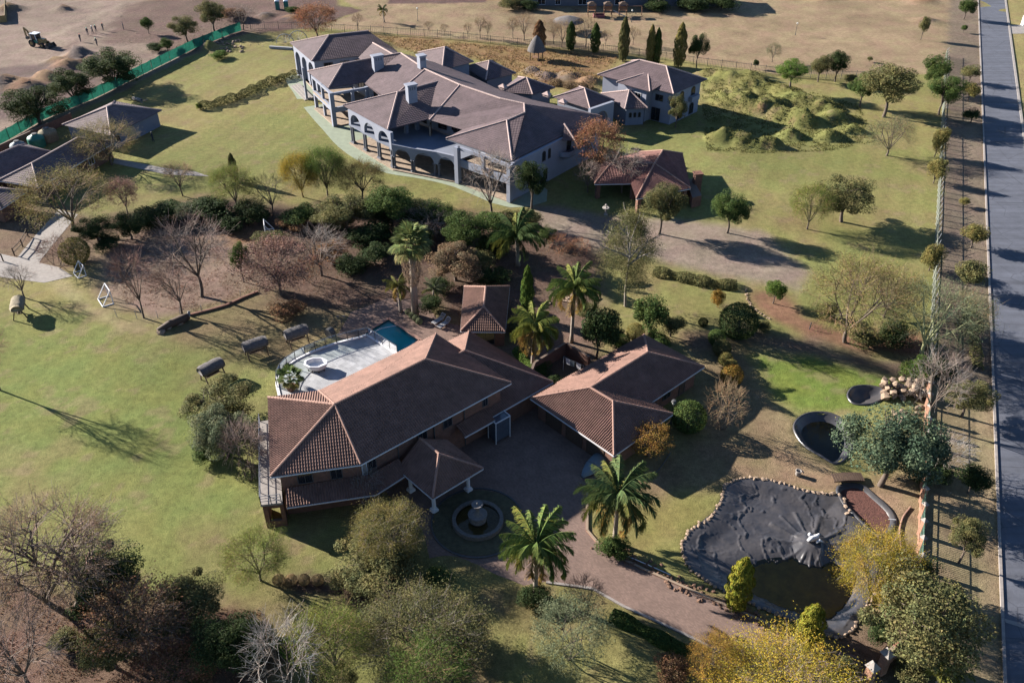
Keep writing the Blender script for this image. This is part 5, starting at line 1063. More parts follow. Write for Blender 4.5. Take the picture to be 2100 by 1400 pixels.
ts('''
shrub|1470 630 590 32|gold|small yellow shrub alone on the lawn above the clipped dome
smalltree|1585 622 570 48|bright|bright green shrub in the red earth bed
bareshrub|1480 880 775 100|tan|bare tan shrub right of the garage lamp post|tan
dry|1330 935 860 105|gold|orange-leaved shrub at the garage corner|brown
bigshrub|455 862 768 150|olive|tall olive shrub left of the brick house, uppermost of the clump
bigshrub|468 935 820 130|sage|grey-green shrub left of the brick house, middle of the clump
bareshrub|515 985 850 100|purple|bare purple shrub against the house west wall|purple
shrub|425 905 870 40|dark|low dark shrub at the lawn edge of the clump
bareshrub|760 1035 950 90|pale|pale leafless shrub in front of the brick facade|pale
feathershrub|1170 1350 1202 165|sage|grey-green pencil bush on the lawn below the drive|sage
bareshrub|1195 1262 1168 100|pink|wispy bare shrub at the drive edge|pink
shrub|1375 1395 1335 90|brown|brown leafy shrub left of the golden sparse tree
shrub|590 1345 1300 50|bright|small bright green shrub beside the dead white tree
shrub|1258 1135 1090 75|green|low green shrub under the right driveway palm
shrub|1095 1235 1190 70|dark|low dark shrub under the left driveway palm
bigshrub|935 575 492 130|tan|tan and olive feathery shrub right of the tall fan palm
shrub|980 560 505 80|olive|olive shrub between the tan shrub and the date palm
shrub|880 640 600 60|dark|dark shrub at the foot of the tall fan palm
shrub|340 450 405 80|dark|low dark shrub above the play court
shrub|430 450 412 110|dark|wide dark shrub under the lime tree
shrub|520 448 422 90|dark|dark shrub right of the wide dark one
shrub|620 460 415 90|green|green shrub below the yellow-leaved tree
shrub|760 500 445 100|dark|dark shrub under the dense green tree
shrub|850 510 455 90|dark|dark shrub behind the tall fan palm
shrub|1015 520 465 80|dark|dark shrub left of the date palm
bareshrub|128 545 478 90|pink|bare pink shrub left of the yellow-green ball shrub|pink
shrub|555 500 470 70|olive|olive shrub beside the far goal
bareshrub|640 580 520 80|rust|rusty bare shrub behind the swing seats|rust
shrub|590 645 610 80|brown|brown shrub beside the play court end wall
bareshrub|1150 520 475 70|rust|bare rusty shrub beside the garden path, left one|rust
bareshrub|1190 525 485 60|rust|bare rusty shrub beside the garden path, right one|rust
bigshrub|1120 500 460 50|green|green shrub under the date palm fronds
shrub|1905 555 488 46|yolive|yellow-olive shrub against the street fence
shrub|1916 322 250 36|yolive|upper shrub on the street fence below the big tree
shrub|1914 376 318 40|yolive|lower shrub on the street fence below the big tree
shrub|1830 705 655 80|dark|dark shrub under the acacias
shrub|1880 775 728 75|bright|green shrub beside the bare grey tree
shrub|1815 975 930 40|lime|yellow-green shrub under the broad blue-green tree
shrub|1900 975 930 90|dark|dark shrub in the fence shade
shrub|1690 650 610 50|olive|olive shrub at the red earth bed end
shrub|1560 680 655 40|olive|low olive shrub below the red earth bed
shrub|1740 170 150 30|olive|low shrub left of the broad olive tree above the mounds
shrub|140 1330 1290 60|olive|low olive shrub on the leaf litter
shrub|900 1195 1160 60|green|low green shrub at the fountain drive corner
shrub|1105 765 735 60|green|low green planting beside the wing roof
shrub|1135 790 765 40|dark|dark planting beside the drying yard wall
shrub|1060 690 655 40|olive|olive planting beside the pool pavilion
shrub|450 120 103 38|bright|low green bush on the spoil heap inside the net fence
shrub|410 225 208 14|lime|tiny bush at the hedge end on the mansion lawn
bareshrub|200 150 110 60|grey|grey scrub on the soil heap behind the net fence|grey
shrub|325 105 88 40|dark|dark scrub between the net fence trees
shrub|480 40 12 50|brown|brown bush at the top left of the fence corner
shrub|600 28 10 30|green|green bush beside the blue toilets
shrub|1050 18 -6 60|olive|olive bush at the left end of the far house
shrub|1085 22 -2 40|dark|dark bush beside the far house steps
shrub|1420 22 -5 70|dark|dark hedge bush along the far house
shrub|1480 22 -6 70|dark|dark hedge bush at the right end of the far house
shrub|1345 22 0 60|dark|dark hedge bush behind the playground
shrub|1870 1400 1340 80|olive|olive shrub beside the curved gate wall
shrub|1950 1250 1200 60|dark|dark shrub in the street verge shade
shrub|1725 1395 1345 70|olive|olive shrub left of the gate pillar
bigshrub|690 470 405 120|olive|olive thicket between the yellow tree and the shrub belt
bigshrub|770 460 395 110|dark|dark thicket left of the dense green belt tree
bigshrub|870 470 400 110|dark|dark thicket right of the dense green belt tree
bigshrub|940 500 430 90|dark|dark thicket above the tan shrub
shrub|1000 470 430 80|green|green thicket below the bare mansion tree
shrub|1040 460 428 70|olive|olive thicket right of the bare mansion tree stems
shrub|680 540 490 80|brown|brown thicket behind the swing seats lawn
shrub|720 560 515 70|dark|dark undergrowth beside the bare grey tree
shrub|770 540 495 80|dark|dark undergrowth left of the short yellowing palm
shrub|905 600 565 60|dark|dark undergrowth behind the low grey-green palm
shrub|1010 580 540 80|dark|dark undergrowth behind the pool pavilion roof
shrub|470 470 438 70|dark|dark undergrowth below the lime tree
shrub|300 460 425 80|dark|dark undergrowth below the small pink-leaved tree
shrub|225 510 480 60|dark|dark undergrowth beside the yellow-green ball shrub
shrub|1250 700 660 60|dark|dark undergrowth right of the dark glossy tree
shrub|1350 705 675 60|green|green undergrowth left of the clipped stem ball
shrub|1210 650 620 60|olive|olive undergrowth behind the right feather palm
shrub|420 940 905 60|green|green low shrub at the lower tip of the house clump
shrub|600 470 440 70|brown|brown undergrowth below the bright green tree
bigshrub|380 1400 1330 130|olive|olive thicket at the bottom beside the rust-leaved tree
bigshrub|520 1330 1265 110|green|green thicket above the dead white tree
bigshrub|690 1430 1360 120|olive|olive thicket cut by the bottom edge below the lime tree
bigshrub|960 1330 1270 90|olive|olive thicket right of the broad bottom tree
shrub|1800 1310 1265 60|dark|dark undergrowth at the pond end below the golden tree
shrub|1770 705 665 70|olive|olive undergrowth right of the wide acacia trunk
shrub|1930 770 725 60|dark|dark undergrowth right of the bare grey tree
''', 'shrub', 'garden shrubs', 'shrub')
BT = [(735, 62, 25, 26, 'beside the mansion west roof'), (960, 75, 45, 22, 'left of the leafless hedge row'), (985, 78, 30, 30, 'at the left of the park fence row'), (1000, 80, 40, 26, 'just behind the fence, leaning over the first gap'), (1052, 78, 32, 30, 'standing left of the widest bare tree'), (1075, 84, 22, 52, 'widest of the park fence row'), (1108, 82, 38, 34, 'left of the dead brown conifer'), (1135, 90, 38, 36, 'right of the thatched hut roof'), (1152, 98, 38, 44, 'below the thatched umbrella, left one'), (1200, 98, 28, 58, 'below the thatched umbrella, right one'), (1242, 92, 60, 30, 'between two cypresses'), (1298, 92, 52, 34, 'alone left of the twin cypresses'), (880, 66, 42, 24, 'in front of the park lamp'), (912, 72, 48, 22, 'left end of the fence scrub')]
for bx, by, ty, w, s in BT: tree('bare', bx, by, ty, w, 'tan', 'bare tree behind the park fence, ' + s, 'bare_tree', 'bare trees along the park fence', 'tan')
# palms ------------------------------------------------------------
def frond_mesh(name, L, droop, nl, w, up=.7, asp=.05, m=None):
    t = np.linspace(0, 1, 9); ang = up - droop * t ** 1.3; x = np.concatenate([[0], np.cumsum(np.cos(ang[:-1]) * L / 8)]); z = np.concatenate([[0], np.cumsum(np.sin(ang[:-1]) * L / 8)])
    S = np.stack([x[:-1], 0 * x[:-1], z[:-1], x[1:], 0 * x[1:], z[1:], .03 * (1 - t[:-1]) + .008, .03 * (1 - t[1:]) + .008], 1); V, F = frusta(S, 4); V = [V]; F = [F]; n = len(V[0])
    for s in (-1, 1):
        for k in range(nl):
            f = .12 + .88 * (k + .5) / nl; px, pz = np.interp(f, t, x), np.interp(f, t, z); ll = w * math.sin(math.pi * min(1, .12 + f * .86)) ** .6 * R(.85, 1.1); ca = .55 + R(-.12, .12); dz = -R(.1, 1.3)
            a = np.array([px, 0, pz]); d = np.array([math.cos(ca), s * math.sin(ca) * 1.3, dz]); d /= np.linalg.norm(d); wd = np.array([.024, 0, .012]); mid = a + d * ll * .5 + np.array([0, 0, .03]); tip = a + d * ll + np.array([0, 0, -.12 * ll])
            V.append(np.array([a - wd, a + wd, mid + wd, tip, mid - wd])); F.append(np.array([[n, n + 1, n + 2, n + 4], [n + 4, n + 2, n + 3, n + 3]])); n += 5
    tri = []; quads = []
    for f in F:
        for q in f: (tri if q[2] == q[3] else quads).append(q[:3] if q[2] == q[3] else q)
    return np_mesh(name, np.concatenate(V), [np.array(quads), np.array(tri)], m or M['leaf'])
FR = [frond_mesh('frond', 3.0, d, 72, .8, u) for d, u in ((1.9, .85), (2.3, .65), (2.5, .3), (1.5, 1.25))]
def palm(bx, by, ty, wpx, label, n=28, col=(.075, .11, .03), old=(.22, .15, .045), name='palm_tree', skirt=0, group='feather palms', tr=.23, dead=5, low=.0):
    b = P(bx, by); k = ppm(b); t = thing(name, label, 'palm', b, group); L = wpx / 2 / k / 2.75; h = max(.4, rise(b, ty))
    mb = MB(); cx, cy = R(-.25, .25), R(-.25, .25); pts = [(b.x + cx * (i / 6) ** 2, b.y + cy * (i / 6) ** 2, h * i / 6) for i in range(7)]; mb.tube(pts, [tr * 1.25] + [tr * (1 - .25 * i / 6) for i in range(1, 7)], 9); mb.build('trunk', M['palmbark'], t, True)
    for i in range(n + dead):
        dd = i >= n; j = i % 4; o = part('frond', FR[(2 if dd else (3 if i < 5 else j))], t, (cx, cy, h - (.15 if dd else 0)), (0, R(.5, .9) if dd else R(-.12, .25) + (.25 if i > n * .6 else 0), i * 2.399 + R(-.2, .2)), (L * R(.85, 1.1),) * 3)
        u = R(.8, 1.2); q = old if dd else (tuple(a * .55 + c * .45 for a, c in zip(col, (.17, .16, .03))) if i > n * .7 else col); o.color = tuple(x * u for x in q) + (1,)
    return t
palm(1098, 1218, 1120, 165, 'feather palm at the drive edge left of the drive bend')
palm(1260, 1112, 1022, 170, 'feather palm beside the dark courtyard opposite the fountain', 30, col=(.06, .09, .035))
palm(1172, 702, 592, 118, 'feather palm behind the house between cypress and dark tree')
palm(1092, 757, 672, 118, 'yellowish feather palm between pool pavilion and drying yard', 28, (.105, .125, .03), dead=8)
palm(822, 640, 585, 62, 'short yellowing feather palm left of the tall fan palm', 16, (.11, .115, .035), dead=6)
palm(788, 46, 21, 24, 'small lone palm in the dry park at the top', 16, (.05, .07, .03), dead=2, tr=.15)
palm(1062, 545, 488, 125, 'dark date palm with stiff fronds in the shrub belt', 26, (.045, .075, .025), tr=.3, dead=0)
palm(1912, 1412, 1385, 80, 'low yellow-green palm by the gate, left of two', 12, (.14, .15, .04), tr=.12, dead=0)
palm(1945, 1400, 1372, 75, 'low green palm by the gate, right of two', 12, (.09, .12, .04), tr=.12, dead=0)
palm(888, 625, 596, 60, 'grey-green low palm at the right foot of the tall fan palm', 14, (.08, .095, .055), tr=.14, dead=0)
def fan_mesh():
    V = []; Q = []; T = []; n = 0
    S = np.array([[0, 0, 0, .55, 0, .12, .02, .014], [.55, 0, .12, 1.0, 0, .1, .014, .01]]); v, f = frusta(S, 4); V.append(v); Q += list(f); n = len(v)
    for k in range(17):
        a = -1.9 + 3.8 * k / 16; L = .85 * (1 - .12 * abs(a)); d = np.array([math.cos(a), math.sin(a), 0]); s = np.array([-d[1], d[0], 0]) * .075; c = np.array([1.0, 0, .1]); mid = c + d * L * .6 + np.array([0, 0, .05]); tip = c + d * L + np.array([0, 0, -.22 * L])
        V.append(np.array([c, mid - s, tip, mid + s])); Q.append([n, n + 1, n + 2, n + 3]); n += 4
    return np_mesh('fan_frond', np.concatenate(V), np.array(Q), M['leaf'])
FAN = fan_mesh()
def fanpalm(b, h, L, n, label, col, tr, skirt=0, pot=False, group='fan palms'):
    t = thing('fan_palm', label, 'palm', b, group); mb = MB(); mb.tube([(b.x, b.y, b.z), (b.x + .1, b.y, b.z + h)], [tr * 1.3, tr * .85], 10); mb.build('trunk', M['palmbark'], t, True)
    for i in range(n):
        e = 1.25 - 2.0 * (i / n); o = part('frond', FAN, t, (.1, 0, h), (0, -e, i * 2.399), (L * R(.9, 1.1),) * 3); u = R(.8, 1.2); q = col if i < n * .75 else tuple(a * .5 + c * .5 for a, c in zip(col, (.2, .16, .06))); o.color = tuple(x * u for x in q) + (1,)
    if skirt:
        nl = 1500; a = RNG.uniform(0, 6.28, nl); z = RNG.random(nl); r = (tr + .12 + .75 * np.sin(np.pi * z ** .7 * .9)) * RNG.uniform(.6, 1, nl); p = np.stack([np.cos(a) * r, np.sin(a) * r, h - .2 - z * skirt], 1)
        V, F = leaf_arrays(p, np.stack([np.cos(a), np.sin(a), .2 + 0 * a], 1), .2, .16, .35); V = V.reshape(-1, 4, 3); c = V.mean(1, keepdims=True); V = c + (V - c) * np.array([.55, .55, 2.0]); o = part('skirt', np_mesh('skirt', V.reshape(-1, 3), F, M['leaf']), t); o.color = (.17, .125, .09, 1)
    if pot: mb = MB(); mb.lathe([(.35, 0), (.55, .6), (.6, .65), (.5, .65), (.48, .5), (0, .5)], 14, (b.x, b.y, b.z)); mb.build('pot', M['terra'], t)
    return t
b = P(852, 648); fanpalm(b, rise(b, 500), 1.55, 34, 'tall fan palm with brown skirt on its trunk behind the pool', (.085, .11, .04), .36, 5.4)
# hedges and low borders
def hedge(px, w, h, col, label, nl=9000, size=.11, name='hedge'):
    pts = [P(*q) for q in px]; c = pts[len(pts) // 2]; o0 = Vector((c.x, c.y, 0)); path = np.array(smooth_poly(pts, 8, False)); seg = np.hypot(*np.diff(path, axis=0).T); cs = np.concatenate([[0], np.cumsum(seg)]); s = RNG.uniform(0, cs[-1], nl)
    x = np.interp(s, cs, path[:, 0]); y = np.interp(s, cs, path[:, 1]); i = np.clip(np.searchsorted(cs, s) - 1, 0, len(seg) - 1); d = np.diff(path, axis=0)[i] / seg[i][:, None]; a = RNG.uniform(0, np.pi, nl); rr = np.where(RNG.random(nl) < .75, 1, RNG.uniform(.4, 1, nl)) * (1 + .25 * np.sin(s * 1.7) * np.sin(s * .6))
    u = np.cos(a) * w / 2 * rr; z = np.abs(np.sin(a)) * h * rr; p = np.stack([x - d[:, 1] * u - o0.x, y + d[:, 0] * u - o0.y, z], 1); n = np.stack([-d[:, 1] * np.cos(a), d[:, 0] * np.cos(a), np.sin(a) + .3], 1)
    me = leaf_mesh(name, p, n, size, .5, .7); t = lk(bpy.data.objects.new(name, me)); t.location = o0; tag(t, label, 'hedge'); t.color = (*COLR[col], 1); return t
hedge([(408, 225), (450, 215), (500, 198), (540, 178), (580, 165), (612, 158)], 1.6, 1.3, 'olive', 'long low hedge bank crossing the mansion lawn')
hedge([(1340, 560), (1400, 572), (1460, 585), (1510, 588)], 2.0, .9, 'olive', 'low dark-edged hedge beside the gravel drive', 5000)
hedge([(1255, 1262), (1300, 1285), (1360, 1315), (1410, 1345)], 1.3, .6, 'green', 'green border planting along the lower drive edge', 5000)
hedge([(1990, 620), (1998, 700), (2005, 760)], 1.2, .8, 'olive', 'rough grass strip beside the street kerb', 2500)
hedge([(1060, 720), (1080, 745), (1110, 775)], 1.2, .7, 'bright', 'planted border beside the wing roof', 2500)
hedge([(1130, 172), (1165, 178), (1215, 185)], 2.6, .9, 'tan', 'dry grass bank behind the mansion rear wings', 5000)
# rough grass on the mounds and unmown edges
def tufts(name, polys, n, size, col, seed):
    g = np.random.default_rng(seed); P_ = []
    for s in polys:
        pl = PW(s); xs = [p.x for p in pl]; ys = [p.y for p in pl]; A = (max(xs) - min(xs)) * (max(ys) - min(ys)); m = int(n * 2.2); x = g.uniform(min(xs), max(xs), m); y = g.uniform(min(ys), max(ys), m); k = (sdist(pl, x, y) < 0) & (vnoise(x, y, .5, seed) > .42); P_.append(np.stack([x[k], y[k], ground_sink(x[k], y[k], terrain(x[k], y[k]))], 1)[:n])
    p = np.concatenate(P_); m = len(p); a = g.uniform(0, 6.28, m); d = np.stack([np.cos(a), np.sin(a), 0 * a], 1); s = size * g.uniform(.5, 1.3, m)[:, None]; up = np.stack([g.normal(0, .4, m), g.normal(0, .4, m), np.ones(m)], 1)
    V = np.stack([p - d * s * .35, p + d * s * .35, p + up * s], 1).reshape(-1, 3); o = lk(bpy.data.objects.new(name, np_mesh(name, V, np.arange(3 * m).reshape(-1, 3), M['leaf']))); o['kind'] = 'stuff'; o['label'] = col[1]; o['category'] = 'grass'; o.color = (*col[0], 1); return o
tufts('rough_grass', ['1440,150 1560,160 1760,215 1800,290 1700,310 1560,315 1450,310 1440,240'], 16000, .2, ((.088, .092, .030), 'rough green grass growing over the earth mounds'), 3)
tufts('dry_grass', ['760,72 1060,98 1270,118 1220,180 1090,175 1000,130 850,110'], 7000, .3, ((.17, .12, .06), 'rough dry grass behind the mansion'), 4)
tufts('fallen_leaves', ['-60,1200 120,1200 300,1240 540,1250 570,1330 520,1440 -300,1440', '560,440 1060,450 1230,500 1200,630 980,680 700,640 540,610', '240,480 500,450 620,560 400,640 250,620'], 9000, .12, ((.15, .09, .06), 'fallen brown leaves scattered under the trees'), 5)
# ------------------------------------------------------------------ deck, glass balustrade, hot tub
DZ = 0.35
outer = [P(*q, DZ) for q in ((573, 812), (568, 785), (576, 765), (600, 742), (640, 722), (690, 704), (735, 693), (752, 687))]
outer = [Vector((x, y, DZ)) for x, y in smooth_poly(outer, 3, False)]; inner = [P(815, 727, DZ), V3(-9.2, 77.6, DZ), V3(-19.2, 68.6, DZ), V3(-24.2, 68.0, DZ)]
DK = thing('pool_deck', 'white tiled deck with curved edge between the brick house and the lawn', 'deck', (-18, 76, 0))
mb = MB(); mb.prism([*outer, *inner], 0, DZ); mb.build('deck_floor', M['deck'], DK)
mb = MB()
for a, b in zip(outer, outer[1:]): mb.beam(a + V3(0, 0, .06), b + V3(0, 0, .06), .3, .12)
mb.beam(outer[-1] + V3(0, 0, .06), inner[0] + V3(0, 0, .06), .3, .12); mb.build('kerb', M['white'], DK)
GB = thing('glass_balustrade', 'glass balustrade with dark posts round the white deck', 'balustrade', (*outer[10][:2], DZ))
path = outer[2:] + [inner[0]]; cs = [0]
for a, b in zip(path, path[1:]): cs.append(cs[-1] + (b - a).length)
def along(s):
    for i in range(len(cs) - 1):
        if s <= cs[i + 1] + 1e-6: return path[i].lerp(path[i + 1], (s - cs[i]) / (cs[i + 1] - cs[i]))
    return path[-1]
NB = 15; ps = [along(cs[-1] * i / NB) for i in range(NB + 1)]
for i, p in enumerate(ps):
    mb = MB(); mb.beam(p + V3(0, 0, .1), p + V3(0, 0, 1.25), .07, .07); mb.build('post', M['steel'], GB)
    if i < NB:
        q = ps[i + 1]; mb = MB(); mb.beam(p.lerp(q, .04) + V3(0, 0, .68), p.lerp(q, .96) + V3(0, 0, .68), .02, .95); mb.build('glass_panel', M['clear'], GB); mb = MB(); mb.beam(p + V3(0, 0, 1.26), q + V3(0, 0, 1.26), .06, .05); mb.build('rail', M['steel'], GB)
ht = P(650, 757, DZ); HT = thing('hot_tub', 'white octagonal hot tub on legs on the deck', 'hot tub', ht); mb = MB(); k = 8; wv = lambda r, z: [(ht.x + r * s * math.cos(a), ht.y + r * math.sin(a) * .82, z) for a, s in [(math.pi / 8 + i * math.pi / 4, 1.15) for i in range(8)]]
rings = [wv(1.0, DZ + .35), wv(1.1, DZ + .75), wv(1.22, DZ + .8), wv(1.22, DZ + .98), wv(1.0, DZ + 1.0), wv(.85, DZ + .55), wv(.3, DZ + .5)]; vs = [v for r in rings for v in r]
mb.add(vs, [(i * 8 + j, i * 8 + (j + 1) % 8, (i + 1) * 8 + (j + 1) % 8, (i + 1) * 8 + j) for i in range(6) for j in range(8)] + [tuple(range(48, 56))]); mb.build('shell', M['plastic'], HT, False, .03)
for i in range(8): a = math.pi / 8 + i * math.pi / 4; mb = MB(); mb.beam((ht.x + .95 * math.cos(a), ht.y + .75 * math.sin(a), DZ), (ht.x + .95 * math.cos(a), ht.y + .75 * math.sin(a), DZ + .5), .09, .09); mb.build('leg', M['wood'], HT)
fanpalm(P(597, 800, DZ), 1.7, .95, 20, 'potted fan palm on the deck at the house corner', (.06, .09, .03), .15, pot=True)
# sun loungers
def lounger():
    t = thing('sun_lounger', '', 'sun lounger', (0, 0, 0), 'sun loungers by the pool')
    for x in (-.3, .3): mb = MB(); mb.beam((x, -1, .32), (x, .4, .32), .06, .06); mb.beam((x, .4, .32), (x, .95, .75), .06, .06); mb.build('side_rail', M['galv'], t)
    for y in np.linspace(-.95, .35, 10): mb = MB(); mb.box((0, y, .35), (.56, .1, .025)); mb.build('slat', M['galv'], t)
    for y in np.linspace(.45, .9, 4): mb = MB(); mb.box((0, y, .39 + (y - .4) * .78), (.56, .1, .025)); mb.build('slat', M['galv'], t)
    for x in (-.3, .3):
        for y in (-.85, .3): mb = MB(); mb.beam((x, y, 0), (x, y, .3), .05, .05); mb.build('leg', M['galv'], t)
    return t
lg = lounger(); lg2 = copy_tree(lg)
for o, px, py, l in ((lg, 900, 660, 'left sun lounger on the paving beside the pool'), (lg2, 911, 668, 'right sun lounger on the paving beside the pool')): o.location = P(px, py, .02); o.rotation_euler.z = -.7; o['label'] = l
for i, (px, py) in enumerate(((838, 645), (846, 652), (853, 658), (860, 664))): tree('ball', px, py, py - 10, 15, 'sage', ['first', 'second', 'third', 'last'][i] + ' of four small round shrubs at the fan palm bed, counted from the left', 'round_shrub', 'small round shrubs by the pool', cat='shrub')
pl = thing('pool_light', 'twin-headed garden lamp post left of the pool', 'lamp post', P(703, 678)); b = P(703, 678); mb = MB(); mb.tube([b, b + V3(0, 0, 2.1)], .05); mb.tube([b + V3(-.35, 0, 2.0), b + V3(.35, 0, 2.1)], .03); mb.build('pole', M['steel'], pl)
for s in (-1, 1): mb = MB(); mb.box(b + V3(.35 * s, 0, 2.05), (.3, .22, .14)); mb.build('lamp_head', M['steel'], pl)
sr = thing('smoker_drum', 'dark round drum on its side left of the pool', 'drum', P(678, 690)); b = P(678, 690); mb = MB(); mb.tube([b + V3(-.2, -.3, .6), b + V3(.2, .3, .6)], .58, 14); mb.build('drum', M['steel'], sr)
for s in (-1, 1): mb = MB(); mb.beam(b + V3(.3 * s, 0, 0), b + V3(.25 * s, 0, .4), .08, .08); mb.build('leg', M['steel'], sr)
# ------------------------------------------------------------------ fountain island
fc = P(980, 1070); FO = thing('fountain', 'tiered stone fountain in a round basin on the dark courtyard island', 'fountain', fc)
struct(sheet('island_lawn', [fc + V3(4.3 * math.cos(a), 4.0 * math.sin(a), 0) for a in np.linspace(0, 2 * math.pi, 33)[:-1]], .06, mat('island_grass', (.06, .055, .032), .95, .3, 2, .5, 8)))
mb = MB(); mb.lathe([(4.3, .02), (4.3, .12), (4.15, .12), (4.15, .02)], 40, fc); struct(mb.build('island_kerb', M['steel']))
mb = MB(); mb.lathe([(2.35, 0), (2.35, .5), (2.0, .5), (2.0, .1), (0, .1)], 40, fc); mb.build('basin', mat('weathered_stone', (.10, .09, .082), .9, .3, 4), FO)
mb = MB(); mb.lathe([(2.0, .32), (0, .32)], 32, fc); mb.build('water', M['murk'], FO)
mb = MB(); mb.lathe([(.75, .1), (.8, .5), (.62, .8), (.85, .95), (.9, 1.05), (.6, 1.0), (.2, 1.1), (.16, 1.7), (.24, 1.8), (.15, 1.95), (.48, 2.2), (.55, 2.3), (.4, 2.25), (.1, 2.2), (.06, 2.45), (0, 2.5)], 20, fc); mb.build('tiers', mat('fountain_stone', (.12, .11, .105), .85, .25, 4), FO, True)
bb = P(1242, 440); BB = thing('bird_bath', 'white stone bird bath in the shade before the red pavilion', 'bird bath', bb); mb = MB(); mb.lathe([(.3, 0), (.28, .15), (.14, .25), (.12, .9), (.5, 1.05), (.55, 1.15), (.4, 1.1), (.08, 1.1), (.06, 1.5), (.2, 1.6), (0, 1.65)], 14, bb); mb.build('bowl', M['concrete'], BB, True)
# ------------------------------------------------------------------ lined ponds
def stone_mesh(seed):
    g = np.random.default_rng(seed); bm = bmesh.new(); bmesh.ops.create_icosphere(bm, subdivisions=1, radius=1)
    for v in bm.verts: v.co *= g.uniform(.72, 1.18); v.co.z *= .75
    me = bpy.data.meshes.new('stone'); bm.to_mesh(me); bm.free(); me.materials.append(M['stone']); return me
STN = [stone_mesh(i) for i in range(6)]
def stones(parent, pts, s, jit=.12, name='stone'):
    o = parent.location
    for p in pts: part(name, random.choice(STN), parent, (p[0] - o.x + R(-jit, jit), p[1] - o.y + R(-jit, jit), (p[2] if len(p) > 2 else 0) - o.z + s * .3), (R(-.4, .4), R(-.4, .4), R(0, 6.28)), (s * R(.7, 1.35), s * R(.6, 1.1), s * R(.7, 1.2)))
def every(poly, step, closed=True):
    pts = poly + [poly[0]] if closed else poly; out = []; acc = 0
    for a, b in zip(pts, pts[1:]):
        a, b = Vector((a[0], a[1], 0)), Vector((b[0], b[1], 0)); L = (b - a).length
        while acc < L: out.append(a.lerp(b, acc / L)); acc += step
        acc -= L
    return out
PD = thing('lined_pond', 'large half-drained pond lined with wrinkled black sheeting', 'pond', P(1600, 1130)); sp_ = smooth_poly(POND, 4)
xs = np.arange(min(p.x for p in POND) - 1, max(p.x for p in POND) + 1, .1); ys = np.arange(min(p.y for p in POND) - 1, max(p.y for p in POND) + 1, .1); X, Y = np.meshgrid(xs, ys); x, y = X.ravel(), Y.ravel(); sdv = sdist(POND, x, y)
fold = np.abs(vnoise(x + 1.2 * vnoise(x, y, .5, 2), y * .7, .55, 21) - .5); fold2 = np.abs(vnoise(x * .6 - y * .5, x * .5 + y * .9, 1.1, 22) - .5)
z = pond_z(x, y) + (np.exp(-(fold / .02) ** 2) * .11 + np.exp(-(fold2 / .02) ** 2) * .03) * sstep(-sdv / .8) + (vnoise(x, y, .5, 5) - .5) * .16 * sstep(-sdv / .6)
di = np.hypot(x - ISLE.x, y - ISLE.y); th = np.arctan2(y - ISLE.y, x - ISLE.x); z += np.where((di > .9) & (di < 4), np.maximum(0, np.sin(th * 13 + 1.5 * np.sin(th * 3))) ** 3 * .12 * sstep((di - .8)), 0)
nx2 = len(xs); ins = (sdv < .32).reshape(X.shape); q = ins[:-1, :-1] & ins[1:, :-1] & ins[:-1, 1:] & ins[1:, 1:]; i0 = (np.arange(len(ys) - 1)[:, None] * nx2 + np.arange(nx2 - 1)[None])[q]
F = np.stack([i0, i0 + 1, i0 + nx2 + 1, i0 + nx2], 1); us, inv = np.unique(F, return_inverse=True); o = PD.location
part('liner', np_mesh('liner', np.stack([x[us] - o.x, y[us] - o.y, z[us]], 1), inv.reshape(F.shape), M['liner'], True), PD)
wp = PW('1500,1220 1480,1175 1520,1140 1580,1105 1640,1100 1720,1120 1800,1160 1780,1260 1700,1300 1600,1265'); sheet('water', [p - o for p in wp], -.60, M['murk'], PD)
wpv = inset(wp, .2); sheet('silt', [p - o for p in wpv], -.70, M['algae'], PD)
PE = thing('pond_edging', 'row of rough brown stones set round the large lined pond', 'stone edging', P(1480, 1060)); stones(PE, [p for p in every(inset(sp_, -.15), .42) if not (PX((p.x, p.y, 0))[0] > 1735 and PX((p.x, p.y, 0))[1] < 1130)], .23)
st = thing('island_statue', 'small white statue group lying on the liner mound in the pond', 'statue', (ISLE.x, ISLE.y, .3)); mb = MB(); b = V3(ISLE.x, ISLE.y, .32)
mb.tube([b + V3(-.5, -.2, .1), b + V3(-.1, 0, .35), b + V3(.35, .15, .3), b + V3(.6, .3, .5)], [.14, .24, .2, .1], 8); mb.lathe([(0, .3), (.14, .4), (.17, .52), (.1, .66), (0, .7)], 10, b + V3(-.3, .2, 0)); mb.tube([b + V3(.2, -.4, .1), b + V3(.5, -.25, .25), b + V3(.8, -.3, .1)], [.1, .14, .06], 7); mb.build('figure', M['white'], st, True)
def bowl(poly, name, label, depth, wz):
    t = thing(name, label, 'pond', sum((Vector(p) for p in poly), Vector()) / len(poly)); o = t.location; sm = [Vector((a, b, 0)) for a, b in smooth_poly(poly, 4)]; mb = MB(); rings = []
    for d, zz in ((-.22, .02), (-.16, .13), (-.04, .15), (.08, -.05), (.5, -.32), (1.0, -depth * .7), (1.5, -depth)):
        rings.append([(c.x + (p.x - c.x) * max(.1, 1 - d / max((p - c).length, .1)), c.y + (p.y - c.y) * max(.1, 1 - d / max((p - c).length, .1)), zz + R(-.025, .025)) for c in [o] for p in sm])
    n = len(sm); vs = [v for r in rings for v in r]; mb.add(vs, [(i * n + j, i * n + (j + 1) % n, (i + 1) * n + (j + 1) % n, (i + 1) * n + j) for i in range(len(rings) - 1) for j in range(n)] + [tuple((len(rings) - 1) * n + j for j in range(n))]); mb.build('liner', M['liner'], t, True)
    if wz: sheet('water', [Vector((p.x, p.y, 0)) - o for p in inset(poly, .25)], wz, M['murk'], t)
    return t
bowl(BOWL, 'round_pond', 'kidney-shaped lined pond holding murky water beside the blue-green tree', 1.1, -.55)
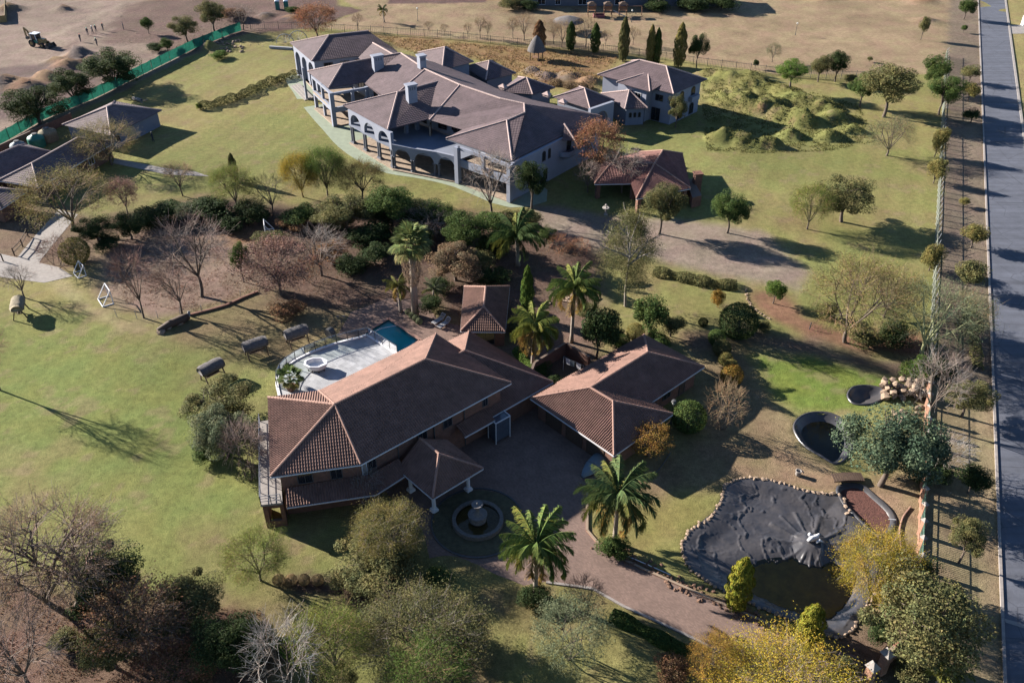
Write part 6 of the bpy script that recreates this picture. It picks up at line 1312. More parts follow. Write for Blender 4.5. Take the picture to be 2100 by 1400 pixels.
bowl(BOWL2, 'small_pond', 'small empty lined basin on the green patch beside the rockery', .7, 0)
SB = thing('stream_bed', 'lined stream bed filled with red gravel below the footbridge', 'stream bed', P(1775, 1045)); o = SB.location
sheet('gravel', [p - o for p in inset(STREAM, -.02)], -.18, M['gravel'], SB); mb = MB(); sm = [Vector((a, b, 0)) for a, b in smooth_poly(STREAM, 3)]
n = len(sm); rings = [[(p.x, p.y, zz + R(-.03, .03)) for p in inset(sm, d)] for d, zz in ((-.3, .02), (-.22, .12), (-.05, .14), (.3, -.25))]; mb.add([v for r in rings for v in r], [(i * n + j, i * n + (j + 1) % n, (i + 1) * n + (j + 1) % n, (i + 1) * n + j) for i in range(3) for j in range(n)]); mb.build('liner', M['liner'], SB, True)
stones(SB, [P(1735, 1040), P(1738, 1055), P(1742, 1048), P(1705, 1012), P(1802, 1100)], .3)
mb = MB(); b = P(1822, 1064, .3); mb.tube([b, b + V3(.65, -.1, .02)], .04, 6); mb.build('pipe', M['plastic'], SB)
FB = thing('footbridge', 'small wooden footbridge over the lined stream bed', 'bridge', P(1738, 985)); a, b = P(1706, 985), P(1768, 983)
for i in range(13):
    c = a.lerp(b, (i + .5) / 13); mb = MB(); mb.box(c + V3(0, 0, .38 + .12 * math.sin(math.pi * i / 12)), (.2, 1.1, .05), .03); mb.build('plank', M['wood'], FB)
for s in (-.45, .45): mb = MB(); mb.beam(a + V3(0, s, .3), b + V3(0, s, .3), .1, .12); mb.build('beam', M['wood'], FB)
RK = thing('rockery', 'heap of pale brown boulders behind the small basin', 'rockery', P(1850, 805)); b0 = P(1850, 808)
stones(RK, [(b0.x + R(-2.3, 2.3), b0.y + R(-1.0, 1.6), max(0, R(-.2, 1.1))) for _ in range(46)], .5, 0, 'boulder'); stones(RK, [(*P(1820 + R(0, 70), 835 + R(0, 30))[:2], 0) for _ in range(16)], .35, 0, 'boulder')
ub = P(1636, 974); UR = thing('garden_urn', 'pale stone urn on the bare bank above the pond', 'urn', ub); mb = MB(); mb.lathe([(.2, 0), (.27, .1), (.25, .5), (.32, .6), (.24, .6), (.2, .3), (0, .3)], 12, ub); mb.build('body', M['concrete'], UR, True); mb = MB(); mb.tube([ub + V3(.25, 0, .45), ub + V3(.45, 0, .5), ub + V3(.5, 0, .3)], .06, 6); mb.build('handle', M['concrete'], UR)
hs = [(x_, y_, .08) for x_, y_ in smooth_poly([P(*q) for q in ((1867, 1040), (1852, 1060), (1845, 1085), (1846, 1110), (1850, 1138))], 5, False)]; mb = MB(); mb.tube(hs, .07, 6); tag(mb.build('garden_hose', M['terrar']), 'curved pale hose lying on dry ground by the street fence', 'hose')
hs = [(x_, y_, .06) for x_, y_ in smooth_poly([P(*q) for q in ((1340, 975), (1352, 962), (1362, 948), (1375, 928))], 5, False)]; mb = MB(); mb.tube(hs, .05, 6); tag(mb.build('drain_pipe', M['steel']), 'dark pipe lying in the shade below the garage corner', 'pipe')
hs = [P(1283, 1138, .1), P(1330, 1158, .1), P(1375, 1178, .1)]; mb = MB(); mb.tube(hs, .04, 6); tag(mb.build('white_pipe', M['plastic']), 'thin white pipe lying along the red soil drive border', 'pipe')
# soil clods along the drive border
CB = thing('clod_border', 'row of red soil clods and small stones along the drive border', 'border'); pts = []
for _ in range(170):
    t = R(0, 1); a = Vector((1225 + 390 * t, 1112 + 190 * t, 0)); pts.append((*P(a.x + R(-16, 16), a.y + R(-12, 16))[:2], 0))
CB.location = P(1400, 1200); CLOD = stone_mesh(91); CLOD.materials.clear(); CLOD.materials.append(M['soilm'])
for p in pts: s = R(.08, .26); part('clod', CLOD, CB, (p[0] - CB.location.x, p[1] - CB.location.y, .02), (R(-1, 1), R(-1, 1), R(0, 6)), (s, s, s * .8))
# ------------------------------------------------------------------ fences
NF = thing('shade_net_fence', 'green shade-net fence along the construction site', 'fence', P(250, 190)); nf = every([P(*q) for q in ((-40, 312), (0, 298), (95, 243), (200, 200), (300, 150), (400, 100), (470, 72), (512, 58))], 3.0, False); o = NF.location
for i, (a, b) in enumerate(zip(nf, nf[1:])):
    L = (b - a).length; d = (b - a) / L; nn_ = Vector((-d.y, d.x, 0)); V = []
    for k in range(7):
        for zz in (.08, .75, 1.4, 2.05): V.append(a + d * L * k / 6 + nn_ * (.12 * math.sin(k * 1.1 + i) * math.sin(zz * 1.4) + R(-.02, .02)) + V3(0, 0, zz - (.08 * math.sin(math.pi * k / 6) if zz > 2 else 0)) - o)
    o_ = part('net_panel', np_mesh('net_panel', np.array(V), np.array([[k * 4 + j, k * 4 + 4 + j, k * 4 + 5 + j, k * 4 + 1 + j] for k in range(6) for j in range(3)]), M['net'], True), NF)
    mb = MB(); mb.tube([a, a + V3(0, 0, 2.3)], .05, 6); mb.build('post', M['steel'], NF)
def bar_fence(pxs, label, step, h, m, pale, name='bar_fence'):
    pts = every([P(*q) for q in pxs], step, False); t = thing(name, label, 'fence', pts[len(pts) // 2])
    for a, b in zip(pts, pts[1:]):
        mb = MB(); mb.beam(a, a + V3(0, 0, h + .15), .09, .09); mb.build('post', M[m], t); mb = MB()
        for zz in (.2, h - .1): mb.beam(a + V3(0, 0, zz), b + V3(0, 0, zz), .05, .05)
        k = max(1, int((b - a).length / pale))
        for i in range(1, k): c = a.lerp(b, i / k); mb.beam(c + V3(0, 0, .05), c + V3(0, 0, h), .03, .03)
        mb.build('bar_panel', M[m], t)
    return t
bar_fence(((515, 62), (560, 60), (640, 62), (740, 68), (900, 78), (1060, 95), (1280, 112)), 'dark bar fence behind the mansion along the dry park', 3.2, 1.7, 'steel', .4)
bar_fence(((1283, 113), (1430, 134), (1600, 156), (1700, 163), (1790, 163)), 'dark bar fence right of the guest house along the dry park', 3.0, 1.7, 'steel', .3)
SF = thing('street_fence', 'brick-piered green fence between garden and street verge, lower stretch', 'fence', f1); o = SF.location
N1 = 22
for i in range(-2, N1):
    c = f1 + fd * (i * 2.15); nx = c + fd * 2.15
    if i < 12:
        mb = MB(); mb.box(c + V3(0, 0, .95), (.36, .36, 1.9), .35); p_ = mb.build('pier', M['pier'], SF); mb = MB(); mb.box(c + V3(0, 0, 1.99), (.52, .52, .26), .35, top=.1); mb.build('cap', M['concrete'], p_)
        mb = MB(); mb.beam(c + V3(0, 0, .2), nx + V3(0, 0, .2), .22, .4); mb.build('plinth', M['pier'], SF); mb = MB()
        for k in range(1, 10): q = c.lerp(nx, k / 10); mb.beam(q + V3(0, 0, .4), q + V3(0, 0, 1.95), .055, .02, up=fn_)
        for zz in (.62, 1.7): mb.beam(c + V3(0, 0, zz), nx + V3(0, 0, zz), .05, .05)
        mb.build('bar_panel', M['greenfence'], SF)
SG = thing('palisade_fence', 'grey-green palisade fence beside the street, upper stretch', 'fence', P(1930, 250))
fa = f1 + fd * 26
for i in range(62):
    c = fa + fd * (i * 2.0); nx = c + fd * 2.0
    if i > 61: break
    mb = MB(); mb.beam(c + V3(0, 0, 0), c + V3(0, 0, 1.85), .16, .16); mb.build('post', M['greyfence'], SG)
    mb = MB(); [mb.beam(c.lerp(nx, k / 8) + V3(0, 0, .05), c.lerp(nx, k / 8) + V3(0, 0, 1.7), .06, .03, up=fn_) for k in range(1, 8)]; mb.beam(c + V3(0, 0, .35), nx + V3(0, 0, .35), .05, .06); mb.beam(c + V3(0, 0, 1.45), nx + V3(0, 0, 1.45), .05, .06); mb.build('bar_panel', M['greyfence'], SG)
    mb = MB(); mb.beam(c + V3(0, 0, 1.5) - fn_ * .0, c.lerp(nx, .8) + V3(0, 0, 1.9) + fn_ * .35, .05, .05); mb.build('stay', M['galv'], SG)
GW = thing('gate_wall', 'curved brick gate wall with pyramid-capped pillar at the lower right', 'gate', P(1850, 1370)); ga, gb = P(1805, 1378), P(1882, 1350); gc_ = (ga + gb) / 2 + V3(.5, .9, 0); mb = MB(); arc = [Vector((x_, y_, 0)) for x_, y_ in smooth_poly([ga, gc_, gb], 6, False)]
for i, (a, b) in enumerate(zip(arc, arc[1:])): wall_run(mb, a, b, 0, 1.7 + .5 * math.sin(math.pi * (i + .5) / (len(arc) - 1)), th=.3)
mb.build('wall', M['pier'], GW)
for c in (ga, gb, P(1775, 1405)): mb = MB(); mb.box(c + V3(0, 0, 1.2), (.6, .6, 2.4), .5); p_ = mb.build('pillar', M['pier'], GW); mb = MB(); mb.box(c + V3(0, 0, 2.6), (.85, .85, .4), .5, top=.08); mb.build('cap', M['concrete'], p_)
# rail fence and path gate at the left
RF = thing('rail_fence', 'dark wooden rail fence beside the concrete path at left', 'fence', P(40, 505))
for a, b in zip(PW('30,524 47,506'), PW('47,506 58,485')):
    for zz in (.5, 1.05): mb = MB(); mb.beam(a + V3(0, 0, zz), b + V3(0, 0, zz), .07, .1); mb.build('rail', M['wood'], RF)
for p in PW('30,524 47,506 58,485'): mb = MB(); mb.beam(p, p + V3(0, 0, 1.2), .12, .12); mb.build('post', M['wood'], RF)
RF2 = thing('gate_post', 'short dark wooden post and rail at the left edge by the path', 'post', P(6, 535)); mb = MB(); p = P(7, 536); mb.beam(p, p + V3(0, 0, 1.2), .12, .12); mb.beam(p + V3(0, 0, 1), p + V3(-2.5, .9, 1), .07, .1); mb.build('post', M['wood'], RF2)
# ------------------------------------------------------------------ thatched swing seats
def swing():
    t = thing('swing_seat', '', 'swing seat', (0, 0, 0), 'thatched swing seats on the lawn')
    n = 14; vs = []; L = 1.35
    for i, y in enumerate(np.linspace(-L, L, 9)):
        e = .78 if i in (0, 8) else 1.0
        for k in range(n): a = math.pi * (-.12 + 1.24 * k / (n - 1)); vs.append((math.cos(a) * .78 * e * R(.93, 1.06), y, 1.45 + math.sin(a) * .62 * e * R(.93, 1.06)))
    fs = [(i * n + k, i * n + k + 1, (i + 1) * n + k + 1, (i + 1) * n + k) for i in range(8) for k in range(n - 1)] + [tuple(range(n)), tuple(range(8 * n + n - 1, 8 * n - 1, -1))] + [(i * n, (i + 1) * n, (i + 1) * n + n - 1, i * n + n - 1) for i in range(8)]
    mb = MB(); mb.add(vs, fs); mb.build('thatch_roof', M['thatch'], t, True)
    for y in (-1.05, 1.05):
        for x in (-.75, .75): mb = MB(); mb.beam((x, y, 0), (x * .25, y, 1.6), .11, .11); mb.build('leg', M['wood'], t)
    mb = MB(); mb.beam((0, -1.2, 1.58), (0, 1.2, 1.58), .1, .12); mb.build('ridge_beam', M['wood'], t)
    for x in (-.18, 0, .18): mb = MB(); mb.box((x, 0, .55), (.14, 1.6, .05)); mb.build('seat_plank', M['wood'], t)
    for z_ in (.72, .9): mb = MB(); mb.box((-.3, 0, z_), (.05, 1.6, .12)); mb.build('back_plank', M['wood'], t)
    for y in (-.75, .75): mb = MB(); mb.tube([(0, y, .57), (0, y, 1.55)], .02, 4); mb.build('chain', M['steel'], t)
    return t
sw = swing()
for i, (px, py, rz, l) in enumerate(((527, 728, -1.0, 'thatched swing seat, left of the pair beside the deck'), (611, 703, -1.0, 'thatched swing seat, right of the pair beside the deck'), (438, 775, -.75, 'dark thatched swing seat behind the olive shrub clump'), (44, 645, .35, 'thatched swing seat with sunlit top alone near the left edge'))):
    o = sw if i == 0 else copy_tree(sw); o.location = P(px, py); o.rotation_euler.z = rz; o['label'] = l; o.scale = (1.05,) * 3
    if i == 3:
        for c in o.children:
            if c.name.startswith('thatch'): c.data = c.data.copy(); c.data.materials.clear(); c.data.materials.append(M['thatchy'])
# goals and play court
def goal(px, py, rz, s, label):
    t = thing('play_goal', label, 'goal', P(px, py), 'white goal frames round the play court'); t.rotation_euler.z = rz; t.scale = (s,) * 3
    for nm, segs in (('crossbar', [((-1.1, 0, 1.9), (1.1, 0, 1.9))]), ('post', [((-1.1, 0, 0), (-1.1, 0, 1.9))]), ('post', [((1.1, 0, 0), (1.1, 0, 1.9))]), ('base_bar', [((-1.1, 0, .05), (-1.1, 1.3, .05)), ((1.1, 0, .05), (1.1, 1.3, .05)), ((-1.1, 1.3, .05), (1.1, 1.3, .05))]), ('stay', [((-1.1, 0, 1.9), (-1.1, 1.3, .05))]), ('stay', [((1.1, 0, 1.9), (1.1, 1.3, .05))])):
        mb = MB()
        for a, b in segs: mb.tube([a, b], .065, 6)
        me = mb.build(nm, M['plastic'], None); me.parent = t
    return t
goal(228, 615, 2.2, 1.0, 'white goal frame in full sun at the left end of the play court'); goal(545, 478, -1.3, .9, 'white goal frame at the far right end of the play court'); goal(172, 560, 2.3, .8, 'white goal frame on the lawn edge behind the sunlit one')
CW = thing('court_wall', 'low dark stone edge along the play court', 'wall', P(450, 630)); mb = MB()
cwp = PW('390,648 430,638 465,628 500,612 530,600')
for a, b in zip(cwp, cwp[1:]): wall_run(mb, a, b, 0, .22, th=.3)
mb.build('wall', M['brick'], CW)
for i, p in enumerate(every(PW('240,650 300,655 350,650 400,645 460,625 520,600'), 2.6, False)): mb = MB(); mb.tube([p, p + V3(R(-.1, .1), 0, 1.1)], .035, 5); mb.build('stake', M['galv'], CW)
LG = thing('fallen_log', 'dark fallen log with cut pale end beside the play court wall', 'log', P(355, 672)); a, b = P(325, 682), P(388, 655)
mb = MB(); mb.tube([a + V3(0, 0, .3), a.lerp(b, .4) + V3(0, .15, .42), a.lerp(b, .8) + V3(0, 0, .45), b + V3(0, 0, .5)], [.3, .5, .55, .42], 9); mb.build('trunk', M['wood'], LG, True); mb = MB(); mb.tube([b + V3(0, 0, .5), b + V3(.1, .3, 1.05)], [.25, .16], 8); mb.build('stump', M['concrete'], LG); stones(LG, [a.lerp(b, t) + V3(R(-.4, .4), R(-.5, .2), 0) for t in (.1, .3, .5, .65)], .5, .1, 'boulder')
CL = thing('clipped_bale', '', 'bush')
bpy.data.objects.remove(CL)
for i in range(4):
    px = (573, 598, 625, 653)[i]; tree('ball', px, 1196, 1172, 24, 'bale', 'dry clipped grass mound, %s from left in the row of four on the lawn' % ['first', 'second', 'third', 'fourth'][i], 'grass_mound', 'row of dry clipped grass mounds', cat='bush')
# boat under cover, lamp, dish
BO = thing('covered_boat', 'boat under a blue-grey cover parked at the garage corner', 'boat', P(1217, 968)); a, b = P(1202, 975), P(1238, 940); d = (b - a).normalized(); s_ = Vector((-d.y, d.x, 0)); vs = []; n = 9
for i, (t, w, h) in enumerate(((-.25, .12, .55), (.05, .55, .8), (.35, .8, 1.0), (.7, .85, 1.05), (1.0, .8, .95), (1.12, .7, .7))):
    c = a + (b - a) * t
    for k in range(n): th_ = math.pi * k / (n - 1); vs.append(c + s_ * math.cos(th_) * w + V3(0, 0, .35 + math.sin(th_) * (h - .35) * (1 + .05 * math.sin(i * 3 + k))))
mb = MB(); mb.add(vs, [(i * n + k, i * n + k + 1, (i + 1) * n + k + 1, (i + 1) * n + k) for i in range(5) for k in range(n - 1)] + [tuple(range(n)), tuple(range(5 * n + n - 1, 5 * n - 1, -1))]); mb.build('cover', M['canvas'], BO, True)
mb = MB(); mb.beam(a + V3(0, 0, .4), b + V3(0, 0, .4), .9, .25); mb.build('hull', M['white'], BO)
for t in (.25, .95): c = a.lerp(b, .7) + s_ * (.7 if t < .5 else -.7); mb = MB(); mb.tube([c - s_ * .1 + V3(0, 0, .28), c + s_ * .1 + V3(0, 0, .28)], .28, 12); mb.build('trailer_wheel', M['rubber'], BO)
for t, zr in ((.3, 1), (.75, 1)): c = a.lerp(b, t); mb = MB(); mb.tube([c + s_ * math.cos(q) * .86 + V3(0, 0, .36 + .72 * math.sin(q)) for q in np.linspace(0, math.pi, 9)], .025, 4); mb.build('strap', M['steel'], BO)
def lamp(px, py, h, label, name='lamp_post', two=False, m='steel', grp=None):
    b = P(px, py); t = thing(name, label, 'lamp post', b, grp); mb = MB(); mb.tube([b, b + V3(0, 0, h)], [.06, .045], 7); mb.lathe([(.12, 0), (.1, .25), (.05, .3)], 8, b); mb.build('pole', M[m], t)
    mb = MB(); mb.lathe([(0, h - .02), (.14, h + .05), (.19, h + .22), (.14, h + .38), (0, h + .42)], 10, b); mb.build('globe', M['lamp'], t, True)
    if two: mb = MB(); mb.lathe([(.28, h + .3), (.2, h + .5), (0, h + .55)], 10, b); mb.build('hood', M['steel'], t)
    return t
lamp(1376, 868, 2.6, 'globe lamp post beside the garage wall', two=True); lamp(857, 44, 2.8, 'globe lamp post in the dry park behind the bare trees'); lamp(1295, 46, 2.5, 'globe lamp post in front of the playground'); lamp(1631, 72, 2.4, 'globe lamp post alone in the middle of the dry park')
DS = thing('satellite_dish', 'small white satellite dish beside the drying yard', 'dish', P(1168, 728)); b = P(1168, 728); mb = MB(); mb.tube([b, b + V3(0, 0, 1.6)], .04, 6); mb.build('mast', M['galv'], DS); mb = MB(); mb.lathe([(0, -.1), (.3, -.03), (.42, .05), (.3, 0), (0, -.06)], 14); o = mb.build('dish', M['plastic'], DS); o.location = (0, 0, 1.7); o.rotation_euler = (1.0, 0, .4)
DS2 = thing('satellite_dish', 'white satellite dish on a stub pole right of the garage lamp', 'dish', P(1386, 862)); mb = MB(); b = P(1386, 862); mb.tube([b, b + V3(0, 0, 1.3)], .04, 6); mb.build('mast', M['galv'], DS2); mb = MB(); mb.lathe([(0, -.1), (.22, -.03), (.32, .05), (.22, 0), (0, -.06)], 14); o = mb.build('dish', M['plastic'], DS2); o.location = (0, 0, 1.4); o.rotation_euler = (.9, 0, .9)
# garden slabs on the terrace bank behind the pavilion
SL = thing('garden_steps', 'scattered flat stone slabs on the bank behind the cypress', 'stone steps', P(1140, 610))
for i in range(16): p = P(1105 + R(0, 150), 600 + R(0, 28)); mb = MB(); mb.box(p + V3(0, 0, .08), (R(.4, .9), R(.3, .5), .16), R(0, 3)); mb.build('slab', M['stone'], SL)
BC = thing('bed_kerb', 'curved stone kerb round the red earth bed', 'kerb', P(1540, 620)); stones(BC, every(PW('1530,595 1532,612 1540,628 1556,642 1580,655'), .42, False), .18)
gp_ = thing('garden_post', 'short dark post on the lawn left of the wide acacia', 'post', P(1660, 670)); b = P(1660, 675); mb = MB(); mb.tube([b, b + V3(.05, 0, 1.0)], .06, 6); mb.build('post', M['steel'], gp_)
# ------------------------------------------------------------------ tanks, pipes, toilets
for px, py, r, c, l in ((42, 315, 1.25, 'canvas', 'grey-blue water tank, leftmost behind the annex'), (78, 300, 1.35, 'tank', 'green water tank, middle of three behind the annex'), (102, 288, 1.5, 'thatchy', 'pale dusty water tank, rightmost of three behind the annex')):
    b = P(px, py); t = thing('water_tank', l, 'water tank', b, 'water tanks behind the annex'); mb = MB(); mb.lathe([(r, 0)] + [(r * (1 + .02 * (i % 2)), .2 + i * .14) for i in range(10)] + [(r * .9, 1.75), (r * .35, 2.1), (r * .33, 2.2), (0, 2.22)], 20, b); mb.build('body', M[c], t, True); mb = MB(); mb.lathe([(r * .34, 2.2), (r * .34, 2.3), (0, 2.32)], 12, b); mb.build('lid', M['steel'], t)
PIP = thing('concrete_pipe', 'short concrete pipe lying on the lawn behind the grey garage', 'pipe', P(284, 205)); a, b = P(273, 202, .3), P(290, 206, .3); mb = MB(); n = 12; d = (b - a).normalized(); s_ = Vector((-d.y, d.x, 0))
for r1_, r2_ in ((.34, .34),):
    vs = [q + s_ * math.cos(2 * math.pi * k / n) * r + V3(0, 0, math.sin(2 * math.pi * k / n) * r) for q, r in ((a, .34), (b, .34), (b, .26), (a, .26)) for k in range(n)]; mb.add(vs, [(i * n + k, i * n + (k + 1) % n, ((i + 1) % 4) * n + (k + 1) % n, ((i + 1) % 4) * n + k) for i in range(4) for k in range(n)])
mb.build('pipe', M['concrete'], PIP, True); stones(PIP, [P(296, 208), P(300, 206), P(291, 212)], .25)
for i, (px, l) in enumerate(((570, 'blue portable toilet, left of two at the top edge'), (588, 'blue portable toilet, right of two at the top edge'))):
    b = P(px, 20); t = thing('portable_toilet', l, 'toilet', b, 'portable toilets'); mb = MB(); mb.box(b + V3(0, 0, 1.05), (1.1, 1.1, 2.1), .2); mb.build('cabin', M['tank'] if i else M['canvas'], t, bevel=.05); mb = MB(); mb.box(b + V3(0, 0, 2.2), (1.15, 1.15, .25), .2, top=.5); mb.build('roof', M['plastic'], t); mb = MB(); mb.box(b + V3(.1, -.57, 1.0), (.7, .04, 1.8), .2); mb.build('door', M['tank'], t)
# debris on the building site
DB = thing('rubble_heap', 'scattered rubble and debris on the construction ground', 'rubble', P(350, 40)); stones(DB, [(*P(R(240, 560), R(15, 95))[:2], -.08) for _ in range(150)], .2, 0, 'rubble')
DB2 = thing('debris_pile', 'pile of pale rubble inside the net fence beside the soil mound', 'rubble', P(470, 88)); stones(DB2, [(*P(R(440, 500), R(76, 108))[:2], 0) for _ in range(34)], .4, 0, 'rubble')
# ------------------------------------------------------------------ thatched hut, umbrella, playground
HU = thing('thatched_hut', 'steep thatched hut on posts behind the mansion', 'hut', P(1098, 122)); b = P(1100, 122); mb = MB(); mb.lathe([(2.0, 1.9), (1.75, 2.6), (1.2, 3.7), (.6, 4.6), (.15, 5.0), (0, 5.05)], 16, b); mb.lathe([(1.7, 2.1), (0, 4.6)], 12, b); mb.build('thatch_roof', M['thatch'], HU, True)
for a in (.4, 1.9, 3.5, 5.0): mb = MB(); mb.tube([b + V3(1.45 * math.cos(a), 1.45 * math.sin(a), 0), b + V3(1.4 * math.cos(a), 1.4 * math.sin(a), 2.4)], .1, 7); mb.build('post', M['wood'], HU)
for i in range(3): mb = MB(); mb.box(b + V3(-.6 + .5 * i, 0, .5), (.45, 1.6, .08)); mb.build('plank', M['woodm'], HU)
UM = thing('thatched_umbrella', 'wide thatched umbrella on a post in the dry park', 'umbrella', P(1165, 62)); b = P(1165, 64); mb = MB(); mb.lathe([(3.6, 2.2), (3.4, 2.45), (2.2, 2.9), (.8, 3.3), (0, 3.45)], 20, b); mb.lathe([(3.5, 2.22), (0, 3.2)], 16, b); mb.build('thatch_roof', M['thatch'], UM, True); mb = MB(); mb.tube([b, b + V3(0, 0, 3.3)], .13, 8); mb.build('post', M['wood'], UM)
PG = thing('playground_frame', 'wooden climbing frame with three towers in the dry park', 'playground', P(1240, 30))
for px in (1213, 1246, 1277):
    b = P(px, 33)
    for dx in (-.9, .9):
        for dy in (-.8, .8): mb = MB(); mb.beam(b + V3(dx, dy, 0), b + V3(dx, dy, 2.9), .14, .14); mb.build('post', M['woodm'], PG)
    mb = MB(); mb.box(b + V3(0, 0, 1.4), (1.9, 1.7, .1)); mb.build('platform', M['woodm'], PG)
    for dy in (-.8, .8): mb = MB(); mb.box(b + V3(0, dy, 1.85), (1.8, .06, .5)); mb.build('railing', M['woodm'], PG)
    mb = MB(); mb.box(b + V3(0, 0, 3.1), (2.3, 2.1, .5), 0, top=.3); mb.build('roof', M['wood'], PG)
b = P(1255, 33); mb = MB(); mb.beam(b + V3(.3, -.2, 1.3), b + V3(3.2, -1.5, .2), .5, .06); mb.build('slide', M['galv'], PG)
b = P(1300, 33); mb = MB(); mb.beam(b + V3(-2.6, 0, 2.3), b + V3(1.8, 0, 2.3), .1, .1)
for s in (-.5, .5): mb.beam(b + V3(1.8, 0, 2.3), b + V3(1.9, s, 0), .1, .1)
mb.build('swing_frame', M['woodm'], PG)
for dx in (-1.0, .4): mb = MB(); mb.box(b + V3(dx, 0, .55), (.5, .25, .06)); mb.tube([b + V3(dx, 0, .55), b + V3(dx, 0, 2.3)], .02, 4); mb.build('swing', M['rubber'], PG)
PB = thing('sand_box', 'red wooden box beside the climbing frame', 'sandbox', P(1228, 34)); mb = MB()
for a_, b_ in (((-1.3, -1), (1.3, -1)), ((1.3, -1), (1.3, 1)), ((1.3, 1), (-1.3, 1)), ((-1.3, 1), (-1.3, -1))): c = P(1228, 35); mb.beam(c + V3(*a_, .3), c + V3(*b_, .3), .12, .6)
mb.build('frame', mat('red_board', (.16, .05, .06), .7), PB)
SS = thing('see_saw', 'small dark see-saw left of the playground', 'see-saw', P(1180, 24)); b = P(1180, 24); mb = MB(); mb.beam(b + V3(-1, .2, .7), b + V3(1, -.2, .35), .25, .08); mb.build('plank', M['wood'], SS); mb = MB(); mb.beam(b, b + V3(0, 0, .5), .3, .2); mb.build('stand', M['steel'], SS)
for i, (px, py) in enumerate(((1157, 147), (1178, 144), (1190, 143), (1208, 150))): b = P(px, py); mb = MB(); mb.tube([b + V3(-.1, 0, 0), b + V3(.0, .1, .45), b + V3(.15, .1, .6)], [.09, .08, .05], 6); mb.tube([b + V3(0, .1, .35), b + V3(-.3, .1, .55)], .04, 5); tag(mb.build('tree_stump', M['wood']), 'small dark stump on the bank behind the mansion, %s of four from the left' % ('first', 'second', 'third', 'fourth')[i], 'stump', 'stumps behind the mansion')
# white gate pillar at the top right
GP = thing('gate_pillar', 'white gate pillar beside the side driveway across the street', 'pillar', P(2098, 50)); b = P(2098, 52); mb = MB(); mb.box(b + V3(0, 0, 1.1), (.8, .8, 2.2), .3); mb.build('pillar', M['white'], GP); mb = MB(); mb.box(b + V3(0, 0, 2.3), (1.0, 1.0, .3), .3, top=.3); mb.build('cap', M['concrete'], GP)
# skip pit frame at the far left
SK = thing('timber_shuttering', 'orange timber shuttering round a pit at the far left edge', 'shuttering', P(6, 40)); mb = MB()
for a, b in zip(PW('-14,48 14,46'), PW('14,46 14,8')): wall_run(mb, a, b, 0, 1.6, th=.15)
mb.build('board', M['yellow'], SK)
# ------------------------------------------------------------------ backhoe loader
BK = thing('backhoe_loader', 'yellow and green backhoe loader on the building site', 'backhoe', P(82, 95)); BK.rotation_euler.z = -.35
def bp(name, m, fn, parent=BK, smooth=False):
    mb = MB(); fn(mb); o = mb.build(name, M[m], None, smooth); o.parent = parent; return o
bp('chassis', 'yellow', lambda q: (q.box((0, 0, .95), (3.4, 1.0, .5)), q.box((1.2, 0, 1.45), (1.9, .9, .7), 0, 0, .9)))
cab = bp('cab', 'plastic', lambda q: [q.beam((x, y, 1.2), (x * .92 - .2, y, 2.75), .1, .1) for x in (-1.1, .35) for y in (-.7, .7)] + [q.box((-.4, 0, 2.8), (1.8, 1.6, .12)), q.box((-.4, 0, 1.25), (1.7, 1.5, .3))])
bp('cab_glass', 'glass', lambda q: q.box((-.42, 0, 2.05), (1.45, 1.36, 1.3)), cab)
for x, r in ((-1.1, .78), (1.6, .55)):
    for s in (-.85, .85):
        w = bp('wheel', 'rubber', lambda q: q.tube([(x, s - .2, r), (x, s + .2, r)], r, 16)); bp('rim', 'yellow', lambda q: q.tube([(x, s - .215, r), (x, s + .215, r)], r * .5, 12), w)
bp('side_panel', 'tank', lambda q: q.box((-.2, -.62, 1.15), (1.3, .3, .6)))
for s in (-.5, .5): bp('loader_arm', 'yellow', lambda q: (q.beam((.9, s, 1.7), (2.5, s, 1.0), .14, .25), q.beam((2.5, s, 1.0), (3.0, s, .5), .14, .22)))
bp('loader_bucket', 'steel', lambda q: q.add([(2.9, -1.15, .1), (2.9, 1.15, .1), (2.8, 1.15, .9), (2.8, -1.15, .9), (3.8, -1.15, .15), (3.8, 1.15, .15), (3.2, -1.15, 1.0), (3.2, 1.15, 1.0)], [(0, 1, 2, 3), (0, 4, 5, 1), (3, 2, 7, 6), (0, 3, 6, 4), (1, 5, 7, 2)]))
boom = bp('boom', 'yellow', lambda q: (q.beam((-1.7, 0, .9), (-2.3, 0, 3.0), .25, .4), q.beam((-2.3, 0, 3.0), (-3.2, 0, 3.7), .22, .35))); bp('dipper', 'yellow', lambda q: q.beam((-3.2, 0, 3.7), (-3.1, 0, 1.9), .2, .3), boom); bp('digging_bucket', 'steel', lambda q: q.box((-2.9, 0, 1.6), (.7, .6, .6), 0, 0, .7), boom)
for s in (-.9, .9): bp('stabiliser', 'yellow', lambda q: q.beam((-1.7, s * .6, .9), (-1.9, s, .1), .14, .14))
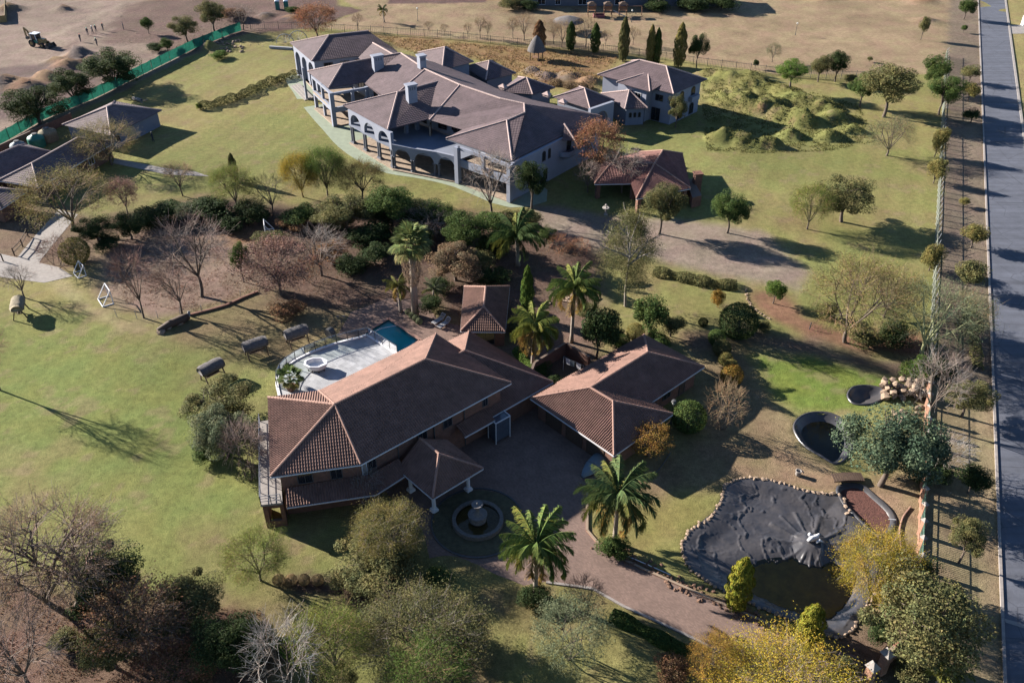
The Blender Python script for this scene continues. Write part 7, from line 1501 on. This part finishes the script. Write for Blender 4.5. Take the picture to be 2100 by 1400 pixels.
# ------------------------------------------------------------------ people
def body_mesh(pose):
    a, l, bend = pose; J = {'pel': (0, 0, .95), 'sp': (0, bend * .3, 1.18), 'ch': (0, bend * .7, 1.38), 'nk': (0, bend, 1.5), 'hd': (0, bend * 1.15, 1.6), 'ht': (0, bend * 1.2, 1.74)}
    for s, t in ((-1, 'L'), (1, 'R')):
        sw_ = l * s; J['hp' + t] = (.1 * s, 0, .9); J['kn' + t] = (.11 * s, .05 + sw_ * .5, .5); J['an' + t] = (.12 * s, sw_, .08); J['to' + t] = (.13 * s, sw_ + .16, .04)
        J['sh' + t] = (.19 * s, bend * .75, 1.43); J['el' + t] = (.27 * s, bend * .8 + a * .12 + .02, 1.17); J['wr' + t] = (.25 * s, bend + .1 + a * .3, .98 + abs(a) * .2); J['ha' + t] = (.24 * s, bend + .14 + a * .36, .9 + abs(a) * .22)
    E_ = [('pel', 'sp'), ('sp', 'ch'), ('ch', 'nk'), ('nk', 'hd'), ('hd', 'ht')] + [e for t in 'LR' for e in (('pel', 'hp' + t), ('hp' + t, 'kn' + t), ('kn' + t, 'an' + t), ('an' + t, 'to' + t), ('ch', 'sh' + t), ('sh' + t, 'el' + t), ('el' + t, 'wr' + t), ('wr' + t, 'ha' + t))]
    rad = {'pel': .15, 'sp': .14, 'ch': .16, 'nk': .06, 'hd': .095, 'ht': .085, 'hp': .1, 'kn': .075, 'an': .05, 'to': .045, 'sh': .075, 'el': .05, 'wr': .038, 'ha': .045}; ks = list(J); me = bpy.data.meshes.new('body'); me.from_pydata([J[k] for k in ks], [(ks.index(x), ks.index(y)) for x, y in E_], [])
    ob = lk(bpy.data.objects.new('tmp', me)); sk = ob.modifiers.new('s', 'SKIN')
    for i, k in enumerate(ks): r = rad[k] if k in rad else rad[k[:2]]; me.skin_vertices[0].data[i].radius = (r, r * .85); me.skin_vertices[0].data[i].use_root = k == 'pel'
    sb_ = ob.modifiers.new('u', 'SUBSURF'); sb_.levels = 1; sb_.render_levels = 1; dg = bpy.context.evaluated_depsgraph_get(); out = bpy.data.meshes.new_from_object(ob.evaluated_get(dg)); bpy.data.objects.remove(ob)
    out.polygons.foreach_set('material_index', [0 if p.center.z < .96 and abs(p.center.x) < .22 else (2 if p.center.z > 1.5 or p.center.z < 1.0 else 1) for p in out.polygons]); out.polygons.foreach_set('use_smooth', [True] * len(out.polygons)); return out
BODY = [body_mesh(p) for p in ((.3, .12, .0), (.9, .18, .12), (-.3, .05, .02))]
for i, (px, py, top, hat, pose, rz, l) in enumerate(((166, 86, 'vestr', 'vestr', 0, 1.0, 'person in red vest and dark trousers nearest the backhoe'), (181, 73, 'vestg', 'vestg', 2, .4, 'person in green vest standing left of a huddle of three'), (191, 69, 'vestg', 'plastic', 0, 2.5, 'person in green vest in the middle of the huddle of three'), (198, 67, 'vestg', 'vestg', 1, 3.4, 'person in green vest at the right of the huddle of three'), (212, 63, 'vestr', 'vestr', 1, -2.4, 'person in red vest bending right of the huddle'), (254, 61, 'shirt', 'steel', 2, 2.0, 'person in dark clothes standing apart on the rubble'), (200, 95, 'trouser', 'vestg', 1, .9, 'person in dark clothes with tool nearest the soil heap'), (315, 291, 'shirtw', 'steel', 0, 2.2, 'person in white shirt walking beside the grey garage'))):
    b = P(px, py); b.z = max(0, hz(b)); t = thing('person', l, 'person', b, 'people'); t.rotation_euler.z = rz; me = BODY[pose].copy(); me.materials.clear()
    for m in ('trouser', top, 'skin'): me.materials.append(M[m])
    part('body', me, t); mb = MB(); bnd = (.0, .12, .02)[pose] * 1.2; mb.lathe([(.13, 1.69), (.115, 1.75), (.07, 1.81), (0, 1.83)], 10, (0, bnd, 0)); o = mb.build('hat' if hat != 'steel' else 'hair', M[hat], None, True); o.parent = t
